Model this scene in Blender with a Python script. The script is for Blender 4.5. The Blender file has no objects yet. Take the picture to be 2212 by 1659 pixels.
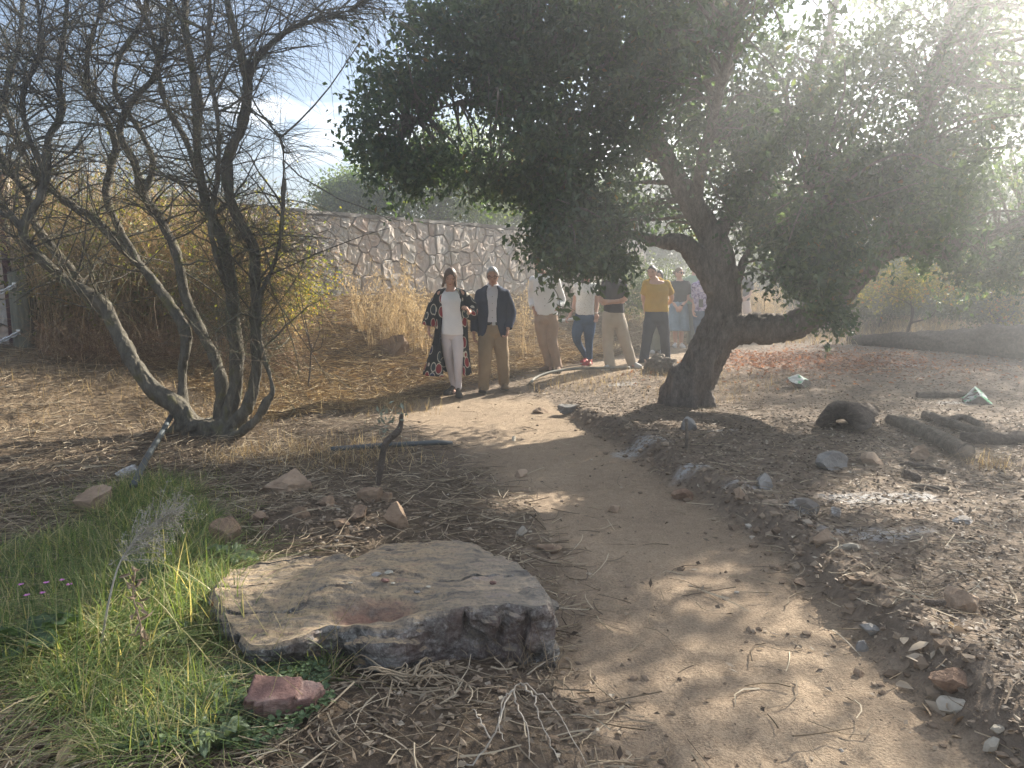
import bpy, math, random
import numpy as np
from mathutils import Vector, Matrix

# ------------------------------------------------------------------ camera, sky, sun, exposure
sc = bpy.context.scene
COL = sc.collection
CAMZ, PITCH, F, CX, CY = 1.6, math.radians(8.0), 1661.0, 1106.0, 829.5
cam_d = bpy.data.cameras.new('camera')
cam = bpy.data.objects.new('camera', cam_d)
COL.objects.link(cam)
cam.location = (0, 0, CAMZ)
cam.rotation_euler = (math.radians(90) - PITCH, 0, 0)
cam_d.sensor_width = 36.0
cam_d.lens = 36.0 * F / 2212.0
cam_d.clip_start = 0.05
cam_d.clip_end = 2000
sc.camera = cam

SUN_EL, SUN_AZ = math.radians(30), math.radians(41)      # azimuth measured from +Y towards +X
world = bpy.data.worlds.new('World')
sc.world = world
world.use_nodes = True
wn, wl = world.node_tree.nodes, world.node_tree.links
wn.clear()
w_out = wn.new('ShaderNodeOutputWorld')
w_bg = wn.new('ShaderNodeBackground')
w_sky = wn.new('ShaderNodeTexSky')
w_sky.sky_type = 'NISHITA'
w_sky.sun_disc = False
w_sky.sun_elevation = SUN_EL
w_sky.sun_rotation = SUN_AZ
w_sky.air_density = 1.0
w_sky.dust_density = 0.6
w_sky.ozone_density = 2.6
w_bg.inputs['Strength'].default_value = 0.050
# broken white clouds; spread over the unseen sky and brightened to fill the shade
w_tc = wn.new('ShaderNodeTexCoord')
w_map = wn.new('ShaderNodeMapping')
w_map.inputs['Scale'].default_value = (1.5, 1.5, 4.2)
w_map.inputs['Location'].default_value = (7.7, 3.3, 0.6)
w_noise = wn.new('ShaderNodeTexNoise')
w_noise.inputs['Scale'].default_value = 2.2
w_noise.inputs['Detail'].default_value = 7
w_noise.inputs['Roughness'].default_value = 0.55
w_ramp = wn.new('ShaderNodeValToRGB')
w_ramp.color_ramp.elements[0].position = 0.53
w_ramp.color_ramp.elements[1].position = 0.67
w_sep = wn.new('ShaderNodeSeparateXYZ')
w_low = wn.new('ShaderNodeMapRange')
w_low.inputs['From Min'].default_value = 0.0
w_low.inputs['From Max'].default_value = 0.9
w_low.inputs['To Min'].default_value = 0.95
w_low.inputs['To Max'].default_value = 0.8
w_mul = wn.new('ShaderNodeMath'); w_mul.operation = 'MULTIPLY'
w_mix = wn.new('ShaderNodeMix'); w_mix.data_type = 'RGBA'
w_mix.inputs['B'].default_value = (25.0, 25.0, 25.2, 1)
wl.new(w_tc.outputs['Generated'], w_map.inputs['Vector'])
wl.new(w_map.outputs['Vector'], w_noise.inputs['Vector'])
wl.new(w_noise.outputs['Fac'], w_ramp.inputs['Fac'])
wl.new(w_tc.outputs['Generated'], w_sep.inputs['Vector'])
wl.new(w_sep.outputs['Z'], w_low.inputs['Value'])
wl.new(w_ramp.outputs['Color'], w_mul.inputs[0])
wl.new(w_low.outputs['Result'], w_mul.inputs[1])
wl.new(w_mul.outputs['Value'], w_mix.inputs['Factor'])
wl.new(w_sky.outputs['Color'], w_mix.inputs['A'])
wl.new(w_mix.outputs['Result'], w_bg.inputs['Color'])
wl.new(w_bg.outputs['Background'], w_out.inputs['Surface'])

SUN_DIR = Vector((math.sin(SUN_AZ) * math.cos(SUN_EL), math.cos(SUN_AZ) * math.cos(SUN_EL), math.sin(SUN_EL)))
sun_d = bpy.data.lights.new('sun', 'SUN')
sun_d.energy = 5.0
sun_d.angle = math.radians(0.53)
sun_d.color = (1.0, 0.93, 0.82)
sun = bpy.data.objects.new('sun', sun_d)
COL.objects.link(sun)
sun.rotation_euler = (-SUN_DIR).to_track_quat('-Z', 'Y').to_euler()
sun.location = SUN_DIR * 60

vs = sc.view_settings
vs.view_transform = 'Standard'
vs.look = 'None'
vs.gamma = 1.0
vs.use_curve_mapping = False
vs.exposure = 1.85
sc.render.engine = 'CYCLES'
sc.cycles.max_bounces = 6
sc.cycles.diffuse_bounces = 4
sc.cycles.glossy_bounces = 2
sc.cycles.transmission_bounces = 4
sc.cycles.transparent_max_bounces = 6
sc.cycles.volume_bounces = 0
sc.cycles.use_denoising = True
sc.cycles.use_adaptive_sampling = False
sc.cycles.sample_clamp_indirect = 1.5

GLARE_HAZE_DENSITY = 0.0145
GLARE_HAZE_ANISO = 0.78

# ------------------------------------------------------------------ numbers and noise
rng = np.random.default_rng(7)
random.seed(7)


def sstep(a, b, x):
    t = np.clip((np.asarray(x, float) - a) / (b - a), 0, 1)
    return t * t * (3 - 2 * t)


def _hash(ix, iy, iz, seed):
    with np.errstate(over='ignore'):
        h = (ix.astype(np.int64) * 374761393 + iy.astype(np.int64) * 668265263 + iz.astype(np.int64) * 2147483029 + seed * 974634777) & 0xffffffff
        h = ((h ^ (h >> 13)) * 1274126177) & 0xffffffff
        h = ((h ^ (h >> 16)) * 2246822519) & 0xffffffff
        h = h ^ (h >> 15)
    return h.astype(float) / 4294967296.0


def noise3(p, seed=0):
    p = np.asarray(p, float)
    i = np.floor(p)
    f = p - i
    f = f * f * (3 - 2 * f)
    i = i.astype(np.int64)
    out = 0
    for dx in (0, 1):
        for dy in (0, 1):
            for dz in (0, 1):
                w = (f[..., 0] if dx else 1 - f[..., 0]) * (f[..., 1] if dy else 1 - f[..., 1]) * (f[..., 2] if dz else 1 - f[..., 2])
                out = out + w * _hash(i[..., 0] + dx, i[..., 1] + dy, i[..., 2] + dz, seed)
    return out


def fbm(p, octs=4, seed=0, gain=0.5):
    p = np.asarray(p, float)
    a, s, n = 1.0, 0.0, 0.0
    for o in range(octs):
        s = s + a * (noise3(p * (2.0 ** o), seed + o) - 0.5)
        n += a
        a *= gain
    return s / n * 2


def fbm2(x, y, octs=4, seed=0, gain=0.5):
    return fbm(np.stack([x, y, np.full_like(np.asarray(x, float), 0.37)], -1), octs, seed, gain)


# ------------------------------------------------------------------ from the photograph's pixels (2212 wide) to places on the ground
SP, CP = math.sin(PITCH), math.cos(PITCH)


def ray(px, py):
    xc, yc = (px - CX) / F, -(py - CY) / F
    return np.array([xc, CP + yc * SP, -SP + yc * CP])


def at(px, py, Y):
    d = ray(px, py)
    return np.array([0, 0, CAMZ]) + d * (Y / d[1])


def flat(px, py, z=0.0):
    d = ray(px, py)
    return np.array([0, 0, CAMZ]) + d * ((z - CAMZ) / d[2])


WALL0 = np.array([-3.96, 13.0])
WU = np.array([0.603, 0.798])
WU /= np.linalg.norm(WU)
WN = np.array([WU[1], -WU[0]])                 # from the wall towards the camera
EDGE = np.array([flat(*p)[:2] for p in ((1195, 872), (1240, 910), (1340, 965), (1430, 1030), (1510, 1085), (1610, 1150), (1700, 1215), (1775, 1300),
                                         (1880, 1395), (1985, 1490), (2060, 1570), (2130, 1655))] + [(2.1, 1.2), (2.4, 0.0), (3.0, -6.0)])
LEDGE = np.array([flat(*p)[:2] for p in ((850, 880), (900, 930), (1010, 985), (1110, 1080), (1170, 1180), (1195, 1290), (1205, 1400), (1260, 1530), (1300, 1655))] +
                 [(0.2, 1.0), (0.0, 0.0), (-0.5, -6.0)])


def seg_dist(x, y, poly):
    """distance to a polyline and the side of it (positive on the right hand of travel towards the camera is negative here)"""
    best = np.full(np.shape(x), 1e9)
    side = np.zeros(np.shape(x))
    for a, b in zip(poly[:-1], poly[1:]):
        d = b - a
        L2 = d @ d
        t = np.clip(((x - a[0]) * d[0] + (y - a[1]) * d[1]) / L2, 0, 1)
        ex, ey = x - a[0] - t * d[0], y - a[1] - t * d[1]
        dd = np.hypot(ex, ey)
        sd = d[0] * (y - a[1]) - d[1] * (x - a[0])
        m = dd < best
        best = np.where(m, dd, best)
        side = np.where(m, np.sign(sd), side)
    return best, side


def wall_coords(x, y):
    rx, ry = x - WALL0[0], y - WALL0[1]
    return rx * WU[0] + ry * WU[1], rx * WN[0] + ry * WN[1]


def path_mask(x, y):
    x = np.asarray(x, float); y = np.asarray(y, float)
    n = 0.10 * fbm2(x * 3.0, y * 3.0, 3, 31)
    dR, sR = seg_dist(x, y, EDGE)
    dL, sL = seg_dist(x, y, LEDGE)
    right = dR * sR + n                 # >0 right of the path's edge
    left = -dL * sL + n * 2.0           # >0 left of the path
    near = 1 - sstep(-0.05, 0.05, right)
    near = near * (1 - sstep(-0.25, 0.15, left))
    near = near * (1 - sstep(9.6, 10.4, y + n))
    t, s = wall_coords(x, y)
    far = sstep(2.9, 3.4, s + n * 2) * (1 - sstep(4.9, 5.5, s + n * 2)) * sstep(0.9, 1.6, t) * sstep(9.0, 9.6, y)
    return np.clip(np.maximum(near, far), 0, 1), right, left


_fr = np.random.default_rng(77)
PRINTS = []
for _k in range(48):                      # boot prints pressed into the path: x, y, heading
    _y = 2.1 + 6.0 * _fr.random() ** 1.3
    _xr, _xl = np.interp(-_y, -EDGE[:, 1], EDGE[:, 0]), np.interp(-_y, -LEDGE[:, 1], LEDGE[:, 0])
    PRINTS.append((_xl + (_xr - _xl) * (.12 + .76 * _fr.random()), _y, 0.35 + 0.35 * _fr.normal() + (_xr - 1.0) * -.25))


def H(x, y, rough=True):
    x = np.asarray(x, float); y = np.asarray(y, float)
    t, s = wall_coords(x, y)
    bank = (0.78 + 0.27 * sstep(-4, -0.5, t)) * (1 - sstep(0.0, 4.3, s)) * (1 - 0.6 * sstep(16, 30, t))
    rise = 0.12 * sstep(9.5, 12.5, y) + 0.25 * sstep(16, 30, y)
    pm, right, left = path_mask(x, y)
    fade = 1 - sstep(8.0, 10.0, y)
    lip = (0.11 * sstep(-0.06, 0.16, right) + 0.05 * np.exp(-((right - 0.22) / 0.13) ** 2)) * fade * (1 - 0.5 * sstep(1.0, 3.0, right))
    lm = 0.05 * sstep(-0.1, 0.35, left) * fade
    h = bank + rise + lip + lm
    # heap of dug earth behind the boulder
    h = h + 0.14 * np.exp(-(((x + 1.15) / 0.75) ** 2 + ((y - 4.6) / 0.55) ** 2)) + 0.06 * np.exp(-(((x + 0.25) / 0.6) ** 2 + ((y - 2.45) / 0.35) ** 2))
    for fx_, fy_, fa_ in PRINTS if rough and np.size(x) > 1 else ():
        dx_, dy_ = x - fx_, y - fy_
        u_, v_ = dx_ * math.cos(fa_) + dy_ * math.sin(fa_), -dx_ * math.sin(fa_) + dy_ * math.cos(fa_)
        e_ = np.hypot(u_ / .062, v_ / .155)
        h = h + pm * (-.007 * sstep(1.15, .55, e_) + .002 * np.exp(-((e_ - 1.2) / .2) ** 2))
    if rough:
        off = 1 - pm
        h = h + (0.05 * fbm2(x * 0.9, y * 0.9, 3, 3) + 0.016 * fbm2(x * 6, y * 6, 3, 5)) * (0.45 + 0.55 * off)
        h = h + 0.010 * fbm2(x * 16, y * 16, 3, 8) * (0.5 + 0.5 * off)
        crumble = np.exp(-((right - 0.16) / 0.16) ** 2) * fade + np.exp(-(((x + 1.05) / 0.7) ** 2 + ((y - 4.5) / 0.5) ** 2))
        h = h + 0.030 * fbm2(x * 11, y * 11, 4, 12, 0.6) * crumble
    return h


def gz(x, y):
    return float(H(np.array([x]), np.array([y]))[0])


def gnd(px, py):
    d = ray(px, py)
    ts = np.linspace(1.5, 60, 1500)
    P = np.array([0, 0, CAMZ])[None] + d[None] * ts[:, None]
    below = P[:, 2] < H(P[:, 0], P[:, 1])
    k = int(np.argmax(below)) if below.any() else len(ts) - 1
    lo, hi = ts[max(k - 1, 0)], ts[k]
    for _ in range(14):
        m = (lo + hi) / 2
        p = np.array([0, 0, CAMZ]) + d * m
        if p[2] < gz(p[0], p[1]):
            hi = m
        else:
            lo = m
    return np.array([0, 0, CAMZ]) + d * hi


# ------------------------------------------------------------------ objects
def tag(o, label=None, cat=None, group=None, kind=None):
    if label: o['label'] = label
    if cat: o['category'] = cat
    if group: o['group'] = group
    if kind: o['kind'] = kind
    return o


def thing(name, label, cat, loc=(0, 0, 0), group=None, rz=0.0):
    o = bpy.data.objects.new(name, None)
    COL.objects.link(o)
    o.empty_display_size = 0.2
    o.location = [float(v) for v in loc]
    o.rotation_euler = (0, 0, rz)
    return tag(o, label, cat, group)


def root_loc(o):
    while o.parent is not None:
        o = o.parent
    return np.array(o.location)


def mobj(name, mesh, mats, parent=None, loc=None):
    if isinstance(mesh, MB):
        mesh = mesh.mesh(name)
    if not isinstance(mats, (list, tuple)):
        mats = [mats]
    for m in mats:
        mesh.materials.append(m)
    o = bpy.data.objects.new(name, mesh)
    COL.objects.link(o)
    if parent is not None:
        o.parent = parent
    if loc is not None:
        o.location = [float(v) for v in loc]
    return o


def mesh_arrays(name, V, faces, smooth=True, mi=None):
    """faces: list of (M,k) index arrays"""
    me = bpy.data.meshes.new(name)
    V = np.ascontiguousarray(V, np.float32).reshape(-1, 3)
    faces = [np.asarray(f, np.int32) for f in faces if len(f)]
    me.vertices.add(len(V))
    me.vertices.foreach_set('co', V.ravel())
    loops = np.concatenate([f.ravel() for f in faces])
    tot = np.concatenate([np.full(len(f), f.shape[1], np.int32) for f in faces])
    start = np.concatenate([[0], np.cumsum(tot)[:-1]]).astype(np.int32)
    me.loops.add(len(loops))
    me.loops.foreach_set('vertex_index', loops)
    me.polygons.add(len(tot))
    me.polygons.foreach_set('loop_start', start)
    me.polygons.foreach_set('loop_total', tot)
    if mi is not None:
        me.polygons.foreach_set('material_index', np.concatenate(mi).astype(np.int32))
    me.polygons.foreach_set('use_smooth', np.full(len(tot), bool(smooth)))
    me.update(calc_edges=True)
    return me


class MB:
    """collects shapes for one mesh"""

    def __init__(self):
        self.V, self.Fq, self.n, self.mi = [], [], 0, []

    def add(self, V, faces, mat=0):
        V = np.asarray(V, float).reshape(-1, 3)
        for f in faces:
            f = np.asarray(f, np.int64)
            if len(f):
                self.Fq.append(f + self.n)
                self.mi.append(np.full(len(f), mat))
        self.V.append(V)
        self.n += len(V)
        return self

    def mesh(self, name, smooth=True, off=None):
        V = np.concatenate(self.V)
        if off is not None:
            V = V - np.asarray(off)[None]
        # group faces by size while keeping material indices
        return mesh_arrays(name, V, self.Fq, smooth, self.mi)

    # shapes
    def grid(self, P, close_u=False, close_v=False, mat=0):
        P = np.asarray(P, float)
        nu, nv = P.shape[:2]
        idx = np.arange(nu * nv).reshape(nu, nv)
        a = idx if close_u else idx[:-1]
        u1 = np.roll(idx, -1, 0) if close_u else idx[1:]
        a_, b_ = a, u1
        if close_v:
            q = np.stack([a_, np.roll(a_, -1, 1), np.roll(b_, -1, 1), b_], -1)
        else:
            q = np.stack([a_[:, :-1], a_[:, 1:], b_[:, 1:], b_[:, :-1]], -1)
        return self.add(P, [q.reshape(-1, 4)], mat)

    def loft(self, rings, mat=0, caps=True):
        """rings: (K,S,3), closed round; ends capped by fans"""
        R = np.asarray(rings, float)
        K, S = R.shape[:2]
        V = R.reshape(-1, 3)
        idx = np.arange(K * S).reshape(K, S)
        q = np.stack([idx[:-1], np.roll(idx[:-1], -1, 1), np.roll(idx[1:], -1, 1), idx[1:]], -1).reshape(-1, 4)
        fs = [q]
        if caps:
            c0, c1 = R[0].mean(0), R[-1].mean(0)
            V = np.concatenate([V, c0[None], c1[None]])
            n = K * S
            t0 = np.stack([np.roll(idx[0], -1), idx[0], np.full(S, n)], -1)
            t1 = np.stack([idx[-1], np.roll(idx[-1], -1), np.full(S, n + 1)], -1)
            fs += [t0, t1]
        return self.add(V, fs, mat)

    def tube(self, pts, rad, sides=8, mat=0, round_ends=False, flat=None):
        P = np.asarray(pts, float)
        R = np.asarray(rad, float) * np.ones(len(P))
        if round_ends:
            d0 = P[0] - P[1]; d0 /= np.linalg.norm(d0) + 1e-9
            d1 = P[-1] - P[-2]; d1 /= np.linalg.norm(d1) + 1e-9
            P = np.concatenate([[P[0] + d0 * R[0], P[0] + d0 * R[0] * 0.75], P, [P[-1] + d1 * R[-1] * 0.75, P[-1] + d1 * R[-1]]])
            R = np.concatenate([[R[0] * 0.15, R[0] * 0.66], R, [R[-1] * 0.66, R[-1] * 0.15]])
        rings = sweep(P, R, sides, flat)
        return self.loft(rings, mat)

    def ellipsoid(self, c, r, rot=None, nu=14, nv=10, mat=0):
        u = np.linspace(0, 2 * np.pi, nu, endpoint=False)
        v = np.linspace(0.02, np.pi - 0.02, nv)
        P = np.stack([np.sin(v)[:, None] * np.cos(u)[None], np.sin(v)[:, None] * np.sin(u)[None], np.cos(v)[:, None] * np.ones_like(u)[None]], -1)
        P = P * np.asarray(r, float)
        if rot is not None:
            P = P @ np.asarray(rot).T
        return self.loft(P[::-1] + np.asarray(c, float), mat)

    def box(self, c, s, rot=None, mat=0):
        x, y, z = [v / 2 for v in s]
        V = np.array([(-x, -y, -z), (x, -y, -z), (x, y, -z), (-x, y, -z), (-x, -y, z), (x, -y, z), (x, y, z), (-x, y, z)], float)
        if rot is not None:
            V = V @ np.asarray(rot).T
        return self.add(V + np.asarray(c, float), [np.array([(0, 3, 2, 1), (4, 5, 6, 7), (0, 1, 5, 4), (1, 2, 6, 5), (2, 3, 7, 6), (3, 0, 4, 7)])], mat)


def sweep(P, R, S, flat=None):
    """rings of a tube along P by parallel transport; flat scales the second axis"""
    T = np.gradient(P, axis=0)
    T /= np.linalg.norm(T, axis=1)[:, None] + 1e-9
    n = np.cross(T[0], (0, 0, 1.0))
    if np.linalg.norm(n) < 0.2:
        n = np.cross(T[0], (0, 1.0, 0))
    n /= np.linalg.norm(n)
    a = np.linspace(0, 2 * np.pi, S, endpoint=False)
    out = np.zeros((len(P), S, 3))
    for k in range(len(P)):
        n = n - T[k] * (n @ T[k])
        n /= np.linalg.norm(n) + 1e-9
        b = np.cross(T[k], n)
        f = 1.0 if flat is None else flat
        out[k] = P[k] + R[k] * (np.cos(a)[:, None] * n + f * np.sin(a)[:, None] * b)
    return out


def batch_tubes(P, R, S=3):
    """many thin tubes at once: P (N,K,3), R (N,K) -> verts, quads"""
    N, K = P.shape[:2]
    T = np.gradient(P, axis=1)
    T /= np.linalg.norm(T, axis=2)[..., None] + 1e-9
    ref = rng.normal(size=(N, 1, 3))
    n = np.cross(T, ref)
    n /= np.linalg.norm(n, axis=2)[..., None] + 1e-9
    b = np.cross(T, n)
    a = np.linspace(0, 2 * np.pi, S, endpoint=False)
    V = P[:, :, None] + R[:, :, None, None] * (np.cos(a)[None, None, :, None] * n[:, :, None] + np.sin(a)[None, None, :, None] * b[:, :, None])
    idx = np.arange(N * K * S).reshape(N, K, S)
    q = np.stack([idx[:, :-1], np.roll(idx[:, :-1], -1, 2), np.roll(idx[:, 1:], -1, 2), idx[:, 1:]], -1)
    return V.reshape(-1, 3), q.reshape(-1, 4)


def unit(v):
    return v / (np.linalg.norm(v, axis=-1, keepdims=True) + 1e-9)


def leaf_arrays(P, D, Nn, L, Wd, fold=0.25, six=False, curl=0.0):
    """leaf blades folded along the midrib; P base, D direction, Nn normal"""
    D = unit(D)
    side = unit(np.cross(D, Nn))
    up = np.cross(side, D)
    L = np.asarray(L)[:, None]; Wd = np.asarray(Wd)[:, None]
    N = len(P)
    if not six:
        b = P
        t = P + D * L - up * L * curl
        m = P + D * L * 0.48
        l = m + side * Wd * 0.5 + up * Wd * fold
        r = m - side * Wd * 0.5 + up * Wd * fold
        V = np.stack([b, l, t, r], 1).reshape(-1, 3)
        i = np.arange(N)[:, None] * 4
        return V, [np.concatenate([i + np.array([[0, 2, 1]]), i + np.array([[0, 3, 2]])])]
    b = P
    t = P + D * L - up * L * curl
    m1 = P + D * L * 0.3
    m2 = P + D * L * 0.68 - up * L * curl * 0.4
    k1, k2 = 0.5, 0.42
    V = np.stack([b, m1 + side * Wd * k1 + up * Wd * fold, m2 + side * Wd * k2 + up * Wd * fold, t, m2 - side * Wd * k2 + up * Wd * fold, m1 - side * Wd * k1 + up * Wd * fold, m1, m2], 1).reshape(-1, 3)
    i = np.arange(N)[:, None] * 8
    tri = [np.concatenate([i + np.array([[0, 6, 1]]), i + np.array([[0, 5, 6]]), i + np.array([[2, 7, 3]]), i + np.array([[7, 4, 3]])]),
           np.concatenate([i + np.array([[1, 6, 7, 2]]), i + np.array([[6, 5, 4, 7]])])]
    return V, tri


def fuse(mb, voxel=0.012, smooth=2, name='fused'):
    """one continuous skin round overlapping closed shapes"""
    me = mb.mesh(name) if isinstance(mb, MB) else mb
    o = bpy.data.objects.new(name, me)
    COL.objects.link(o)
    m = o.modifiers.new('r', 'REMESH')
    m.mode = 'VOXEL'
    m.voxel_size = voxel
    m.use_smooth_shade = True
    if smooth:
        m2 = o.modifiers.new('s', 'SMOOTH')
        m2.iterations = smooth
        m2.factor = 0.5
    dg = bpy.context.evaluated_depsgraph_get()
    out = bpy.data.meshes.new_from_object(o.evaluated_get(dg))
    bpy.data.objects.remove(o)
    bpy.data.meshes.remove(me)
    out.polygons.foreach_set('use_smooth', np.full(len(out.polygons), True))
    return out


def get_co(me):
    a = np.empty(len(me.vertices) * 3, np.float32)
    me.vertices.foreach_get('co', a)
    return a.reshape(-1, 3).astype(float)


def get_no(me):
    a = np.empty(len(me.vertices) * 3, np.float32)
    me.vertex_normals.foreach_get('vector', a)
    return a.reshape(-1, 3).astype(float)


def set_co(me, V):
    me.vertices.foreach_set('co', np.ascontiguousarray(V, np.float32).ravel())
    me.update()


def mesh_parts(me):
    """verts and faces of a mesh for adding to an MB"""
    V = get_co(me)
    f3, f4 = [], []
    for p in me.polygons:
        (f4 if len(p.vertices) == 4 else f3).append(tuple(p.vertices))
    return V, [np.array(f) for f in (f3, f4) if f]


# ------------------------------------------------------------------ materials
class NT:
    def __init__(self, name):
        self.m = bpy.data.materials.new(name)
        self.m.use_nodes = True
        self.t = self.m.node_tree
        self.t.nodes.clear()
        self.out = self.t.nodes.new('ShaderNodeOutputMaterial')

    def n(self, typ, **kw):
        nd = self.t.nodes.new('ShaderNode' + typ)
        for k, v in kw.items():
            if k.startswith('in_'):
                key = k[3:]
                key = int(key) if key.isdigit() else key.replace('_', ' ')
                nd.inputs[key].default_value = v
            else:
                setattr(nd, k, v)
        return nd

    def l(self, a, b):
        self.t.links.new(a, b)

    def ramp(self, fac, stops, interp='LINEAR'):
        r = self.n('ValToRGB')
        r.color_ramp.interpolation = interp
        e = r.color_ramp.elements
        while len(e) < len(stops):
            e.new(0.5)
        for el, (p, c) in zip(e, stops):
            el.position = p
            el.color = (c[0], c[1], c[2], 1) if len(c) == 3 else c
        self.l(fac, r.inputs['Fac'])
        return r.outputs['Color']

    def mix(self, fac, a, b, blend='MIX'):
        m = self.n('Mix', data_type='RGBA', blend_type=blend)
        for s, v in (('Factor', fac), ('A', a), ('B', b)):
            if isinstance(v, (int, float)):
                m.inputs[s].default_value = v
            elif isinstance(v, (tuple, list)):
                m.inputs[s].default_value = (v[0], v[1], v[2], 1)
            else:
                self.l(v, m.inputs[s])
        return m.outputs['Result']

    def math(self, op, a, b=None):
        m = self.n('Math', operation=op)
        for i, v in enumerate((a, b)):
            if v is None: continue
            if isinstance(v, (int, float)): m.inputs[i].default_value = v
            else: self.l(v, m.inputs[i])
        return m.outputs['Value']

    def coords(self, scale=(1, 1, 1), world=False, per_object=True):
        if world:
            src = self.n('NewGeometry').outputs['Position']
        else:
            src = self.n('TexCoord').outputs['Object']
            if per_object:
                oi = self.n('ObjectInfo')
                add = self.n('VectorMath', operation='MULTIPLY_ADD')
                comb = self.n('CombineXYZ')
                for k in range(3): self.l(oi.outputs['Random'], comb.inputs[k])
                self.l(comb.outputs['Vector'], add.inputs[0])
                add.inputs[1].default_value = (37.0, 11.0, 53.0)
                self.l(src, add.inputs[2])
                src = add.outputs['Vector']
        mp = self.n('Mapping')
        mp.inputs['Scale'].default_value = scale
        self.l(src, mp.inputs['Vector'])
        return mp.outputs['Vector']

    def noise(self, vec, scale, detail=4, rough=0.55, out='Fac'):
        nd = self.n('TexNoise', in_Scale=scale, in_Detail=detail, in_Roughness=rough)
        self.l(vec, nd.inputs['Vector'])
        return nd.outputs[out]

    def finish(self, color, rough=0.8, bump=None, bump_str=0.3, bump_dist=0.01, spec=0.3, translucent=None, **kw):
        p = self.n('BsdfPrincipled')
        if isinstance(color, (tuple, list)):
            p.inputs['Base Color'].default_value = (color[0], color[1], color[2], 1)
        else:
            self.l(color, p.inputs['Base Color'])
        if isinstance(rough, (int, float)):
            p.inputs['Roughness'].default_value = rough
        else:
            self.l(rough, p.inputs['Roughness'])
        p.inputs['Specular IOR Level'].default_value = spec
        for k, v in kw.items():
            p.inputs[k.replace('_', ' ')].default_value = v
        if bump is not None:
            b = self.n('Bump', in_Strength=bump_str, in_Distance=bump_dist)
            self.l(bump, b.inputs['Height'])
            self.l(b.outputs['Normal'], p.inputs['Normal'])
        sh = p.outputs['BSDF']
        if translucent is not None:
            tcol, fac = translucent
            tr = self.n('BsdfTranslucent')
            if isinstance(tcol, (tuple, list)): tr.inputs['Color'].default_value = (*tcol[:3], 1)
            else: self.l(tcol, tr.inputs['Color'])
            mx = self.n('MixShader', in_Fac=fac)
            self.l(sh, mx.inputs[1]); self.l(tr.outputs['BSDF'], mx.inputs[2])
            sh = mx.outputs['Shader']
        self.l(sh, self.out.inputs['Surface'])
        return self.m


def m_noise(name, stops, scale=8.0, detail=5, rough=0.85, bump=0.4, bscale=None, bdist=0.01, stretch=(1, 1, 1), spec=0.25, **kw):
    t = NT(name)
    v = t.coords(stretch)
    c = t.ramp(t.noise(v, scale, detail, 0.6), stops)
    b = t.noise(v, bscale or scale * 3, 5, 0.65)
    return t.finish(c, rough, b, bump, bdist, spec, **kw)


def m_leaf(name, stops, trans, tfac=0.35, rough=0.5, spec=0.35):
    """one colour per leaf"""
    t = NT(name)
    g = t.n('NewGeometry')
    c = t.ramp(g.outputs['Random Per Island'], stops)
    tc = t.mix(1.0, c, trans, 'MULTIPLY')
    return t.finish(c, rough, spec=spec, translucent=(tc, tfac))


def m_island(name, stops, rough=0.9, spec=0.15, tfac=0.0, trans=(1, 1, 1)):
    t = NT(name)
    g = t.n('NewGeometry')
    c = t.ramp(g.outputs['Random Per Island'], stops)
    if tfac:
        return t.finish(c, rough, spec=spec, translucent=(t.mix(1.0, c, trans, 'MULTIPLY'), tfac))
    return t.finish(c, rough, spec=spec)

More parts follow.
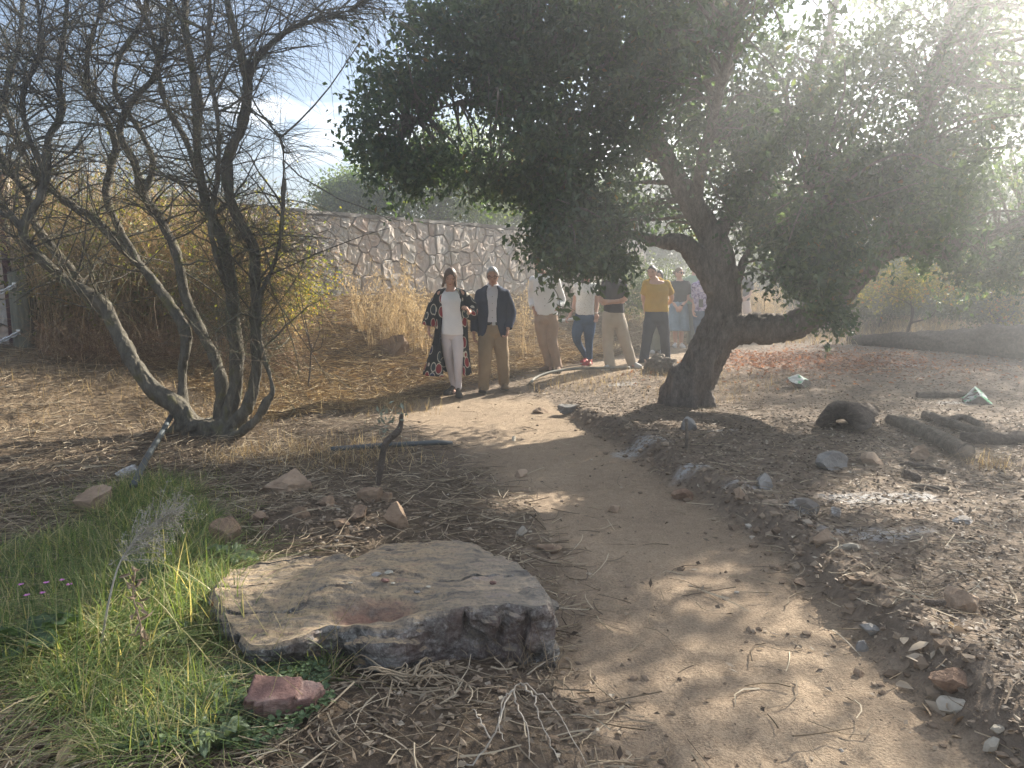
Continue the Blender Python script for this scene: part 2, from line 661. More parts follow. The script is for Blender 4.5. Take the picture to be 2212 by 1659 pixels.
# ================================================================== THE GROUND
def build_ground():
    ys = [-40.0, -12.0, -5.0, -2.0, -0.5, 0.6, 1.3]
    while ys[-1] < 30:
        ys.append(ys[-1] * 1.0105 + 0.002)
    while ys[-1] < 120:
        ys.append(ys[-1] * 1.06)
    ys = np.array(ys)
    s = np.concatenate([[-60, -25, -10, -5, -3, -2, -1.6, -1.45], np.linspace(-1.38, 1.38, 500), [1.45, 1.6, 2, 3, 5, 10, 25, 60]])
    X = s[None] * (0.70 * np.maximum(ys, 0)[:, None] + 0.35)
    X = np.clip(X, -110, 110)
    Y = np.broadcast_to(ys[:, None], X.shape)
    Z = H(X, Y)
    V = np.stack([X, Y, Z], -1)
    nr, nc = X.shape
    idx = np.arange(nr * nc).reshape(nr, nc)
    q = np.stack([idx[:-1, :-1], idx[:-1, 1:], idx[1:, 1:], idx[1:, :-1]], -1).reshape(-1, 4)
    pm, right, left = path_mask(X, Y)
    fc = pm.ravel()[q].mean(1)
    e = 1e-3
    n = np.stack([-(H(X + e, Y) - H(X - e, Y)) / (2 * e), -(H(X, Y + e) - H(X, Y - e)) / (2 * e), np.ones_like(X)], -1)
    n = unit(n).reshape(-1, 3)
    t, sd = wall_coords(X, Y)
    chalk = np.zeros_like(X)
    for (px, py, rx, ry) in CHALK:
        c = gnd(px, py)
        wob = 0.5 * fbm2(X * 7, Y * 7, 3, 40)
        d = np.hypot((X - c[0]) / rx, (Y - c[1]) / ry) + wob
        chalk = np.maximum(chalk, 1 - sstep(0.55, 1.1, d))
    red = np.exp(-(((X - 4.9) / 2.2) ** 2 + ((Y - 13.6) / 1.5) ** 2)) * (right > 0)
    leftm = sstep(-0.2, 0.6, left) * (Y < 14)
    attrs = {'path_mask': pm, 'chalk': chalk, 'red_leaf': red, 'left_side': leftm, 'bank': (1 - sstep(2.6, 4.6, sd)) * (Y > 5)}
    mat = ground_material()
    for name, sel in (('ground', fc <= 0.5), ('dirt_path', fc > 0.5)):
        qq = q[sel]
        used, inv = np.unique(qq, return_inverse=True)
        me = mesh_arrays(name, V.reshape(-1, 3)[used], [inv.reshape(-1, 4)])
        for k, a in attrs.items():
            at_ = me.attributes.new(k, 'FLOAT', 'POINT')
            at_.data.foreach_set('value', a.ravel()[used].astype(np.float32))
        me.normals_split_custom_set_from_vertices([tuple(v) for v in n[used]])
        tag(mobj(name, me, mat), kind='structure', label='reddish brown trodden dirt path curving away under the oak' if name == 'dirt_path' else 'dry litter covered ground of a Mediterranean woodland')


def ground_material():
    t = NT('ground_dirt')
    def attr(nm):
        return t.n('Attribute', attribute_name=nm).outputs['Fac']
    pos = t.coords((1, 1, 1), world=True)
    n1 = t.noise(pos, 1.3, 6, 0.6)
    n2 = t.noise(pos, 14, 6, 0.7)
    n3 = t.noise(pos, 90, 4, 0.7)
    dirt = t.ramp(n1, [(0.32, (0.21, 0.145, 0.094)), (0.5, (0.335, 0.237, 0.153)), (0.66, (0.46, 0.34, 0.225))])
    dirt = t.mix(0.55, dirt, t.ramp(n2, [(0.3, (0.19, 0.138, 0.096)), (0.7, (0.43, 0.34, 0.245))]))
    dirt = t.mix(0.36, dirt, t.ramp(n3, [(0.38, (0.10, 0.075, 0.052)), (0.62, (0.52, 0.41, 0.29))]))
    leafm = t.ramp(n2, [(0.3, (0.12, 0.092, 0.068)), (0.5, (0.20, 0.155, 0.115)), (0.72, (0.30, 0.24, 0.18))])
    straw = t.ramp(n2, [(0.3, (0.07, 0.052, 0.038)), (0.55, (0.125, 0.094, 0.066)), (0.75, (0.21, 0.16, 0.115))])
    gold = t.ramp(n2, [(0.3, (0.095, 0.07, 0.048)), (0.5, (0.19, 0.14, 0.09)), (0.7, (0.31, 0.235, 0.15))])
    c = t.mix(attr('left_side'), leafm, straw)
    c = t.mix(attr('bank'), c, gold)
    c = t.mix(t.math('MULTIPLY', attr('red_leaf'), 0.25), c, (0.32, 0.10, 0.04))
    c = t.mix(attr('path_mask'), c, dirt)
    ch = t.math('MULTIPLY', attr('chalk'), t.ramp(t.noise(pos, 22, 5, 0.7), [(0.38, (0, 0, 0)), (0.58, (1, 1, 1))]))
    c = t.mix(ch, c, (0.46, 0.445, 0.425))
    # relief: grit, with faint boot-tread ridges in patches of the path
    wav = t.n('TexWave', wave_type='BANDS', bands_direction='Y')
    wav.inputs['Scale'].default_value = 26
    wav.inputs['Distortion'].default_value = 5.0
    wav.inputs['Detail'].default_value = 1
    t.l(pos, wav.inputs['Vector'])
    patch = t.ramp(t.noise(pos, 3.4, 2, 0.5), [(0.56, (0, 0, 0)), (0.63, (1, 1, 1))])
    tread = t.math('MULTIPLY', t.math('MULTIPLY', wav.outputs['Fac'], patch), t.math('MULTIPLY', attr('path_mask'), 0.10))
    b = t.math('ADD', t.math('ADD', t.math('MULTIPLY', n2, 0.8), t.math('MULTIPLY', n3, 0.5)), tread)
    return t.finish(c, 0.95, b, 0.75, 0.035, 0.12)


CHALK = [(1385, 960, 0.30, 0.16), (1500, 1005, 0.20, 0.10), (1605, 1045, 0.16, 0.08), (1720, 1100, 0.16, 0.08), (1880, 1155, 0.30, 0.14), (1985, 1145, 0.14, 0.08),
         (2080, 870, 0.35, 0.15), (1900, 1075, 0.45, 0.16), (1560, 930, 0.2, 0.08), (1345, 830, 0.25, 0.1), (1960, 790, 0.5, 0.15)]


# ================================================================== STONE WALL
def clip_poly(poly, a, b, c):
    """keep a*x+b*y<=c"""
    out = []
    n = len(poly)
    for i in range(n):
        p, q = poly[i], poly[(i + 1) % n]
        dp, dq = a * p[0] + b * p[1] - c, a * q[0] + b * q[1] - c
        if dp <= 0: out.append(p)
        if (dp < 0) != (dq < 0) and abs(dp - dq) > 1e-12:
            k = dp / (dp - dq)
            out.append((p[0] + (q[0] - p[0]) * k, p[1] + (q[1] - p[1]) * k))
    return out


VW = np.random.default_rng(5).random(4000) * 0.034


def voronoi(pts, box):
    cells = []
    P = np.array(pts)
    for i, p in enumerate(P):
        poly = [(box[0], box[1]), (box[2], box[1]), (box[2], box[3]), (box[0], box[3])]
        d = np.hypot(*(P - p).T)
        Wt = VW[:len(P)]
        for j in np.argsort(d)[1:26]:
            q = P[j]
            n = q - p
            poly = clip_poly(poly, n[0], n[1], (q @ q - p @ p + Wt[i] - Wt[j]) / 2)
            if len(poly) < 3: break
        cells.append(poly)
    return cells


def shrink(poly, g):
    n = len(poly)
    out = [tuple(p) for p in poly]
    A = sum(poly[i][0] * poly[(i + 1) % n][1] - poly[(i + 1) % n][0] * poly[i][1] for i in range(n))
    s = 1 if A > 0 else -1
    for i in range(n):
        p, q = poly[i], poly[(i + 1) % n]
        e = (q[0] - p[0], q[1] - p[1])
        L = math.hypot(*e)
        if L < 1e-6: continue
        nx, ny = s * e[1] / L, -s * e[0] / L            # outward
        out = clip_poly(out, nx, ny, nx * p[0] + ny * p[1] - g)
        if len(out) < 3: return None
    return out


def stone_from_poly(poly, depth, r):
    """flat-faced walling stone: local u,v in the wall plane, w outwards"""
    P = np.array(poly)
    pts = []
    for i in range(len(P)):                                   # break long edges so they are not ruler straight
        a, b = P[i], P[(i + 1) % len(P)]
        L = np.hypot(*(b - a))
        k = 1 if L < 0.1 else 2
        for j in range(k):
            q = a + (b - a) * j / k
            if j: q = q + r.normal(size=2) * 0.010
            pts.append(q)
    P = np.array(pts)
    c = P.mean(0)
    tilt = r.normal(size=2) * 0.055
    n = len(P)
    def w(q, base): return base + (q - c) @ tilt + 0.006 * r.normal(size=len(q))
    back = np.column_stack([P, np.full(n, -0.05)])
    rim = np.column_stack([P, w(P, depth * 0.75)])
    ins = c + (P - c) * 0.95
    top = np.column_stack([ins, w(ins, depth)])
    mid = c + (P - c) * 0.45
    mid = np.column_stack([mid, w(mid, depth) + 0.007 * r.normal(size=n)])
    cc = np.array([[c[0], c[1], depth + 0.004 * r.normal()]])
    V = np.concatenate([back, rim, top, mid, cc])
    i = np.arange(n); j = (i + 1) % n
    q = np.concatenate([np.stack([k * n + i, k * n + j, (k + 1) * n + j, (k + 1) * n + i], -1) for k in range(3)])
    tri = np.stack([3 * n + i, 3 * n + j, np.full(n, 4 * n)], -1)
    A = sum(P[k][0] * P[(k + 1) % n][1] - P[(k + 1) % n][0] * P[k][1] for k in range(n))
    if A < 0:
        q, tri = q[:, ::-1], tri[:, ::-1]
    return V, [q, tri], c


def m_wall_stone():
    t = NT('wall_stone')
    oi = t.n('ObjectInfo')
    base = t.ramp(oi.outputs['Random'], [(0.0, (0.26, 0.23, 0.19)), (0.18, (0.50, 0.44, 0.36)), (0.34, (0.40, 0.27, 0.21)), (0.5, (0.62, 0.56, 0.47)), (0.62, (0.34, 0.34, 0.34)),
                                          (0.74, (0.56, 0.45, 0.33)), (0.86, (0.40, 0.30, 0.24)), (1.0, (0.68, 0.63, 0.56))])
    v = t.coords((2.2, 2.2, 0.8))
    n1 = t.noise(v, 9, 6, 0.65)
    n2 = t.noise(t.coords((1, 1, 1)), 3.5, 3, 0.6)
    c = t.mix(0.45, base, t.ramp(n1, [(0.3, (0.20, 0.165, 0.125)), (0.5, (0.48, 0.42, 0.34)), (0.72, (0.72, 0.66, 0.56))]), 'MIX')
    c = t.mix(0.35, c, t.ramp(n2, [(0.35, (0.45, 0.30, 0.22)), (0.6, (0.36, 0.36, 0.35))]))
    return t.finish(c, 0.85, n1, 0.6, 0.02, 0.2)


def build_wall():
    r = np.random.default_rng(21)
    ms = m_wall_stone()
    mm = m_noise('wall_mortar', [(0.3, (0.15, 0.122, 0.095)), (0.7, (0.26, 0.215, 0.17))], 14)
    mc = m_noise('wall_coping', [(0.3, (0.17, 0.15, 0.13)), (0.7, (0.33, 0.30, 0.26))], 9)
    t0, t1, zt = -1.9, 13.2, 2.735
    base = np.array([WALL0[0], WALL0[1], 0.0])
    w = thing('stone_wall', 'long rubble stone wall of grey and pink stones running behind the walkers', 'wall', base)
    ang = math.atan2(WU[1], WU[0])
    M = np.array([[WU[0], 0, WN[0]], [WU[1], 0, WN[1]], [0, 1, 0]])         # u,v,w -> x,y,z
    zb = 0.45
    R3 = np.array([[WU[0], -WN[0], 0], [WU[1], -WN[1], 0], [0, 0, 1.0]])
    b = MB().box(R3 @ np.array([(t0 + t1) / 2, 0.198, (zb + zt - 0.06) / 2]), (t1 - t0, 0.38, zt - 0.06 - zb), R3)
    mobj('wall_core', b.mesh('wall_core', False), mm, w)
    # thin rough coping
    cp = MB()
    us = np.arange(t0, t1 + 0.01, 0.16)
    prof = [(-0.045, -0.058), (-0.05, 0.0), (0.42, 0.008), (0.42, -0.058)]
    rings = np.array([[R3 @ np.array([u, p[0] + 0.01 * r.normal(), zt + p[1] + (0.008 * r.normal())]) for p in prof] for u in us])
    cp.loft(rings)
    mobj('coping', cp.mesh('coping', False), mc, w)
    # seeds: rows jittered heavily, small gap-fillers between
    pts = []
    v = 0.52
    while v < zt - 0.1:
        hgt = 0.18 + 0.12 * r.random()
        u = t0 + 0.1 * r.random()
        while u < t1:
            wd = 0.22 + 0.27 * r.random()
            if r.random() < 0.25: wd *= 0.5
            pts.append((u + wd / 2 + 0.04 * r.normal(), v + hgt / 2 + 0.085 * r.normal()))
            u += wd
        v += hgt
    cells = voronoi(pts, (t0, zb, t1, zt - 0.065))
    k = 0
    rest = []
    cells.sort(key=lambda q: 0 if len(q) >= 3 and np.mean([a[1] for a in q]) > .85 and -1.3 < np.mean([a[0] for a in q]) < 9 else 1)
    for poly in cells:
        s = shrink(poly, 0.005 + 0.012 * r.random()) if len(poly) >= 3 else None
        if not s or len(s) < 3: continue
        V, fs, c = stone_from_poly(s, 0.018 + 0.05 * r.random() ** 1.5, r)
        if k >= 298:
            rest.append((V @ M.T, fs)); continue
        loc = M @ np.array([c[0], c[1], 0])
        V = (V - np.array([c[0], c[1], 0])) @ M.T
        o = mobj('stone', mesh_arrays('stone', V, fs, False), ms, w, loc)
        k += 1
    if rest: tag(mobj('stones', joined('stones', rest, False), ms, w), kind='stuff')
    # the gate pillar at the near left end
    pl = at(-12, 600, 9.55)
    pz = gz(pl[0], pl[1])
    p = thing('gate_pillar', 'grey stone gate pillar at the far left edge with a pale panel', 'pillar', (pl[0], pl[1], pz))
    hgt = 2.15
    mobj('pillar_core', MB().box((0, 0.24, hgt / 2 - 0.1), (0.5, 0.44, hgt + 0.2)).mesh('pillar_core', False), mm, p)
    pts = [(-.25 + .5 * r.random(), v) for v in np.arange(0.0, hgt, 0.15)]
    for poly in voronoi(pts, (-0.26, -0.05, 0.26, hgt)):
        s = shrink(poly, 0.008)
        if not s: continue
        V, fs, c = stone_from_poly(s, 0.05, r)
        V = (V - [c[0], c[1], 0]) @ np.array([[1, 0, 0], [0, 0, -1], [0, 1, 0]]).T @ np.eye(3)
        V = np.stack([V[:, 0], V[:, 1], V[:, 2]], -1)
        mobj('stone', mesh_arrays('stone', V, fs, False), ms, p, (c[0], 0.0, c[1]))
    V = MB().box((-0.05, -0.075, 1.72), (0.34, 0.03, 0.30))
    mobj('panel', V.mesh('panel', False), m_noise('grey_panel', [(0.3, (0.33, 0.37, 0.42)), (0.7, (0.42, 0.46, 0.50))], 3, bump=0.05), p)
    mobj('pillar_cap', MB().box((0, 0.22, hgt + 0.04), (0.6, 0.58, 0.075)).mesh('pillar_cap', False), mc, p)


# ================================================================== LEAF AND TWIG MASSES
def blob_points(n, c, r, nseed, freq=1.1, thr=0.42, shell=0.45):
    """points in an ellipsoid, clumped by noise"""
    out = []
    got = 0
    while got < n:
        d = unit(rng.normal(size=(n, 3)))
        p = d * (rng.random((n, 1)) ** shell) * np.asarray(r) + np.asarray(c)
        k = noise3(p * freq + 17.3, nseed) * 0.65 + noise3(p * freq * 2.6, nseed + 1) * 0.35
        p = p[k > thr]
        out.append(p)
        got += len(p)
        if len(out) > 60: break
    return np.concatenate(out)[:n]


def spray(C, per, spread, L, droop=0.25, ratio=0.55, six=False, lvar=0.3, fold=0.18):
    """clusters of leaves about the points C"""
    N = len(C) * per
    c = np.repeat(C, per, 0)
    ax = np.repeat(unit(rng.normal(size=(len(C), 3)) + np.array([0, 0, -0.3])), per, 0)
    u = rng.random((N, 1)) - 0.5
    P = c + ax * u * spread * 2.0 + rng.normal(size=(N, 3)) * spread * 0.35
    D = unit(ax * 0.6 + rng.normal(size=(N, 3)) * 0.8 + np.array([0, 0, -droop]))
    Nn = unit(rng.normal(size=(N, 3)) * 0.7 + np.array([0, 0, 0.9]))
    l = L * (1 + lvar * (rng.random(N) * 2 - 1))
    return leaf_arrays(P, D, Nn, l, l * ratio, fold, six)


def twig_lines(C, length, r0, K=4, S=3, up=0.0, toward=None, bend=0.25):
    """short curved twigs starting at C"""
    N = len(C)
    d = rng.normal(size=(N, 3))
    if toward is not None:
        d = d * 0.7 + toward
    d = unit(d + np.array([0, 0, up]))
    s = np.linspace(0, 1, K)[None, :, None]
    L = (length * (0.6 + 0.8 * rng.random(N)))[:, None, None]
    b = unit(rng.normal(size=(N, 3)))[:, None] * bend
    P = C[:, None] + d[:, None] * s * L + b * L * s * s
    R = np.linspace(1, 0.3, K)[None] * (r0 * (0.6 + 0.8 * rng.random(N)))[:, None]
    return batch_tubes(P, R, S)


def joined(name, parts, smooth=False, off=None):
    V, Fs, n = [], [], 0
    for v, f in parts:
        V.append(v)
        if not isinstance(f, list): f = [f]
        Fs += [np.asarray(x) + n for x in f]
        n += len(v)
    V = np.concatenate(V)
    if off is not None: V = V - np.asarray(off)[None]
    by = {}
    for f in Fs: by.setdefault(f.shape[1], []).append(f)
    return mesh_arrays(name, V, [np.concatenate(x) for x in by.values()], smooth)


def smooth_path(pts, k=6):
    """Catmull-Rom through rows of any width"""
    P = np.asarray(pts, float)
    Q = np.concatenate([[2 * P[0] - P[1]], P, [2 * P[-1] - P[-2]]])
    out = []
    for i in range(1, len(Q) - 2):
        for t in np.linspace(0, 1, k, endpoint=False):
            a, b, c, d = Q[i - 1:i + 3]
            out.append(0.5 * (2 * b + (c - a) * t + (2 * a - 5 * b + 4 * c - d) * t * t + (-a + 3 * b - 3 * c + d) * t ** 3))
    out.append(P[-1])
    return np.array(out)


def px_limb(rows, k=6):
    """rows of (px, py, depth, radius px) -> points and radii in metres"""
    P = np.array([np.append(at(r[0], r[1], r[2]), r[3] * r[2] / F) for r in rows])
    S = smooth_path(P, k)
    return S[:, :3], np.maximum(S[:, 3], 0.003)


def m_bark(name, stops, scale=5, stretch=(1, 1, 0.35), bump=0.9, bdist=0.05, lichen=None):
    t = NT(name)
    v = t.coords(stretch, per_object=False)
    n1 = t.noise(v, scale, 7, 0.68)
    vo = t.n('TexVoronoi', feature='DISTANCE_TO_EDGE', in_Scale=scale * 1.6)
    t.l(t.mix(0.12, v, t.noise(v, scale * 2, 3, 0.6, 'Color')), vo.inputs['Vector'])
    crack = t.ramp(vo.outputs['Distance'], [(0.0, (0.2, 0.2, 0.2)), (0.2, (1, 1, 1))])
    h = t.math('ADD', t.math('MULTIPLY', n1, 0.85), t.math('MULTIPLY', crack, 0.15))
    c = t.ramp(h, stops)
    if lichen:
        c = t.mix(t.ramp(t.noise(t.coords((1, 1, 1), per_object=False), 7, 4, 0.6), [(0.56, (0, 0, 0)), (0.66, (0.75, 0.75, 0.75))]), c, lichen)
    return t.finish(c, 0.92, h, bump, bdist, 0.15)


# ================================================================== THE CORK OAK
OAK_LEAF = [(0.0, (0.040, 0.066, 0.044)), (0.35, (0.056, 0.090, 0.055)), (0.7, (0.075, 0.112, 0.066)), (0.95, (0.10, 0.135, 0.070)), (0.99, (0.13, 0.13, 0.06)), (1.0, (0.20, 0.11, 0.05))]


def sunlit_gaps(C):
    """openings in the crown through which the sun reaches the ground"""
    keep = np.ones(len(C), bool)
    zc = C[:, 1] * CP - (C[:, 2] - CAMZ) * SP
    px_ = CX + F * C[:, 0] / zc
    py_ = CY - F * (C[:, 1] * SP + (C[:, 2] - CAMZ) * CP) / zc
    # boughs are trimmed to head height over the path
    keep &= ~((px_ > 1375) & (px_ < 1490) & (py_ > 535) & (py_ < 700) & (C[:, 1] < 11))
    keep &= ~((px_ > 1120) & (px_ < 1376) & (py_ > 596 + 14 * np.sin(px_ * .06)) & (py_ < 720) & (C[:, 1] < 11))
    keep &= ~((px_ > 1120) & (px_ < 1175) & (py_ > 560) & (C[:, 1] < 11))
    sd = np.array(SUN_DIR)
    for px, py, r in GAPS:
        g = gnd(px, py)
        q = C - g
        q = q - (q @ sd)[:, None] * sd
        keep &= (q ** 2).sum(1) > (r + .12) ** 2
    return C[keep]


GAPS = [(360, 1300, .34), (520, 1270, .26), (250, 1420, .22), (620, 1235, .20), (1150, 1090, .20), (420, 1560, .16), (2010, 1085, .22), (1840, 1075, .16), (1660, 1345, .12), (700, 1260, .14), (1290, 1180, .10), (1480, 1260, .12), (190, 1000, .2)]


def oak_points(n, c, r, nseed, freq, thr):
    """like blob_points, but thinning out gradually at the rim"""
    out, got = [], 0
    while got < n:
        p = unit(rng.normal(size=(n, 3))) * (rng.random((n, 1)) ** .42 * (1 + .27 * rng.normal(size=(n, 1)))) * np.asarray(r) + np.asarray(c)
        k = noise3(p * freq + 17.3, nseed) * .6 + noise3(p * freq * 2.4, nseed + 1) * .4
        p = p[k > thr]
        out.append(p); got += len(p)
    return np.concatenate(out)[:n]


def build_oak():
    base = gnd(1482, 872)
    D = base[1]
    limbs = [
        [(1474, 900, D, 66), (1482, 868, D, 54), (1500, 822, D, 46), (1528, 764, D + .02, 45), (1556, 704, D + .05, 48), (1566, 650, D + .05, 42), (1562, 590, D + .05, 37), (1545, 525, D + .1, 35),
         (1512, 468, D + .1, 31), (1468, 398, D, 28), (1425, 325, D - .1, 25), (1385, 240, D - .2, 22), (1335, 150, D - .3, 18), (1290, 60, D - .3, 14), (1250, -80, D - .2, 10)],
        [(1545, 730, D, 40), (1600, 708, D - .05, 37), (1660, 710, D - .15, 34), (1715, 702, D - .25, 35), (1765, 676, D - .3, 34), (1805, 636, D - .3, 33), (1855, 590, D - .3, 33), (1895, 548, D - .2, 31),
         (1955, 528, D, 25), (2040, 530, D + .2, 20), (2130, 510, D + .4, 15), (2230, 470, D + .5, 10)],
        [(1880, 566, D - .25, 26), (1915, 505, D - .3, 26), (1945, 420, D - .3, 22), (1985, 310, D - .2, 18), (2010, 180, D, 14), (2050, 40, D, 10), (2080, -160, D, 7)],
        [(1550, 620, D + .05, 30), (1505, 556, D + .05, 29), (1470, 526, D, 22), (1425, 522, D - .1, 15), (1370, 508, D - .3, 12), (1300, 484, D - .5, 9), (1240, 470, D - .7, 6)],
        [(1440, 350, D - .05, 20), (1370, 300, D - .2, 17), (1280, 262, D - .35, 14), (1180, 238, D - .5, 12), (1090, 224, D - .6, 10), (1010, 220, D - .65, 8.5), (945, 236, D - .7, 7), (880, 275, D - .7, 4.5)],
        [(1350, 180, D - .25, 14), (1260, 130, D - .4, 12), (1160, 90, D - .5, 9), (1060, 70, D - .6, 7), (960, 90, D - .6, 4)],
        [(1540, 520, D + .1, 22), (1600, 440, D + .4, 18), (1680, 340, D + .6, 15), (1740, 210, D + .8, 12), (1790, 60, D + .9, 9), (1830, -120, D + 1, 6)],
        [(1500, 460, D + .1, 18), (1520, 330, D - .6, 14), (1560, 180, D - 1.4, 11), (1600, 20, D - 2.2, 9), (1640, -260, D - 3.0, 6)],
        [(1590, 640, D + .1, 12), (1604, 575, D + .15, 9), (1626, 505, D + .2, 7), (1650, 430, D + .3, 5)],
        [(1270, 255, D - .35, 8), (1235, 340, D - .7, 6), (1205, 430, D - .9, 5), (1190, 520, D - 1.0, 3)],
        [(1800, 640, D - .3, 14), (1790, 560, D - .8, 9), (1770, 480, D - 1.1, 7), (1745, 400, D - 1.2, 5)],
    ]
    o = thing('cork_oak', 'big leaning cork oak with a dark furrowed trunk and dense dark crown beside the path', 'tree', base)
    mb = MB()
    skel = []
    for rows in limbs:
        P, R = px_limb(rows, 8)
        R = R * .80
        mb.tube(P - base, R, 14, round_ends=True)
        skel.append(np.column_stack([P, R]))
    for a in np.linspace(0, 2 * np.pi, 7, endpoint=False) + 0.3:         # root flare
        d = np.array([math.cos(a), math.sin(a), 0])
        mb.tube([np.array([0, 0, 0.35]) + d * 0.12, np.array([0, 0, 0.10]) + d * 0.22, np.array([0, 0, -0.10]) + d * 0.36], [0.11, 0.09, 0.05], 8, round_ends=True)
    me = fuse(mb, 0.034, 3, 'trunk')
    V, Nn = get_co(me), get_no(me)
    thick = sstep(3.2, 0.2, V[:, 2]) * 0.6 + 0.4
    q = V * np.array([9, 9, 3.2])
    rid = np.abs(fbm(q, 4, 4, 0.6))
    V += Nn * ((0.04 - 0.14 * rid + 0.05 * fbm(V * 2.3, 3, 9)) * thick)[:, None]
    set_co(me, V)
    bark = m_bark('cork_bark', [(0.25, (0.065, 0.055, 0.047)), (0.45, (0.155, 0.13, 0.11)), (0.62, (0.25, 0.21, 0.178)), (0.85, (0.37, 0.32, 0.265))], 13, (1, 1, 0.38), 1.0, 0.045)
    mobj('trunk', me, bark, o)
    # crown: leafy boughs about the limbs (px, py, depth, rx px, ry px, depth radius m, leaf clusters)
    B = [
        (885, 165, D - .7, 95, 85, .8, 330), (850, 285, D - .75, 85, 80, .8, 300), (985, 105, D - .5, 105, 85, 1.0, 430), (955, 335, D - .6, 110, 60, .8, 260), (880, 375, D - .6, 85, 45, .6, 150),
        (1100, 60, D - .4, 140, 110, 1.2, 640), (1095, 170, D - .7, 110, 75, .9, 420), (1150, 320, D - .7, 115, 100, .9, 520), (1070, 395, D - .4, 110, 45, .7, 210), (1210, 420, D - .9, 100, 95, .9, 440),
        (1200, 512, D - 1.0, 62, 72, .55, 240), (1262, 556, D - 1.1, 66, 48, .5, 190), (1335, 566, D - 1.0, 56, 38, .45, 100), (1300, 480, D - .9, 95, 70, .7, 280), (1200, 600, D - 1.1, 34, 36, .3, 22), (1180, 430, D - .9, 50, 60, .5, 120),
        (1230, 60, D - .5, 190, 150, 1.5, 900), (1400, 110, D - .4, 190, 150, 1.5, 900), (1310, 280, D - .7, 140, 120, 1.0, 560), (1560, 60, D - .3, 190, 150, 1.6, 880), (1570, 330, D + .9, 130, 130, .8, 420),
        (1640, 210, D - .3, 190, 160, 1.5, 780), (1700, 400, D - .5, 160, 140, 1.3, 720), (1800, 180, D, 190, 170, 1.6, 620), (1790, 55, D + .6, 130, 100, 1.0, 380), (1745, 530, D - 1.2, 120, 85, .8, 420), (1735, 600, D - 1.3, 95, 40, .5, 150),
        (1830, 400, D - .6, 170, 130, 1.3, 760), (1772, 545, D - .9, 68, 85, .6, 260), (1980, 320, D - .2, 190, 160, 1.5, 640), (1990, 110, D + .2, 190, 170, 1.7, 620), (2120, 460, D + .2, 170, 160, 1.3, 640),
        (2100, 572, D, 120, 42, .6, 200), (2200, 540, D + .3, 110, 90, .9, 330), (2190, 230, D + .4, 190, 190, 1.6, 640), (2180, 40, D + .4, 190, 150, 1.6, 480), (1680, 500, D + .5, 110, 90, .8, 240), (1400, 430, D + .9, 130, 90, .8, 260),
        (1980, 460, D - .6, 110, 80, .9, 300), (1560, 190, D - 1.8, 190, 130, 1.2, 420), (1450, 20, D - 1.6, 200, 130, 1.4, 420), (1790, 670, D - 1.2, 46, 34, .3, 30), (1810, 690, D - 1.25, 26, 38, .25, 34),
    ]
    Cs = []
    for i, (px, py, d, rx, ry, rd, n) in enumerate(B):
        c = at(px, py, d)
        Cs.append(oak_points(int(n * (.60 if px < 1880 else .52)), c, (rx * d / F, rd, ry * d / F), 100 + i, 2.1, 0.49))
    C = sunlit_gaps(np.concatenate(Cs))
    parts = [spray(C, 12, 0.15, 0.074, 0.25, 0.56)]
    # drooping sprays under the boughs, so that the lower edge is ragged
    low = C[(rng.random(len(C)) < .05)]
    dr = np.concatenate([low + np.array([0, 0, -.09 * j]) + rng.normal(size=low.shape) * .03 * j for j in range(1, 4)])
    dr = sunlit_gaps(dr)
    parts.append(spray(dr, 7, .07, .066, .8, .56))
    # upper and overhead crown, above the picture
    Hc = [(1.5, 9.5, 6.6, 3.4, 2.8, 1.5, 420), (4.2, 9.8, 6.8, 3.6, 3.0, 1.8, 470), (6.6, 11.2, 6.2, 2.2, 2.4, 1.6, 260), (2.6, 9.6, 8.2, 3.0, 2.8, 1.3, 240), (2.2, 7.2, 5.4, 2.8, 1.6, .9, 260), (4.4, 6.6, 6.2, 1.8, 1.6, .8, 150), (-0.3, 8.8, 5.6, 1.9, 2.0, 1.0, 220)]
    HC = np.concatenate([blob_points(n, (x, y, z), (rx, ry, rz), 300 + i, 0.8, 0.42) for i, (x, y, z, rx, ry, rz, n) in enumerate(Hc)])
    HC = sunlit_gaps(HC)
    parts.append(spray(HC, 10, 0.30, 0.115, 0.2, 0.6))
    leaf = m_leaf('oak_leaves', OAK_LEAF, (2.3, 2.4, 1.0), 0.38, 0.42, 0.5)
    cr = mobj('crown', joined('crown', parts, False, base), leaf, o)
    tag(cr, kind='stuff')
    # branchlets carrying the leaf clusters
    SK = np.concatenate([np.concatenate([s[:-1, :3] * (1 - k) + s[1:, :3] * k for k in (0, .5)]) for s in skel])
    pick = C[rng.random(len(C)) < 0.13]
    Pt = []
    for p in pick:
        dd = SK - p
        j = np.argmin((dd ** 2).sum(1) + 0.15 * rng.random(len(SK)))
        a = SK[j]
        if np.linalg.norm(a - p) > 2.6: continue
        m = (a + p) / 2 + rng.normal(size=3) * 0.12 + np.array([0, 0, 0.10])
        Pt.append(smooth_path([a, m, p], 4))
    Pt = np.array(Pt)
    Lg = np.linalg.norm(Pt[:, -1] - Pt[:, 0], axis=1)
    Rr = np.linspace(1, 0.22, Pt.shape[1])[None] * (0.008 + 0.012 * Lg)[:, None]
    tw = [batch_tubes(Pt, Rr, 5), twig_lines(C[::2], 0.22, 0.003, 4, 3, -0.3)]
    b = mobj('branchlets', joined('branchlets', tw, True, base), bark, o)
    tag(b, kind='stuff')
    # hanging sprays low enough that each leaf can be told apart
    big = m_leaf('oak_spray_leaves', OAK_LEAF, (2.6, 2.3, 0.8), 0.3, 0.42, 0.45)
    lv = []
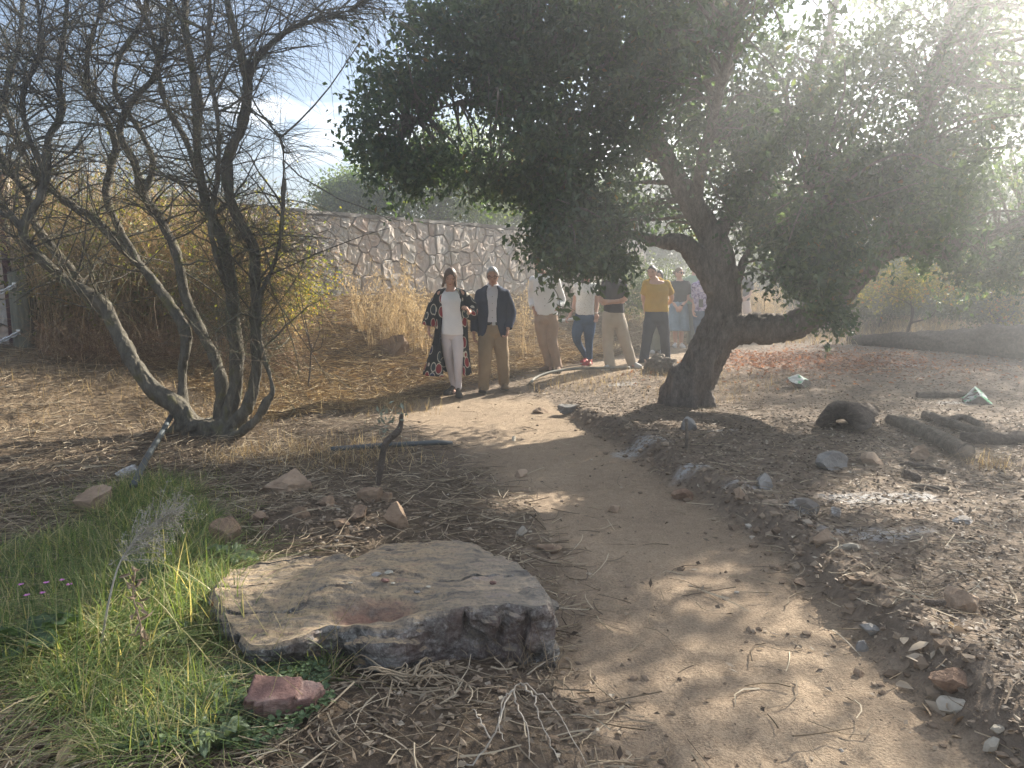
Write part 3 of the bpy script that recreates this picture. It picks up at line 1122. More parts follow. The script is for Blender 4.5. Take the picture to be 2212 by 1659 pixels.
    for k in range(4):
        V, f = leaf_arrays(np.zeros((1, 3)), np.array([[0, 0, -1.0]]), unit(rng.normal(size=(1, 3)) + np.array([[0, -1.2, 0]])), [0.068 + 0.012 * k], [0.038 + 0.006 * k], 0.16, True, 0.2)
        m = mesh_arrays('leaf', V, f, True)
        m.materials.append(big)
        lv.append(m)
    for (x0, y0, d0, x1, y1, d1, n) in ((1188, 610, D - 1.15, 1212, 690, D - 1.2, 16), (1215, 590, D - 1.15, 1236, 680, D - 1.2, 12), (1330, 575, D - 1.1, 1352, 640, D - 1.15, 13), (1300, 585, D - 1.1, 1290, 640, D - 1.2, 10),
                                        (1776, 650, D - 1.1, 1810, 722, D - 1.15, 20), (1815, 640, D - 1.1, 1845, 690, D - 1.15, 14), (1175, 560, D - 1.1, 1160, 630, D - 1.15, 10)):
        a, bq = at(x0, y0, d0), at(x1, y1, d1)
        pts = smooth_path([a, (a + bq) / 2 + np.array([0.03, 0, 0.04]), bq], 5)
        st = mobj('hanging_twig', MB().tube(pts - base, np.linspace(0.006, 0.002, len(pts)), 5), bark, o)
        for k in range(n):
            u = (k + 0.5) / n
            p = a + (bq - a) * u + rng.normal(size=3) * 0.012
            lf = bpy.data.objects.new('leaf', lv[k % 4])
            COL.objects.link(lf)
            lf.parent = st
            lf.location = p - base
            lf.rotation_euler = (rng.normal() * 0.5, rng.normal() * 0.9, rng.random() * 6.28)
            s = 0.8 + 0.5 * rng.random()
            lf.scale = (s, s, s)
    return o


# ================================================================== OTHER TREES AND BUSHES
def bushy_tree(name, label, px, py, d, h, blobs, leaf, bark, n=900, L=0.10, group=None, trunk_r=0.12, per=12, cat='tree', spread=0.3, thr=0.42):
    """blobs: (px, py, rx px, ry px, depth radius m) at depth d"""
    x, y = at(px, py, d)[:2]
    base = np.array([x, y, gz(x, y) - 0.05])
    o = thing(name, label, cat, base, group)
    cs, ctr = [], []
    tot = sum(b[2] * b[3] for b in blobs)
    for i, (bx, by, rx, ry, rd) in enumerate(blobs):
        c = at(bx, by, d)
        ctr.append(c)
        cs.append(blob_points(max(20, int(n * rx * ry / tot)), c, (rx * d / F, rd, ry * d / F), 500 + i + int(px), 0.9 if L > .08 else 1.6, thr))
    C = np.concatenate(cs)
    tag(mobj('crown', joined('crown', [spray(C, per, spread, L, 0.1, 0.6)], False, base), leaf, o), kind='stuff')
    mb = MB()
    mid = base + np.array([0.1, 0, h * 0.35])
    mb.tube(smooth_path([base - [0, 0, .15], base + np.array([0.05, 0.05, h * 0.15]), mid], 5) - base, np.linspace(trunk_r * 1.25, trunk_r * 0.8, 11), 9)
    for c in ctr:
        p = smooth_path([mid - [0, 0, 0.1], (mid + c) / 2 + rng.normal(size=3) * 0.15 + [0, 0, -0.1], c], 5)
        mb.tube(p - base, np.linspace(trunk_r * 0.65, trunk_r * 0.12, len(p)), 7)
    mobj('trunk', mb, bark, o)
    return o


def build_background_trees():
    bark = m_bark('far_bark', [(0.3, (0.05, 0.04, 0.033)), (0.7, (0.17, 0.135, 0.105))], 6)
    dark = m_leaf('dark_oak_leaves', [(0, (0.035, 0.058, 0.026)), (0.6, (0.062, 0.094, 0.038)), (1, (0.11, 0.145, 0.055))], (2.4, 2.2, 0.9), 0.35)
    oliv = m_leaf('olive_leaves', [(0, (0.07, 0.085, 0.042)), (0.6, (0.11, 0.125, 0.06)), (1, (0.19, 0.18, 0.085))], (2.0, 1.9, 0.8), 0.35)
    yel = m_leaf('yellowing_leaves', [(0, (0.08, 0.10, 0.03)), (0.5, (0.17, 0.18, 0.045)), (0.85, (0.34, 0.29, 0.06)), (1, (0.35, 0.15, 0.05))], (2.2, 2.0, 0.7), 0.45)
    lgreen = m_leaf('wall_tree_leaves', [(0, (0.05, 0.08, 0.036)), (0.6, (0.09, 0.13, 0.055)), (1, (0.16, 0.20, 0.085))], (2.3, 2.3, 0.9), 0.42)
    G = 'trees beyond the stone wall'
    bushy_tree('oak_tree', 'dark green oak rising behind the wall just above the first two walkers', 930, 600, 19.5, 5.2, [(895, 388, 140, 72, 1.6), (1010, 352, 135, 95, 1.8), (830, 430, 90, 45, 1.4), (960, 455, 160, 40, 1.5)], lgreen, bark, 1800, 0.085, G, 0.16)
    bushy_tree('oak_tree', 'small dusky tree at the low left end of the trees behind the wall', 740, 600, 19, 4, [(735, 432, 55, 28, 1.3), (770, 415, 60, 38, 1.3), (700, 445, 30, 14, .8)], lgreen, bark, 520, 0.085, G, 0.1)
    bushy_tree('oak_tree', 'olive green tree behind the wall where the big oak boughs hang over it', 1160, 600, 22.5, 6, [(1150, 400, 110, 100, 2), (1060, 440, 80, 55, 1.6), (1220, 430, 90, 80, 2)], lgreen, bark, 1700, 0.09, G, 0.16)
    G2 = 'trees across the clearing on the right'
    bushy_tree('oak_tree', 'hazy dark tree seen through the gap left of the oak trunk', 1360, 620, 31, 6, [(1380, 440, 110, 110, 2.2), (1300, 520, 90, 60, 1.8), (1440, 540, 80, 60, 1.8)], dark, bark, 1800, 0.12, G2, 0.18)
    bushy_tree('oak_tree', 'hazy olive tree just right of the oak trunk across the clearing', 1700, 640, 29, 6, [(1690, 480, 120, 110, 2), (1640, 560, 70, 60, 1.5), (1780, 560, 100, 70, 1.8), (1700, 610, 120, 40, 1.5)], oliv, bark, 2200, 0.12, G2, 0.18)
    bushy_tree('oak_tree', 'hazy dark tree between the rising limb and the right edge', 2020, 640, 27, 7, [(2000, 430, 150, 140, 2.4), (1930, 560, 110, 60, 1.8), (2100, 570, 120, 60, 2), (1980, 600, 120, 40, 1.5)], dark, bark, 2400, 0.12, G2, 0.2)
    bushy_tree('oak_tree', 'tall hazy tree filling the right edge of the view', 2250, 640, 22, 8, [(2230, 380, 170, 200, 2.6), (2200, 590, 120, 70, 1.8), (2260, 120, 170, 160, 2.4), (2230, 600, 90, 60, 1.4)], dark, bark, 2400, 0.11, G2, 0.2)
    bushy_tree('oak_tree', 'high hazy tree top filling in behind the middle of the oak crown', 1560, 640, 36, 10, [(1560, 330, 170, 150, 3), (1500, 480, 120, 80, 2), (1700, 250, 150, 150, 3)], oliv, bark, 1100, 0.14, G2, 0.22)
    G3 = 'undergrowth bushes across the clearing'
    bush = dict(cat='bush', trunk_r=0.035, group=G3)
    bushy_tree('bush', 'yellow leaved bush standing behind the fallen trunk', 1960, 690, 17.5, 1.6, [(1950, 600, 75, 40, .7), (1900, 630, 60, 25, .5), (2030, 620, 60, 35, .6)], yel, bark, 420, 0.075, per=9, **bush)
    bushy_tree('bush', 'dull green bush left of the yellow bush beyond the dipping limb', 1830, 660, 22, 2, [(1820, 610, 70, 45, .8), (1760, 600, 60, 50, .8)], oliv, bark, 1200, 0.085, **bush)
    bushy_tree('bush', 'dark bush against the wall behind the women at the back', 1420, 690, 17.6, 1.5, [(1350, 610, 70, 60, .6), (1420, 630, 70, 55, .6), (1300, 650, 50, 40, .5)], dark, bark, 560, 0.06, **bush)
    bushy_tree('bush', 'reddish green bush by the right edge above the fallen trunk', 2150, 690, 17, 1.8, [(2150, 600, 70, 70, .7), (2200, 650, 50, 60, .6)], yel, bark, 700, 0.075, **bush)
    bushy_tree('bush', 'pale green low bush far across the clearing under the limb', 2060, 640, 25, 1.6, [(2050, 615, 120, 30, .9), (2170, 610, 80, 36, .9)], oliv, bark, 1300, 0.09, **bush)
    bushy_tree('bush', 'shady grey green bush right of the oak trunk beside the sunlit dry grass', 1720, 660, 20, 2, [(1730, 590, 60, 60, .8), (1690, 560, 60, 50, .8)], dark, bark, 1300, 0.085, **bush)
    bushy_tree('bush', 'shadowy bush at the far right beyond the fallen tree', 2190, 690, 19, 1.8, [(2190, 640, 90, 50, .8), (2110, 655, 70, 34, .7)], dark, bark, 1000, 0.08, **bush)
    bushy_tree('bush', 'low olive bush beyond the far end of the fallen tree', 1900, 690, 21, 1.5, [(1890, 640, 80, 40, .8)], oliv, bark, 700, 0.08, **bush)
    bushy_tree('bush', 'low dark bush far behind the yellow leaved bush', 2010, 690, 24, 1.5, [(2000, 640, 100, 42, .9)], dark, bark, 900, 0.09, **bush)
    bushy_tree('oak_tree', 'hazy tree at the right edge seen low beneath the oak boughs', 2420, 640, 17, 4, [(2440, 520, 210, 120, 2), (2330, 590, 120, 70, 1.5), (2560, 600, 120, 70, 1.5)], dark, bark, 1700, 0.10, G2, 0.18)
    # the yellow-green bramble beside the wall
    bushy_tree('bramble_bush', 'thin bramble with small bright yellow green leaves between the bare shrub and the wall', 655, 720, 9.6, 1.8, [(640, 560, 60, 110, .35), (650, 660, 65, 70, .35), (690, 610, 50, 70, .3), (600, 470, 40, 60, .3)], yel, bark, 260, 0.036,
               cat='bush', trunk_r=0.012, per=6, spread=0.13, thr=0.5)


def build_left_thicket():
    """tall dry canes with a green top, behind the bare shrub"""
    r = rng
    n = 1500
    px = r.random(n) * 555 + 78
    dep = 9.1 + 1.0 * r.random(n) + px / 600 * 1.2
    x = (px - CX) / F * dep
    y = dep
    z0 = H(x, y)
    top = np.interp(px, [0, 200, 400, 520, 600, 640], [265, 330, 390, 450, 530, 600])
    dz = dep * np.tan(-PITCH + np.arctan((CY - top) / F)) + CAMZ
    hgt = np.maximum(0.25, (dz - z0) * (0.30 + 0.70 * r.random(n) ** 0.7))
    s = np.linspace(0, 1, 5)[None, :, None]
    lean = np.stack([r.normal(size=n) * 0.34, r.normal(size=n) * 0.2, np.zeros(n)], -1)
    P = np.stack([x, y, z0 - 0.02], -1)[:, None] + s * np.array([0, 0, 1.0]) * hgt[:, None, None] + (s ** 2) * (lean * hgt[:, None])[:, None] + r.normal(size=(n, 5, 3)) * 0.012
    R = np.linspace(1, 0.4, 5)[None] * (0.0035 + 0.004 * r.random(n))[:, None]
    t1 = batch_tubes(P, R, 3)
    k = r.integers(0, n, 9500)
    u = 0.08 + 0.92 * r.random(9500)
    B = P[k, 0] * (1 - u[:, None]) + P[k, -1] * u[:, None]
    t2 = twig_lines(B, 0.36, 0.0024, 4, 3, 0.1, bend=0.6)
    cane = m_island('dry_canes', [(0, (0.32, 0.25, 0.165)), (0.4, (0.50, 0.41, 0.275)), (0.8, (0.68, 0.59, 0.43)), (1, (0.37, 0.26, 0.165))], 0.7, tfac=0.5, trans=(1.5, 1.35, 1.0))
    c = P[::2].mean((0, 1))
    tag(mobj('dry_reeds', joined('dry_reeds', [t1, t2], True), cane), 'tall thicket of dry golden canes behind the bare shrub', None, None, 'stuff')
    # low tangle of fallen reddish brown brush at the foot
    m_ = 6500
    bx = r.random(m_) * 570 + 80
    bd = 8.6 + 1.5 * r.random(m_) + bx / 600 * 1.1
    X_ = (bx - CX) / F * bd
    C_ = np.stack([X_, bd, H(X_, bd) + .45 * r.random(m_) ** 2.2], -1)
    tag(mobj('dry_brush', joined('dry_brush', [twig_lines(C_, .32, .0024, 5, 3, .1, bend=.6)], True), m_island('brush_twigs', [(0, (0.16, 0.095, 0.06)), (.5, (0.30, 0.19, 0.12)), (.85, (0.46, 0.33, 0.20)), (1, (0.60, 0.48, 0.32))], .8)), 'tangled dry brush lying at the foot of the cane thicket', None, None, 'stuff')
    # blade leaves, dry below and green above
    M = 11000
    k = r.integers(0, n, M)
    u = r.random(M) ** 0.6
    B = P[k, 0] * (1 - u[:, None]) + P[k, -1] * u[:, None]
    D = unit(r.normal(size=(M, 3)) + np.array([0, 0, -0.2]))
    green = (B[:, 2] > 1.25 + .25 * r.normal(size=M)) & (r.random(M) < 0.7)
    Nn = unit(r.normal(size=(M, 3)))
    for sel, nm, lb, m, L, w in ((~green, 'dry_leaves', 'withered leaf blades hanging among the dry canes', m_island('dry_blades', [(0, (0.24, 0.19, 0.12)), (0.6, (0.44, 0.37, 0.24)), (1, (0.62, 0.54, 0.38))], 0.7, tfac=0.55, trans=(1.5, 1.35, 1.0)), 0.13, 0.018),
                                 (green, 'green_foliage', 'small yellow green leaves in the top of the cane thicket', m_leaf('thicket_leaves', [(0, (0.06, 0.085, 0.03)), (0.5, (0.12, 0.15, 0.045)), (1, (0.26, 0.25, 0.07))], (2.3, 2.1, 0.7), 0.45), 0.055, 0.026)):
        j = r.integers(0, sel.sum(), int(sel.sum()) * (1 if nm == 'dry_leaves' else 3))
        Bs = B[sel][j] + r.normal(size=(len(j), 3)) * (0.03 if nm == 'dry_leaves' else 0.16)
        V, f = leaf_arrays(Bs, D[sel][j] + r.normal(size=(len(j), 3)) * 0.4, Nn[sel][j], L * (0.6 + 0.8 * r.random(len(j))), w * (0.7 + 0.6 * r.random(len(j))), 0.12)
        tag(mobj(nm, mesh_arrays(nm, V, f, False), m), lb, None, None, 'stuff')


# ================================================================== THE BARE BROOM SHRUB
def stray(P, lim):
    """twig tips that would reach out into the open sky right of the shrub"""
    zc = P[:, 1] * CP - (P[:, 2] - CAMZ) * SP
    px = CX + F * P[:, 0] / zc
    py = CY - F * (P[:, 1] * SP + (P[:, 2] - CAMZ) * CP) / zc
    return (px > lim) & (py > 110) & (py < 470)


def build_broom():
    base = gnd(445, 935)
    d = base[1]
    stems = [
        [(420, 945, d, 30), (385, 880, d, 27), (330, 840, d, 24), (285, 780, d, 22), (245, 700, d + .1, 20), (215, 650, d + .1, 18), (150, 610, d, 14), (90, 560, d - .1, 13), (55, 520, d - .2, 13), (40, 480, d - .2, 11), (-10, 455, d - .2, 9), (-60, 440, d - .2, 8)],
        [(240, 690, d + .1, 15), (190, 640, d + .2, 14), (150, 580, d + .2, 13), (100, 520, d + .25, 12), (70, 470, d + .3, 11), (60, 420, d + .3, 9), (15, 360, d + .3, 9), (-10, 300, d + .3, 8), (10, 200, d + .3, 7), (40, 100, d + .3, 6), (50, 0, d + .3, 5), (60, -90, d + .3, 4)],
        [(52, 512, d - .2, 11), (58, 470, d - .2, 11), (85, 430, d - .2, 11), (100, 370, d - .15, 10), (105, 300, d - .1, 10), (135, 240, d, 9), (125, 160, d, 8), (140, 60, d, 7), (150, -60, d, 5)],
        [(450, 940, d, 20), (400, 880, d + .1, 15), (395, 800, d + .1, 14), (400, 720, d + .1, 16), (355, 640, d + .15, 14), (300, 570, d + .2, 13), (250, 520, d + .2, 13), (200, 470, d + .2, 11), (150, 440, d + .2, 10), (90, 390, d + .25, 9), (40, 310, d + .3, 8), (10, 230, d + .3, 7), (-30, 130, d + .3, 6)],
        [(300, 570, d + .2, 11), (250, 480, d + .25, 10), (230, 420, d + .3, 10), (240, 360, d + .3, 10), (250, 310, d + .3, 9), (220, 240, d + .3, 8), (190, 200, d + .3, 7), (190, 110, d + .3, 7), (215, 30, d + .3, 6), (230, -70, d + .3, 5)],
        [(470, 940, d + .1, 21), (480, 860, d + .1, 19), (470, 790, d + .1, 18), (440, 730, d + .1, 16), (400, 640, d + .1, 14), (385, 560, d + .1, 13), (345, 470, d + .15, 13), (310, 420, d + .15, 12), (290, 350, d + .15, 11), (260, 290, d + .15, 10), (275, 230, d + .15, 9), (330, 170, d + .2, 8), (350, 90, d + .2, 7), (370, 0, d + .2, 6), (380, -80, d + .2, 4)],
        [(470, 945, d - .05, 22), (500, 880, d - .05, 21), (512, 800, d - .05, 20), (505, 700, d - .05, 19), (498, 600, d, 17), (480, 520, d, 16), (450, 450, d, 15), (430, 370, d, 14), (425, 290, d, 13), (425, 200, d, 12), (410, 120, d, 11), (400, 40, d, 9), (405, -80, d, 7)],
        [(470, 950, d - .1, 20), (520, 900, d - .15, 18), (545, 850, d - .15, 17), (555, 780, d - .15, 16), (550, 690, d - .15, 15), (552, 600, d - .15, 15), (545, 530, d - .15, 15), (500, 440, d - .15, 14), (490, 350, d - .1, 14), (520, 280, d - .1, 13), (535, 200, d - .1, 12), (530, 150, d - .1, 11), (510, 80, d - .1, 9), (490, 0, d - .1, 8), (480, -90, d - .1, 6)],
        [(530, 165, d - .1, 9), (570, 110, d - .2, 9), (625, 65, d - .3, 7), (690, 40, d - .4, 5), (760, 20, d - .45, 4), (830, -20, d - .5, 3)],
        [(450, 960, d - .1, 24), (500, 945, d - .2, 16), (545, 915, d - .25, 14), (575, 870, d - .25, 14), (590, 845, d - .25, 10), (580, 800, d - .2, 8), (560, 740, d - .2, 8), (560, 650, d - .2, 8), (595, 560, d - .2, 7), (610, 470, d - .2, 6.5), (612, 330, d - .2, 5), (590, 270, d - .2, 4)],
        [(310, 425, d + .15, 8), (330, 350, d + .2, 8), (300, 280, d + .3, 7), (250, 200, d + .3, 7), (260, 120, d + .3, 6), (310, 40, d + .3, 5), (320, -60, d + .3, 4)],
        [(430, 390, d, 9), (400, 300, d + .1, 8), (360, 230, d + .1, 7), (345, 170, d + .2, 7), (330, 80, d + .2, 6), (300, 0, d + .2, 5), (290, -80, d + .2, 4)],
        [(100, 375, d - .1, 8), (60, 290, d - .2, 7), (50, 200, d - .2, 7), (90, 110, d - .2, 6), (80, 0, d - .2, 5)],
        [(505, 660, d - .05, 9), (470, 560, d - .3, 9), (455, 480, d - .4, 8), (470, 380, d - .5, 7), (470, 260, d - .5, 6), (450, 130, d - .5, 6), (455, -20, d - .5, 5)],
    ]
    o = thing('broom_shrub', 'bare many stemmed broom shrub fanning up on the left with grey mossy stems', 'shrub', base)
    bark = m_bark('broom_bark', [(0.25, (0.055, 0.049, 0.04)), (0.5, (0.125, 0.112, 0.088)), (0.8, (0.23, 0.21, 0.165))], 16, (1, 1, 0.4), 0.9, 0.02, (0.14, 0.13, 0.055))
    pts_all, rad_all = [], []
    mb = MB()
    mb.ellipsoid((0, 0, -0.04), (0.24, 0.17, 0.14))
    for a in np.arange(0, 6.28, .55):                      # knuckled root crown with broken stubs
        d_ = np.array([math.cos(a), .7 * math.sin(a), 0])
        l_ = .22 + .2 * rng.random()
        mb.tube([d_ * .08 + [0, 0, .05], d_ * l_ * .7 + [0, 0, .06 + .05 * rng.random()], d_ * l_ + [0, 0, -.03 + (.16 * rng.random() if rng.random() < .4 else 0)]], [.085, .06, .03], 8, round_ends=True)
    for rows in stems:
        P, R = px_limb(rows, 7)
        R = R * .79 * (1 + 0.12 * fbm(P * 6, 2, 3))
        mb.tube(P - base, R, 10, round_ends=True)
        pts_all.append(P); rad_all.append(R)
    me = fuse(mb, 0.013, 1, 'stems')
    V, Nn = get_co(me), get_no(me)
    V += Nn * (0.014 * fbm(V * np.array([20, 20, 8]), 3, 6) + 0.012 * fbm(V * 6, 3, 26) - .012 * sstep(.25, 0, np.abs(fbm(V * np.array([14, 14, 2.5]), 2, 36))) * sstep(1.6, .2, V[:, 2]))[:, None]
    set_co(me, V)
    mobj('stems', me, bark, o)
    # second order branches
    A = np.concatenate([p[len(p) // 3:] for p in pts_all])
    A = A[A[:, 2] > .75 + .5 * rng.random(len(A))]
    nb = 640
    k = rng.integers(0, len(A), nb)
    d0 = rng.normal(size=(nb, 3)) * np.array([0.9, 0.7, 0.5]) + np.array([0.05, -0.05, 0.55])
    L = 0.4 + 0.8 * rng.random(nb)
    s = np.linspace(0, 1, 7)[None, :, None]
    bend = unit(rng.normal(size=(nb, 3))) * 0.3
    Bp = A[k][:, None] + unit(d0)[:, None] * s * L[:, None, None] + (bend * L[:, None])[:, None] * s * s + np.cumsum(rng.normal(size=(nb, 7, 3)) * 0.012, 1)
    Bp[:, 0] = A[k]
    Bp = Bp[~stray(Bp[:, -1], 615)]
    nb = len(Bp)
    Br = np.linspace(1, 0.35, 7)[None] * (0.006 + 0.006 * rng.random(nb))[:, None]
    tb = batch_tubes(Bp, Br, 5)
    # whippy twigs; thin and straight, many of them arching over
    nt = 13000
    bi = rng.integers(0, nb, nt)
    u = rng.random(nt)
    fi = u * 5.999
    i0 = fi.astype(int)
    C = Bp[bi, i0] + (Bp[bi, i0 + 1] - Bp[bi, i0]) * (fi - i0)[:, None]
    dirb = unit(Bp[bi, -1] - Bp[bi, 0])
    dt = unit(dirb * 0.6 + rng.normal(size=(nt, 3)) * 0.62 + np.array([0, 0, 0.1]))
    Lt = 0.16 + 0.40 * rng.random(nt) ** 1.4
    s = np.linspace(0, 1, 5)[None, :, None]
    sag = np.array([0, 0, -1.0]) * (0.32 * rng.random(nt) ** 2)[:, None]
    Pt = C[:, None] + dt[:, None] * s * Lt[:, None, None] + ((sag + rng.normal(size=(nt, 3)) * 0.10) * Lt[:, None])[:, None] * s * s
    Rt = np.linspace(1, 0.45, 5)[None] * (0.0014 + 0.0013 * rng.random(nt))[:, None]
    ok = ~stray(Pt[:, -1], 640)
    tt = batch_tubes(Pt[ok], Rt[ok], 3)
    # long loose whips that lean out at the right side
    nw = 520
    px = 585 + 70 * rng.random(nw) ** 2
    st = np.array([at(470 + 110 * rng.random(), 470 + 330 * rng.random(), d - .3 + 0.3 * rng.random()) for _ in range(nw)])
    dw = unit(np.stack([0.25 + rng.normal(size=nw) * 0.55, -0.1 + rng.normal(size=nw) * 0.5, 0.35 + 0.5 * rng.normal(size=nw)], -1))
    Lw = 0.35 + 0.65 * rng.random(nw)
    s = np.linspace(0, 1, 7)[None, :, None]
    Pw = st[:, None] + dw[:, None] * s * Lw[:, None, None] + (np.array([0.05, 0, -0.55])[None] * (Lw * rng.random(nw))[:, None])[:, None] * s * s
    Pw = Pw[~stray(Pw[:, -1], 690)]
    nw = len(Pw)
    tw = batch_tubes(Pw, np.linspace(1, 0.5, 7)[None] * (0.0018 + 0.0012 * rng.random(nw))[:, None], 3)
    # the outer spray against the sky
    sp = np.concatenate([p for p in (pts_all[8], pts_all[8][len(pts_all[8]) // 2:], pts_all[9][-24:])])
    k = rng.integers(0, len(sp), 520)
    ds = unit(np.array([0.55, 0, -0.05]) + rng.normal(size=(520, 3)) * 0.5)
    Ls = 0.25 + 0.5 * rng.random(520)
    s = np.linspace(0, 1, 6)[None, :, None]
    Ps = sp[k][:, None] + ds[:, None] * s * Ls[:, None, None] + (np.array([0, 0, -0.5])[None] * (Ls * rng.random(520))[:, None])[:, None] * s * s
    ts = batch_tubes(Ps, np.linspace(1, 0.45, 6)[None] * (0.0022 + 0.0012 * rng.random(520))[:, None], 3)
    tag(mobj('branches', joined('branches', [tb], True, base), bark, o), kind='stuff')
    twm = m_island('broom_twigs', [(0, (0.11, 0.09, 0.07)), (0.5, (0.19, 0.165, 0.115)), (0.75, (0.13, 0.155, 0.085)), (1, (0.34, 0.26, 0.19))], 0.75)
    tag(mobj('twigs', joined('twigs', [tt, tw, ts], True, base), twm, o), kind='stuff')


def build_far_wood():
    n = 5200
    a = -0.75 + 1.75 * rng.random(n)
    r = 46 + 14 * rng.random(n)
    x, y = np.sin(a) * r, np.cos(a) * r
    top = 3.5 + 3.0 * noise3(np.column_stack([a * 14, a * 0, a * 0 + .5]), 9)
    C = np.column_stack([x, y, H(x, y, False) + top * rng.random(n) ** .8])
    m = m_leaf('far_leaves', [(0, (0.045, 0.06, 0.03)), (0.6, (0.08, 0.095, 0.045)), (1, (0.14, 0.14, 0.07))], (2.2, 2.0, 0.9), 0.3)
    tag(mobj('woods', joined('woods', [spray(C, 8, .7, .34, .1, .62)], False), m), 'far woodland closing off the clearing and the land beyond the wall', kind='stuff')


# ================================================================== ADDED GLARE HAZE
def build_glare_haze():
    t = NT('glare_haze')
    v = t.n('VolumePrincipled')  # added volume; its forward scatter stands in for veiling lens glare
    v.inputs['Color'].default_value = (0.93, 0.95, 0.97, 1)
    v.inputs['Density'].default_value = GLARE_HAZE_DENSITY
    v.inputs['Anisotropy'].default_value = GLARE_HAZE_ANISO
    t.l(v.outputs['Volume'], t.out.inputs['Volume'])
    o = mobj('haze', MB().box((0, 40, 3.9), (236, 176, 12.8)).mesh('haze', False), t.m)
    tag(o, 'added thin haze imitating the veiling glare of the sun', kind='stuff')


SETTING = [build_ground, build_wall, build_oak, build_background_trees, build_far_wood, build_left_thicket, build_broom, build_glare_haze]
for _f in SETTING: _f()
# ================================================================== THE BOULDER AND OTHER STONES
def build_boulder():
    zt = 0.27
    top_px = [(462, 1262), (474, 1225), (500, 1196), (560, 1189), (640, 1188), (700, 1194), (742, 1203), (764, 1217), (792, 1206), (822, 1186), (880, 1178), (950, 1177), (1015, 1182), (1060, 1198), (1098, 1222),
              (1140, 1244), (1168, 1268), (1186, 1300), (1180, 1318), (1150, 1322), (1105, 1312), (1050, 1318), (990, 1322), (935, 1326), (890, 1336), (850, 1346), (811, 1348), (770, 1334), (735, 1322), (700, 1324), (660, 1342), (610, 1347), (547, 1340), (500, 1308)]
    T = np.array([flat(px, py, zt)[:2] for px, py in top_px])
    c = T.mean(0)
    base = np.array([c[0], c[1], 0.0])
    # resample outline
    Pc = np.concatenate([T, T[:1]])
    seg = np.concatenate([[0], np.cumsum(np.hypot(*np.diff(Pc, axis=0).T))])
    N = 420
    u = np.linspace(0, seg[-1], N, endpoint=False)
    O = np.stack([np.interp(u, seg, Pc[:, 0]), np.interp(u, seg, Pc[:, 1])], -1)
    O += np.stack([fbm(np.column_stack([O * 7, np.zeros(N)]), 4, 60), fbm(np.column_stack([O * 7, np.zeros(N)]), 4, 61)], -1) * 0.022
    def topz(xy):
        x, y = xy[..., 0] - c[0], xy[..., 1] - c[1]
        z = zt + 0.02 * x + 0.055 * fbm2(x * 1.9, y * 3.0, 4, 70) + 0.022 * fbm2(x * 6 + y * 2, y * 9, 4, 74, .6) - .010 * sstep(.04, 0, np.abs(fbm2(x * 1.7 + y, y * 4.4, 3, 76)))
        z = z - 0.055 * sstep(-0.15, -0.75, x)                                           # left shoulder is lower
        st = 3.2 * (fbm2(x * 1.5 + y * .6, y * 3.4 - x * .4, 4, 71) + 1) + 1.1 * y
        z = z + 0.007 * (np.floor(st) + sstep(.0, .35, st - np.floor(st)))  - 0.02        # split layers
        hol = np.exp(-(((x - 0.0) / 0.20) ** 2 + ((y + 0.20) / 0.09) ** 2))
        z = z - 0.065 * sstep(.02, -.28, y) * sstep(.25, -.35, x)
        z = z - 0.075 * hol + 0.02 * np.exp(-(((x + 0.2) / 0.12) ** 2 + ((y + 0.12) / 0.05) ** 2))
        z = z + 0.012 * fbm2(x * 14, y * 14, 3, 72)
        return z
    rings = []
    K = np.linspace(0.02, 1, 64) ** 0.8
    for k in K:
        xy = c + (O - c) * k
        rings.append(np.column_stack([xy, topz(xy)]))
    edge = rings[-1]
    nrm = unit(np.roll(O, -1, 0) - np.roll(O, 1, 0))
    out = np.column_stack([nrm[:, 1], -nrm[:, 0]])
    A = 0.5 * np.sum(O[:, 0] * np.roll(O[:, 1], -1) - np.roll(O[:, 0], -1) * O[:, 1])
    if A < 0: out = -out
    front = sstep(-0.1, -0.6, out[:, 1])
    for k in np.linspace(0, 1, 44)[1:]:
        z = edge[:, 2] * (1 - k) + (-0.14) * k
        bulge = 0.014 * math.sin(min(k * 14, 1) * 1.57) - 0.10 * k * front * (0.5 + 0.9 * noise3(np.column_stack([O * 2.5, np.zeros(N)]), 81))
        p = np.column_stack([O + out * bulge[:, None] if np.ndim(bulge) else O + out * bulge, z])
        st = 3.0 * (fbm(p * np.array([2.6, 2.6, 6.5]), 3, 85) + 1)
        n = 0.034 * fbm(p * np.array([5, 5, 9]), 5, 83, 0.65) + 0.022 * (np.floor(st) + sstep(.0, .2, st - np.floor(st)) - 3.0) - 0.05 * sstep(.10, .0, np.abs(fbm(p * np.array([3.2, 3.2, 2.0]), 3, 88)))
        p[:, :2] += out * (n * min(1, k * 8))[:, None]
        rings.append(p)
    R = np.array(rings)
    mb = MB()
    mb.loft(R[::-1] - base)
    t = NT('boulder_rock')
    v = t.coords((1, 1, 1), per_object=False)
    geo = t.n('NewGeometry')
    sep = t.n('SeparateXYZ'); t.l(geo.outputs['True Normal'], sep.inputs['Vector'])
    n1 = t.noise(v, 7, 8, 0.68); n2 = t.noise(v, 60, 6, 0.75)
    upm = t.ramp(t.math('ADD', sep.outputs['Z'], t.math('MULTIPLY', t.math('SUBTRACT', n1, .5), .7)), [(0.45, (0, 0, 0)), (0.8, (1, 1, 1))])
    n3 = t.noise(t.coords((1, 3.5, 5), per_object=False), 6, 6, 0.65)
    topc = t.ramp(n3, [(0.28, (0.13, 0.11, 0.09)), (0.42, (0.29, 0.235, 0.175)), (0.55, (0.46, 0.345, 0.215)), (0.66, (0.36, 0.25, 0.18)), (0.8, (0.30, 0.285, 0.27))])
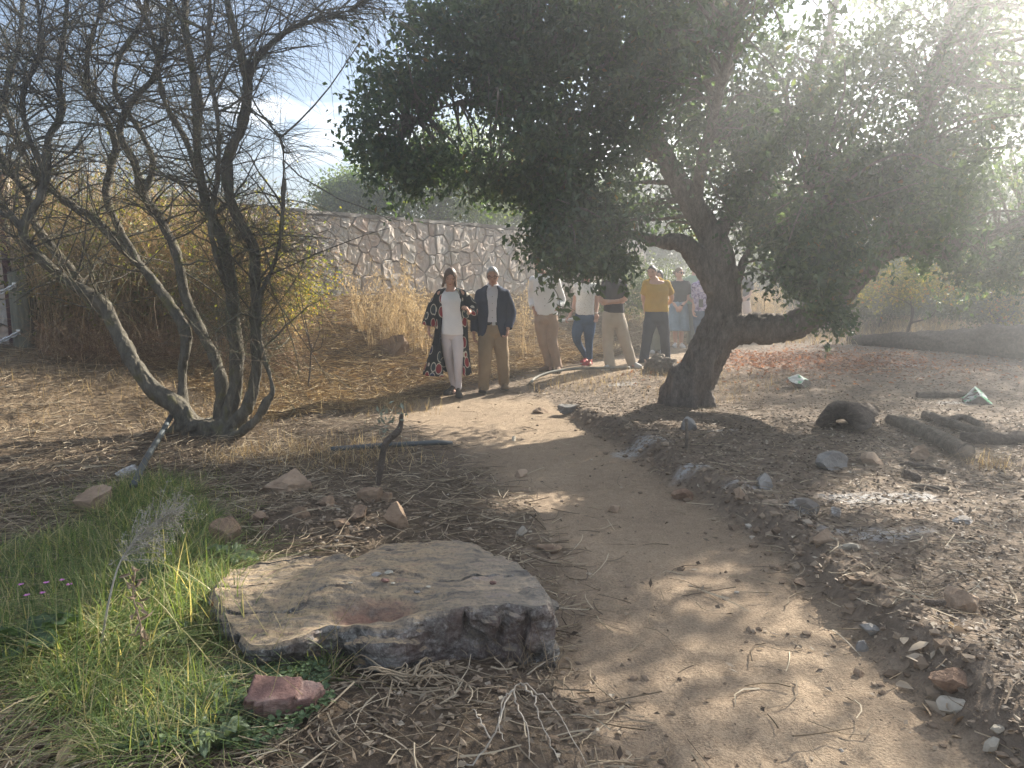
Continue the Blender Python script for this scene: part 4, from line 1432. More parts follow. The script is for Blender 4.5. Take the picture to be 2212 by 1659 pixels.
    topc = t.mix(t.ramp(n2, [(.38, (.6, .6, .6)), (.50, (0, 0, 0))]), topc, (.10, .092, .082))
    sp = t.n('SeparateXYZ'); t.l(t.n('TexCoord').outputs['Object'], sp.inputs['Vector'])
    xr = t.ramp(t.math('ADD', sp.outputs['X'], 0.0), [(0.1, (0, 0, 0)), (0.75, (1, 1, 1))])
    topc = t.mix(t.math('MULTIPLY', xr, 0.7), topc, t.ramp(n3, [(0.3, (0.13, 0.125, 0.115)), (0.5, (0.24, 0.225, 0.205)), (0.7, (0.36, 0.34, 0.31))]))
    side = t.ramp(t.math('ADD', t.math('MULTIPLY', n1, 0.6), t.math('MULTIPLY', n2, 0.4)), [(0.38, (0.035, 0.033, 0.031)), (0.46, (0.085, 0.08, 0.074)), (0.53, (0.21, 0.20, 0.185)), (0.62, (0.42, 0.405, 0.38))])
    lv = t.n('TexVoronoi', feature='F1', in_Scale=34.0); t.l(t.mix(.06, v, t.noise(v, 30, 3, .6, 'Color')), lv.inputs['Vector'])
    side = t.mix(t.math('MULTIPLY', t.ramp(lv.outputs['Distance'], [(.22, (1, 1, 1)), (.34, (0, 0, 0))]), t.ramp(n1, [(.45, (0, 0, 0)), (.55, (.8, .8, .8))])), side, (.46, .45, .42))
    pink = t.ramp(t.noise(v, 2.6, 4, 0.6), [(0.5, (0, 0, 0)), (0.62, (1, 1, 1))])
    side = t.mix(t.math('MULTIPLY', pink, 0.30), side, (0.28, 0.17, 0.14))
    c_ = t.mix(upm, side, topc)
    # red iron stain round the hollow, rust spots on the face
    dx = t.math('ADD', sp.outputs['X'], 0.03); dy = t.math('ADD', sp.outputs['Y'], 0.19)
    rr = t.math('ADD', t.math('MULTIPLY', t.math('MULTIPLY', dx, dx), 14), t.math('MULTIPLY', t.math('MULTIPLY', dy, dy), 60))
    redm = t.math('ADD', rr, t.math('MULTIPLY', n1, 0.9))
    redf = t.ramp(redm, [(0.45, (1, 1, 1)), (1.15, (0, 0, 0))])
    c_ = t.mix(t.math('MULTIPLY', redf, t.math('MULTIPLY', upm, 0.85)), c_, t.ramp(n3, [(0.35, (0.20, 0.10, 0.075)), (0.65, (0.36, 0.20, 0.15))]))
    rust = t.ramp(t.noise(v, 7.5, 4, 0.6), [(0.69, (0, 0, 0)), (0.73, (1, 1, 1))])
    c_ = t.mix(t.math('MULTIPLY', rust, t.math('SUBTRACT', 1.0, upm)), c_, (0.20, 0.075, 0.025))
    m = t.finish(c_, 0.88, t.math('ADD', n1, t.math('MULTIPLY', n2, 0.6)), 0.85, 0.03, 0.2)
    o = tag(mobj('boulder', mb.mesh('boulder', False), m, None, base), 'big flat topped boulder with a red stained hollow and lichen grey front face', 'boulder')
    return o, topz, c


def rock_mesh(name, seed, dims, cuts=9, sub=4, rough=0.05):
    import bmesh
    r = np.random.default_rng(seed)
    bm = bmesh.new()
    bmesh.ops.create_icosphere(bm, subdivisions=sub, radius=1.0)
    me = bpy.data.meshes.new(name)
    bm.to_mesh(me); bm.free()
    V = get_co(me)
    for _ in range(cuts):
        n = unit(r.normal(size=3))
        d = 0.42 + 0.38 * r.random()
        k = V @ n - d
        V = V - np.maximum(k, 0)[:, None] * n[None] * 0.99
    V = V * (1 + 0.16 * fbm(V * 1.3 + seed, 3, seed))[:, None] + unit(V) * (rough * fbm(V * 5 + seed, 4, seed + 3, 0.6))[:, None]
    ext = V.max(0) - V.min(0)
    V = (V - (V.max(0) + V.min(0)) / 2) / ext * np.asarray(dims)
    set_co(me, V)
    me.polygons.foreach_set('use_smooth', np.full(len(me.polygons), False))
    return me


def build_stones():
    tan = m_noise('tan_stone', [(0.28, (0.17, 0.115, 0.078)), (0.5, (0.31, 0.225, 0.155)), (0.72, (0.44, 0.33, 0.235))], 5, 6, 0.9, 0.8, 16, 0.02)
    earth = m_noise('clod_earth', [(0.28, (0.15, 0.10, 0.07)), (0.5, (0.25, 0.175, 0.118)), (0.75, (0.34, 0.245, 0.165))], 8, 7, 0.95, 1.0, 26, 0.02)
    grey = m_noise('grey_stone', [(0.28, (0.13, 0.12, 0.11)), (0.5, (0.25, 0.235, 0.215)), (0.75, (0.40, 0.38, 0.35))], 6, 6, 0.9, 0.8, 18, 0.02)
    red = m_noise('red_stone', [(0.30, (0.10, 0.058, 0.048)), (0.5, (0.19, 0.108, 0.09)), (0.7, (0.33, 0.24, 0.205))], 6, 6, 0.85, 0.7, 18, 0.02, (1, 1, 3))
    brown = m_noise('brown_stone', [(0.28, (0.13, 0.075, 0.048)), (0.5, (0.235, 0.15, 0.10)), (0.75, (0.38, 0.27, 0.19))], 11, 7, 0.92, 1.0, 30, 0.02)
    pale = m_noise('pale_stone', [(0.28, (0.27, 0.235, 0.185)), (0.5, (0.40, 0.36, 0.29)), (0.75, (0.52, 0.47, 0.39))], 7, 6, 0.88, 0.5, 22, 0.01)
    wt = NT('whitewashed_stone')
    nv = wt.noise(wt.coords((1, 1, 1)), 5, 5, 0.65)
    white = wt.finish(wt.ramp(nv, [(0.48, (0.20, 0.175, 0.15)), (0.56, (0.52, 0.51, 0.49)), (0.7, (0.68, 0.67, 0.65))]), 0.85, nv, 0.5, 0.02, 0.2)
    gt = NT('green_painted_stone')
    sp = gt.n('SeparateXYZ'); gt.l(gt.n('NewGeometry').outputs['Normal'], sp.inputs['Vector'])
    nv = gt.noise(gt.coords((1, 1, 1), per_object=False), 7, 5, 0.6)
    gcol = gt.ramp(nv, [(0.42, (0.66, 0.67, 0.64)), (0.5, (0.56, 0.62, 0.55)), (0.54, (0.12, 0.40, 0.20)), (0.66, (0.08, 0.30, 0.14))])
    gtop = gt.ramp(sp.outputs['Z'], [(0.3, (0, 0, 0)), (0.6, (1, 1, 1))])
    gpaint = gt.finish(gt.mix(gtop, (0.20, 0.17, 0.14), gcol), 0.8, nv, 0.5, 0.02, 0.25)
    G = 'loose stones lying about the path'
    S = [  # px, py (foot middle), width px, height px, depth/width, material, label, name, category, rotation
        (608, 1072, 122, 56, .75, tan, 'large tan lump of stone lying behind the boulder above the clods', 'stone', 0.2),
        (190, 1114, 78, 66, .8, tan, 'pale tan stone at the top edge of the green grass on the left', 'stone', 0.5),
        (486, 1182, 62, 70, .8, earth, 'upright earthy stone touching the back left corner of the boulder', 'stone', 1.2),
        (78, 1158, 44, 22, .8, red, 'small reddish stone on the straw at the left, half buried', 'stone', 0.1),
        (270, 1028, 58, 26, .8, white, 'whitish crumbly stone beside the grey pipe on the straw', 'stone', 0.6),
        (448, 1056, 34, 15, .7, red, 'thin pinkish flake of stone between pipe and tan lump', 'stone', 0.3),
        (855, 1142, 54, 62, .8, earth, 'tall clod of earth at the right end of the clods', 'clod', 0.7),
        (800, 1085, 66, 46, .8, earth, 'broad clod of earth just right of the tan lump', 'clod', 0.2),
        (706, 1092, 40, 28, .8, earth, 'pale split clod in the middle of the dug earth', 'clod', 0.9),
        (772, 1126, 44, 36, .8, earth, 'wedge shaped clod below the broad clod', 'clod', 1.5),
        (650, 1120, 42, 28, .8, earth, 'low clod in front of the tan lump', 'clod', 0.4),
        (835, 1086, 36, 24, .8, earth, 'small clod above the tall end clod', 'clod', 2.0),
        (735, 1142, 34, 20, .8, earth, 'flat clod near the back edge of the boulder', 'clod', 0.8),
        (560, 1130, 40, 24, .8, earth, 'rounded clod left of the other clods', 'clod', 2.4),
        (2068, 1502, 104, 52, .62, brown, 'rusty brown pitted stone at the right edge of the path', 'stone', 0.15),
        (2064, 1540, 66, 36, .6, pale, 'smooth pale block just below the rusty brown stone', 'stone', -0.3),
        (2148, 1628, 44, 36, .7, pale, 'small pale squarish block in the bottom right corner', 'stone', 0.5),
        (2160, 1590, 40, 22, .7, pale, 'flat pinkish stone behind the small squarish block', 'stone', 0.9),
        (2090, 1325, 82, 62, .8, tan, 'tan stone half sunk in the soil bank at the right edge', 'stone', 0.7),
        (1780, 1178, 52, 42, .8, tan, 'rounded tan stone on the crumbling path edge beside the twig', 'stone', 0.4),
        (1838, 1188, 48, 22, .8, pale, 'low pale stone right of the rounded tan stone on the path edge', 'stone', 0.2),
        (1600, 1080, 34, 26, .8, tan, 'small orange tan stone on the path edge below the chalk marks', 'stone', 1.1),
        (1478, 1082, 46, 28, .8, brown, 'reddish stone on the path side of the lip, left of the orange one', 'stone', 0.3),
        (1740, 1108, 66, 34, .5, white, 'stone splashed with white paint on the path lip', 'stone', -0.25),
        (1810, 1118, 36, 26, .7, white, 'small white daubed lump at the end of the painted stone', 'stone', 0.5),
        (2092, 1132, 46, 16, .7, white, 'flat white stone near the right edge among the leaf litter', 'stone', 0.1),
        (1798, 1016, 70, 50, .8, grey, 'pointed grey stone in the leaf litter in front of the curled bark', 'stone', 0.6),
        (1890, 1004, 56, 32, .8, tan, 'low tan stone right of the pointed grey stone', 'stone', 0.2),
        (1995, 995, 52, 40, .8, tan, 'rounded stone leaning against the sawn log', 'stone', 0.9),
        (1492, 930, 38, 36, .8, grey, 'grey stone behind the thin upright stake', 'stone', 0.3),
        (1656, 1058, 42, 40, .8, grey, 'grey stone standing by the white chalk on the lip', 'stone', 1.4),
        (1735, 838, 66, 32, .7, gpaint, 'stone slab daubed with green and white paint near the oak', 'stone', 0.2),
        (2120, 874, 60, 40, .7, gpaint, 'tilted stone with pale green paint near the right edge', 'stone', -0.3),
        (845, 772, 72, 50, .8, earth, 'big clod at the foot of the grassy bank left of the walking woman', 'clod', 0.4),
        (1232, 892, 54, 22, .6, grey, 'flat grey stone at the start of the path lip', 'stone', 0.2),
        (1170, 893, 36, 16, .8, tan, 'small tan stone in the path near the flat grey one', 'stone', 0.7),
        (1127, 1032, 28, 20, .8, tan, 'small stone on the path right of the dead stick', 'stone', 0.3),
        (1330, 1108, 32, 20, .8, tan, 'single small stone in the middle of the path', 'stone', 0.5),
        (1190, 1196, 60, 22, .7, tan, 'flat stone on the path beyond the right end of the boulder', 'stone', 0.2),
        (1128, 1158, 26, 22, .8, pale, 'small pale stone behind the right end of the boulder', 'stone', 0.4),
        (1735, 1265, 40, 18, .8, tan, 'small tan pebble stone below the lip midway along the path', 'stone', 0.9),
        (1890, 1370, 56, 24, .7, grey, 'grey stone at the foot of the path lip', 'stone', 0.1),
        (1866, 1408, 32, 26, .7, grey, 'small bluish grey stone on the path below the grey one', 'stone', 0.6),
        (1860, 1462, 30, 18, .8, tan, 'little tan stone on the path near the right lip', 'stone', 0.2),
    ]
    for i, (px, py, w, h, dr, m, lb, nm, rz) in enumerate(S):
        p = gnd(px, py)
        k = p[1] / F * 1.03
        wd = w * k
        hh = max(h * k - 0.12 * wd * dr, 0.35 * h * k) * 1.25
        pale_block = m is pale or m is red
        if px in (608, 190, 2068, 1740):
            hh *= 1.1
        me = rock_mesh(nm, 40 + i, (wd, wd * dr, hh), 18 if pale_block else 15, 4, 0.03 if pale_block else 0.075)
        o = mobj(nm, me, m, None, (p[0], p[1] + wd * dr * 0.35, gz(p[0], p[1] + wd * dr * .3) + hh * 0.24))
        o.rotation_euler = (0.08 * rng.normal(), 0.08 * rng.normal(), rz)
        if px in (1735, 2120): o.rotation_euler = (0.25, 0.18, rz)
        tag(o, lb, nm, 'lumps of dug earth behind the boulder' if nm == 'clod' and px != 845 else G)
    # the red block at the front
    p = gnd(610, 1560)
    pts = [flat(*q, .0) for q in ((541, 1572), (612, 1556), (696, 1520))]
    poly = [(-.13, -.05), (-.07, -.075), (.02, -.06), (.10, -.03), (.135, .02), (.10, .055), (.0, .06), (-.13, .07)]
    mb = MB()
    zz = [(-0.05, 1.0), (0.0, 1.02), (0.05, 1.0), (0.092, 0.985), (0.105, 0.95)]
    rings = []
    for z, s in zz:
        r = []
        Q = np.array(poly + poly[:1])
        sg = np.concatenate([[0], np.cumsum(np.hypot(*np.diff(Q, axis=0).T))])
        uu = np.linspace(0, sg[-1], 72, endpoint=False)
        x, y = np.interp(uu, sg, Q[:, 0]) * s, np.interp(uu, sg, Q[:, 1]) * s
        q = np.column_stack([x, y, np.full(72, z) + 0.02 * (x > .05) * -1])
        q[:, :2] += 0.004 * rng.normal(size=(72, 1))
        q += 0.012 * np.stack([fbm(q * 14, 3, 90 + j) for j in range(3)], -1)
        rings.append(q)
    for s in np.linspace(.9, .04, 12):
        q = rings[-1].copy() if False else np.column_stack([np.interp(uu, sg, Q[:, 0]) * s, np.interp(uu, sg, Q[:, 1]) * s, np.full(72, 0.108)])
        q[:, 2] += -0.02 * (q[:, 0] > .05) + 0.010 * fbm(q * 16, 3, 95)
        rings.append(q)
    mb.loft(np.array(rings))
    o = mobj('stone', mb, red, None, (p[0], p[1] + 0.05, gz(p[0], p[1]) + 0.01))
    o.rotation_euler = (0.25, 0.03, 0.06)
    tag(o, 'angular dark red block of stone in the grass at the front', 'stone', G)


# ================================================================== LOGS, STAKES, PIPES, POSTS
def log_mesh(pts, rad, seed, sides=26, amp=0.10):
    sides = int(sides * 1.6)
    P = smooth_path(np.column_stack([pts, np.ones(len(pts)) * np.asarray(rad)]), 22)
    R = P[:, 3]
    rings = sweep(P[:, :3], R, sides)
    c = P[:, :3][:, None]
    q = rings
    n = 1 + 1.3 * amp * fbm((q - q.mean((0, 1))) * 3.2 / max(R.mean() * 4, .2), 3, seed) + amp * 1.5 * fbm((q - q.mean((0, 1))) * 10 / max(R.mean() * 4, .2), 4, seed + 4, .65)
    return c + (rings - c) * n[..., None], P


def build_logs():
    bark = m_bark('log_bark', [(0.25, (0.045, 0.037, 0.03)), (0.5, (0.125, 0.10, 0.08)), (0.8, (0.25, 0.205, 0.165))], 17, (1, 1, 1), 1.0, 0.035)
    pale = m_bark('weathered_bark', [(0.25, (0.075, 0.062, 0.05)), (0.5, (0.17, 0.14, 0.11)), (0.8, (0.32, 0.27, 0.21))], 17, (1, 1, 1), 1.0, 0.03)
    cut = m_noise('cut_wood', [(0.3, (0.16, 0.125, 0.095)), (0.7, (0.33, 0.27, 0.205))], 14, 5, 0.9, 0.4)
    def log(name, label, ends, rads, m, cutend=False, cat='log', sides=26, amp=0.1, lift=0.6, group='cut logs lying in the leaf litter'):
        if name == 'log':
            rads = [r * .60 * (1 + .12 * rng.normal()) for r in rads]; amp = max(amp, .17)
        g = [gnd(*e) for e in ends]
        pts = [np.array([p[0], p[1], gz(p[0], p[1]) + r * lift]) for p, r in zip(g, rads)]
        base = np.array([pts[0][0], pts[0][1], pts[0][2] - rads[0] * lift])
        o = thing(name, label, cat, base, group)
        R, P = log_mesh(np.array(pts), rads, int(ends[0][0]), sides, amp)
        mb = MB(); mb.loft(R - base)
        mobj('bark', mb, m, o)
        if cutend:
            d = unit(P[-1, :3] - P[-2, :3])
            e = MB()
            rim = R[-1] + d * 0.004
            cc = rim.mean(0)
            rr = np.array([cc + (rim - cc) * s + d * (0.006 * (1 - s)) for s in (0.9, 0.7, 0.4, 0.1)])
            e.loft(rr - base)
            mobj('cut_face', e, cut, o)
        return o
    log('felled_tree', 'long fallen tree trunk lying across the far side of the leaf litter at right', [(1835, 742), (1930, 750), (2060, 762), (2180, 772), (2330, 782), (2700, 800)], [0.10, 0.17, 0.26, 0.33, 0.40, 0.42], bark, False, 'tree trunk', 40, 0.17, 0.75)
    log('log', 'thick sawn log with a pale round cut end facing the path', [(1925, 915), (2000, 945), (2085, 992)], [0.10, 0.135, 0.15], pale, True)
    log('log', 'rounded log end behind the sawn log', [(2130, 945), (2060, 925), (2000, 905)], [0.09, 0.10, 0.11], pale, False)
    log('log', 'dark log at the right edge behind the sawn log', [(2075, 952), (2140, 958), (2260, 955)], [0.10, 0.11, 0.12], bark, True)
    log('log', 'broken piece of bark lying on the dark log', [(2035, 925), (2080, 918), (2120, 935)], [0.06, 0.065, 0.05], pale, False, amp=0.2, lift=2.2)
    log('log', 'short thin branch piece in front of the sawn log', [(1945, 1004), (2000, 1014), (2040, 1024)], [0.045, 0.045, 0.04], bark, False, amp=0.12)
    log('log', 'stubby end of charred wood beside the thin branch piece', [(1990, 1040), (1968, 1036), (1950, 1034)], [0.045, 0.06, 0.075], bark, True)
    log('log', 'dark rotten stick in front of the charred wood', [(1970, 1052), (2010, 1058), (2050, 1060)], [0.03, 0.04, 0.03], bark, False, amp=0.2)
    log('log', 'low dark log far back near the green painted stones', [(1980, 858), (2040, 858), (2100, 856)], [0.07, 0.09, 0.06], bark, False, amp=0.15)
    # hollow curl of cork bark
    a = gnd(1815, 932); b = gnd(1885, 893)
    base = np.array([a[0], a[1], gz(a[0], a[1])])
    ax = unit(np.array([b[0] - a[0], b[1] - a[1], 0.0]))
    pr = np.array([-ax[1], ax[0], 0])
    us = np.linspace(0, np.linalg.norm(b - a) * 0.9, 30)
    inner, outer = [], []
    for k, u in enumerate(us):
        r0 = 0.20 * (1 - 0.5 * sstep(0.25, 0.6, u / us[-1])) + 0.03 * math.sin(u * 14)
        ang = np.linspace(0.15, 2.95, 34)
        for lst, rr in ((outer, r0), (inner, r0 - 0.05)):
            jag = 1 + 0.10 * fbm(np.column_stack([np.full(34, u * 7), ang * 2, np.full(34, .3)]), 3, 4)
            lst.append(base + ax * u + pr[None] * (np.cos(ang) * rr * jag * 1.15)[:, None] + np.array([0, 0, 1.0])[None] * (np.sin(ang) * rr * jag * 1.25)[:, None])
    loops = np.concatenate([np.array(outer), np.array(inner)[:, ::-1]], 1)
    loops[0] += ax * (0.05 * rng.normal(size=(68, 1)) * 0.5); loops[-1] += ax * (0.03 * rng.normal(size=(68, 1)))
    o = thing('bark_curl', 'hollow curled slab of old cork bark lying in the leaf litter', 'bark', base)
    mobj('bark', MB().loft(loops - base), bark, o)
    # stump with a broken top by the yellow shirted woman
    log('stump', 'low broken stump beside the oak at the feet of the woman in yellow', [(1470, 812), (1440, 806), (1415, 800), (1395, 796)], [0.10, 0.17, 0.15, 0.06], pale, False, 'stump', 26, 0.34, 0.35, None)
    # sticks
    def stick(name, label, rows, m, cat, twigs=0, group=None):
        P = np.array([at(px, py, d) for px, py, d, r in rows])
        Rr = np.array([r for *_, r in rows])
        S = smooth_path(np.column_stack([P, Rr]), 8)
        base = P[0].copy(); base[2] = gz(base[0], base[1])
        o = thing(name, label, cat, base, group)
        R, _ = log_mesh(P, Rr, int(rows[0][0]), 12, 0.14)
        mobj('stem', MB().loft(R - base), m, o)
        if twigs:
            C = S[len(S) // 2:, :3][rng.integers(0, len(S) // 2, twigs)]
            V, q = twig_lines(C, 0.12, 0.003, 4, 3, 0.4)
            mobj('twigs', mesh_arrays('twigs', V - base, [q], True), m, o)
        return o
    g0 = gnd(818, 1048)[1]
    st = stick('dead_stick', 'crooked dead brown sapling stuck up out of the ground beside the path', [(812, 1070, g0, .022), (822, 1015, g0, .022), (830, 965, g0, .023), (842, 948, g0, .026), (862, 928, g0, .022), (868, 895, g0, .013)], bark, 'dead sapling', 0)
    sl = m_leaf('silvery_leaves', [(0, (0.16, 0.18, 0.13)), (1, (0.34, 0.36, 0.29))], (1.3, 1.3, 0.9), 0.2)
    C = np.array([at(845 + 16 * rng.normal(), 905 + 22 * rng.normal(), g0) for _ in range(26)])
    V, f = spray(C, 2, .05, .05, 0, .4)
    tag(mobj('leaves', mesh_arrays('leaves', V - np.array(st.location), f, False), sl, st), kind='stuff')
    g1 = gnd(1484, 970)[1]
    stick('thin_stake', 'thin weathered stake standing in the leaf litter in front of the oak', [(1482, 975, g1, .014), (1484, 940, g1, .015), (1482, 905, g1, .013)], pale, 'stake')
    e0, e1 = gnd(1755, 1120), gnd(1880, 1212)
    stick('fallen_branch', 'dark bare branch lying down over the crumbling path edge', [(1752, 1116, e0[1] + .06, .012), (1800, 1150, (e0[1] + e1[1]) / 2 + .1, .012), (1850, 1175, (e0[1] + e1[1]) / 2, .010), (1880, 1205, e1[1] + .05, .007)], bark, 'branch', 5)
    e0 = gnd(1960, 1300)
    stick('fallen_branch', 'knobbly brown branch lying on the right hand soil bank', [(1900, 1292, e0[1] + .1, .010), (1960, 1296, e0[1] + .06, .014), (2010, 1302, e0[1], .017), (2040, 1300, e0[1], .015)], bark, 'branch', 4)
    wl = m_noise('bleached_wood', [(0.3, (0.33, 0.28, 0.21)), (0.7, (0.52, 0.47, 0.37))], 12)
    e0 = gnd(1112, 955)
    stick('wood_stick', 'short bleached stick lying on the path ahead of the walkers', [(1110, 945, e0[1] + .12, .02), (1109, 965, e0[1] - .03, .02), (1104, 990, e0[1] - .45, .014)], wl, 'stick')
    # pipes
    pipe = m_noise('dark_plastic', [(0.3, (0.045, 0.055, 0.058)), (0.7, (0.085, 0.10, 0.105))], 5, 3, 0.45, 0.1, spec=0.5)
    dusty = m_noise('dusty_plastic', [(0.3, (0.16, 0.155, 0.13)), (0.7, (0.27, 0.255, 0.21))], 5, 3, 0.7, 0.1)
    def hose(label, rows, r, m, lift):
        P = []
        for px, py, dl in rows:
            g = gnd(px, py); P.append([g[0], g[1], gz(g[0], g[1]) + r + dl])
        S = smooth_path(P, 9)
        base = np.array([P[0][0], P[0][1], P[0][2]])
        mb = MB(); mb.tube(S - base, np.full(len(S), r), 12)
        return tag(mobj('pipe', mb, m, None, base), label, 'pipe', 'plastic pipes lying on the ground')
    hose('straight dark plastic pipe lying behind the crooked dead sapling', [(715, 981, .02), (800, 977, .03), (880, 972, .03), (945, 966, .02), (975, 964, 0)], .024, pipe, 0)
    hose('dark grey pipe sloping down from the broom shrub into the grass', [(372, 925, .10), (345, 965, .06), (318, 1010, .05), (290, 1075, .06)], .026, pipe, 0)
    hose('dusty curved hose lying beside the path by the white shoes', [(1145, 832, .01), (1160, 822, .03), (1195, 813, .05), (1250, 806, .05), (1330, 800, .02), (1360, 797, 0)], .021, dusty, 0)
    # post with chains, steel post
    g = at(52, 738, 9.35); zb = gz(g[0], g[1])
    base = np.array([g[0], g[1], zb])
    wood = m_noise('post_wood', [(0.3, (0.10, 0.10, 0.08)), (0.6, (0.20, 0.195, 0.15)), (0.8, (0.28, 0.26, 0.20))], 6, 6, 0.85, 0.6, 20, 0.012, (6, 6, 0.7))
    steel = m_noise('chain_steel', [(0.3, (0.5, 0.5, 0.5)), (0.7, (0.72, 0.72, 0.72))], 20, 3, 0.35, 0.1, Metallic=0.9)
    o = thing('wooden_post', 'short round green grey wooden post at the left edge holding two chains', 'post', base)
    hgt = (740 - 578) * g[1] / F
    mb = MB()
    rr = np.array([[(0.115 * s * math.cos(a), 0.115 * s * math.sin(a), z) for a in np.linspace(0, 6.283, 28, endpoint=False)] for z, s in ((-.2, 1), (0, 1), (hgt * .5, .99), (hgt - .02, .98), (hgt, .9))])
    mobj('shaft', mb.loft(rr), wood, o)
    for z in (hgt - .16, hgt - .72):
        mobj('bracket', MB().box((0.02, -0.118, z), (0.05, 0.02, 0.06)).mesh('bracket', False), steel, o)
    tor = MB()
    a = np.linspace(0, 2 * np.pi, 14, endpoint=False)
    ring = np.array([[(0.031 * math.cos(u) * 1.35 + 0.0085 * math.cos(v) * math.cos(u), 0.021 * math.sin(u) + 0.0085 * math.cos(v) * math.sin(u), 0.0085 * math.sin(v)) for v in np.linspace(0, 2 * np.pi, 6, endpoint=False)] for u in a])
    tor.grid(ring, True, True)
    link = tor.mesh('link'); link.materials.append(steel)
    for lb, z, dz in (('upper steel chain hanging from the wooden post out of view on the left', hgt - .17, -.42), ('lower steel chain hanging from the wooden post out of view on the left', hgt - .73, -.40)):
        s0 = base + np.array([0.02, -0.14, z])
        ch = thing('chain', lb, 'chain', s0, 'chains on the wooden post')
        n = 24
        u = np.linspace(0, 1, n)
        P = np.stack([-0.78 * u * 1.05, -0.45 * u, dz * u * 1.35 + 0.28 * u * u], -1)
        for k in range(n):
            lk = bpy.data.objects.new('link', link)
            COL.objects.link(lk); lk.parent = ch
            lk.location = P[k]
            d = Vector(P[min(k + 1, n - 1)] - P[max(k - 1, 0)])
            lk.rotation_euler = (d.to_track_quat('X', 'Z').to_matrix() @ Matrix.Rotation(math.pi / 2 * (k % 2) + .5, 3, 'X')).to_euler()
    g = at(30, 740, 9.5)
    sp_ = thing('steel_post', 'thin rusty maroon steel gate post beside the stone pillar', 'post', (g[0], g[1], gz(g[0], g[1])))
    mobj('shaft', MB().box((0, 0, 1.0), (0.075, 0.06, 2.2)).mesh('shaft', False), m_noise('rusty_paint', [(0.3, (0.05, 0.022, 0.022)), (0.7, (0.10, 0.045, 0.04))], 9), sp_)
    mobj('cap', MB().box((0, 0, 2.11), (0.09, 0.075, 0.02)).mesh('cap', False), steel, sp_)


# ================================================================== GRASS, STRAW AND LEAF LITTER
def px_scatter(n, poly, jitter=True):
    """random ground points inside a pixel polygon, spread evenly over the ground"""
    pg = np.array([flat(px, py, 0.05)[:2] for px, py in poly])
    lo, hi = pg.min(0), pg.max(0)
    out = []
    got = 0
    while got < n:
        p = lo + (hi - lo) * rng.random((n * 2, 2))
        ins = np.zeros(len(p), bool)
        j = len(pg) - 1
        for i in range(len(pg)):
            a, b = pg[i], pg[j]
            cond = ((a[1] > p[:, 1]) != (b[1] > p[:, 1])) & (p[:, 0] < (b[0] - a[0]) * (p[:, 1] - a[1]) / (b[1] - a[1] + 1e-12) + a[0])
            ins ^= cond
            j = i
        p = p[ins]
        out.append(p); got += len(p)
    return np.concatenate(out)[:n]


def fan_scatter(n, y0, y1, xr=0.72, near=1.3):
    """ground points, denser near the camera"""
    u = rng.random(n)
    y = y0 * (y1 / y0) ** (u ** near)
    x = (rng.random(n) * 2 - 1) * (xr * y + 0.4)
    return np.stack([x, y], -1)


def blades(C, L, w, lean=0.5, K=4, up=1.0, arch=0.5):
    """upright grass blades, tapered ribbons: C (N,3)"""
    N = len(C)
    a = rng.random(N) * 2 * np.pi
    d = np.stack([np.cos(a), np.sin(a), np.zeros(N)], -1)
    l = L * (0.5 + rng.random(N))
    ln = (lean * rng.random(N))[:, None]
    s = np.linspace(0, 1, K)[None, :, None]
    P = C[:, None] + s * l[:, None, None] * (np.array([0, 0, up]) + d * ln * 0.6)[:, None] + (s ** 2) * l[:, None, None] * (d * (arch * ln) - np.array([0, 0, 0.55]) * ln * arch)[:, None]
    side = np.stack([-np.sin(a), np.cos(a), np.zeros(N)], -1)[:, None]
    wd = (w * (0.6 + 0.8 * rng.random(N)))[:, None, None] * np.array([1, .85, .55, .06] if K == 4 else np.linspace(1, .06, K))[None, :, None]
    V = np.stack([P - side * wd / 2, P + side * wd / 2], 2).reshape(-1, 3)
    idx = np.arange(N * K * 2).reshape(N, K, 2)
    q = np.stack([idx[:, :-1, 0], idx[:, :-1, 1], idx[:, 1:, 1], idx[:, 1:, 0]], -1).reshape(-1, 4)
    return V, q


def lying(C, L, w, K=3, rise=0.25, curve=0.25, rad=None):
    """straws lying on the ground"""
    N = len(C)
    a = rng.random(N) * 2 * np.pi
    d = np.stack([np.cos(a), np.sin(a), rng.normal(size=N) * rise * 0.5 + rise * 0.12], -1)
    l = (L * (0.4 + 1.2 * rng.random(N)))[:, None, None]
    b = rng.normal(size=(N, 3)) * curve * np.array([1, 1, .3])
    s = np.linspace(-0.5, 0.5, K)[None, :, None]
    P = C[:, None] + d[:, None] * s * l + b[:, None] * l * (s ** 2)
    R = np.broadcast_to(np.linspace(1, .6, K)[None], (N, K)) * (w * (0.5 + rng.random(N)))[:, None]
    return batch_tubes(P, R, 3)


def with_z(p, dz=0.0):
    return np.column_stack([p, H(p[:, 0], p[:, 1]) + dz])


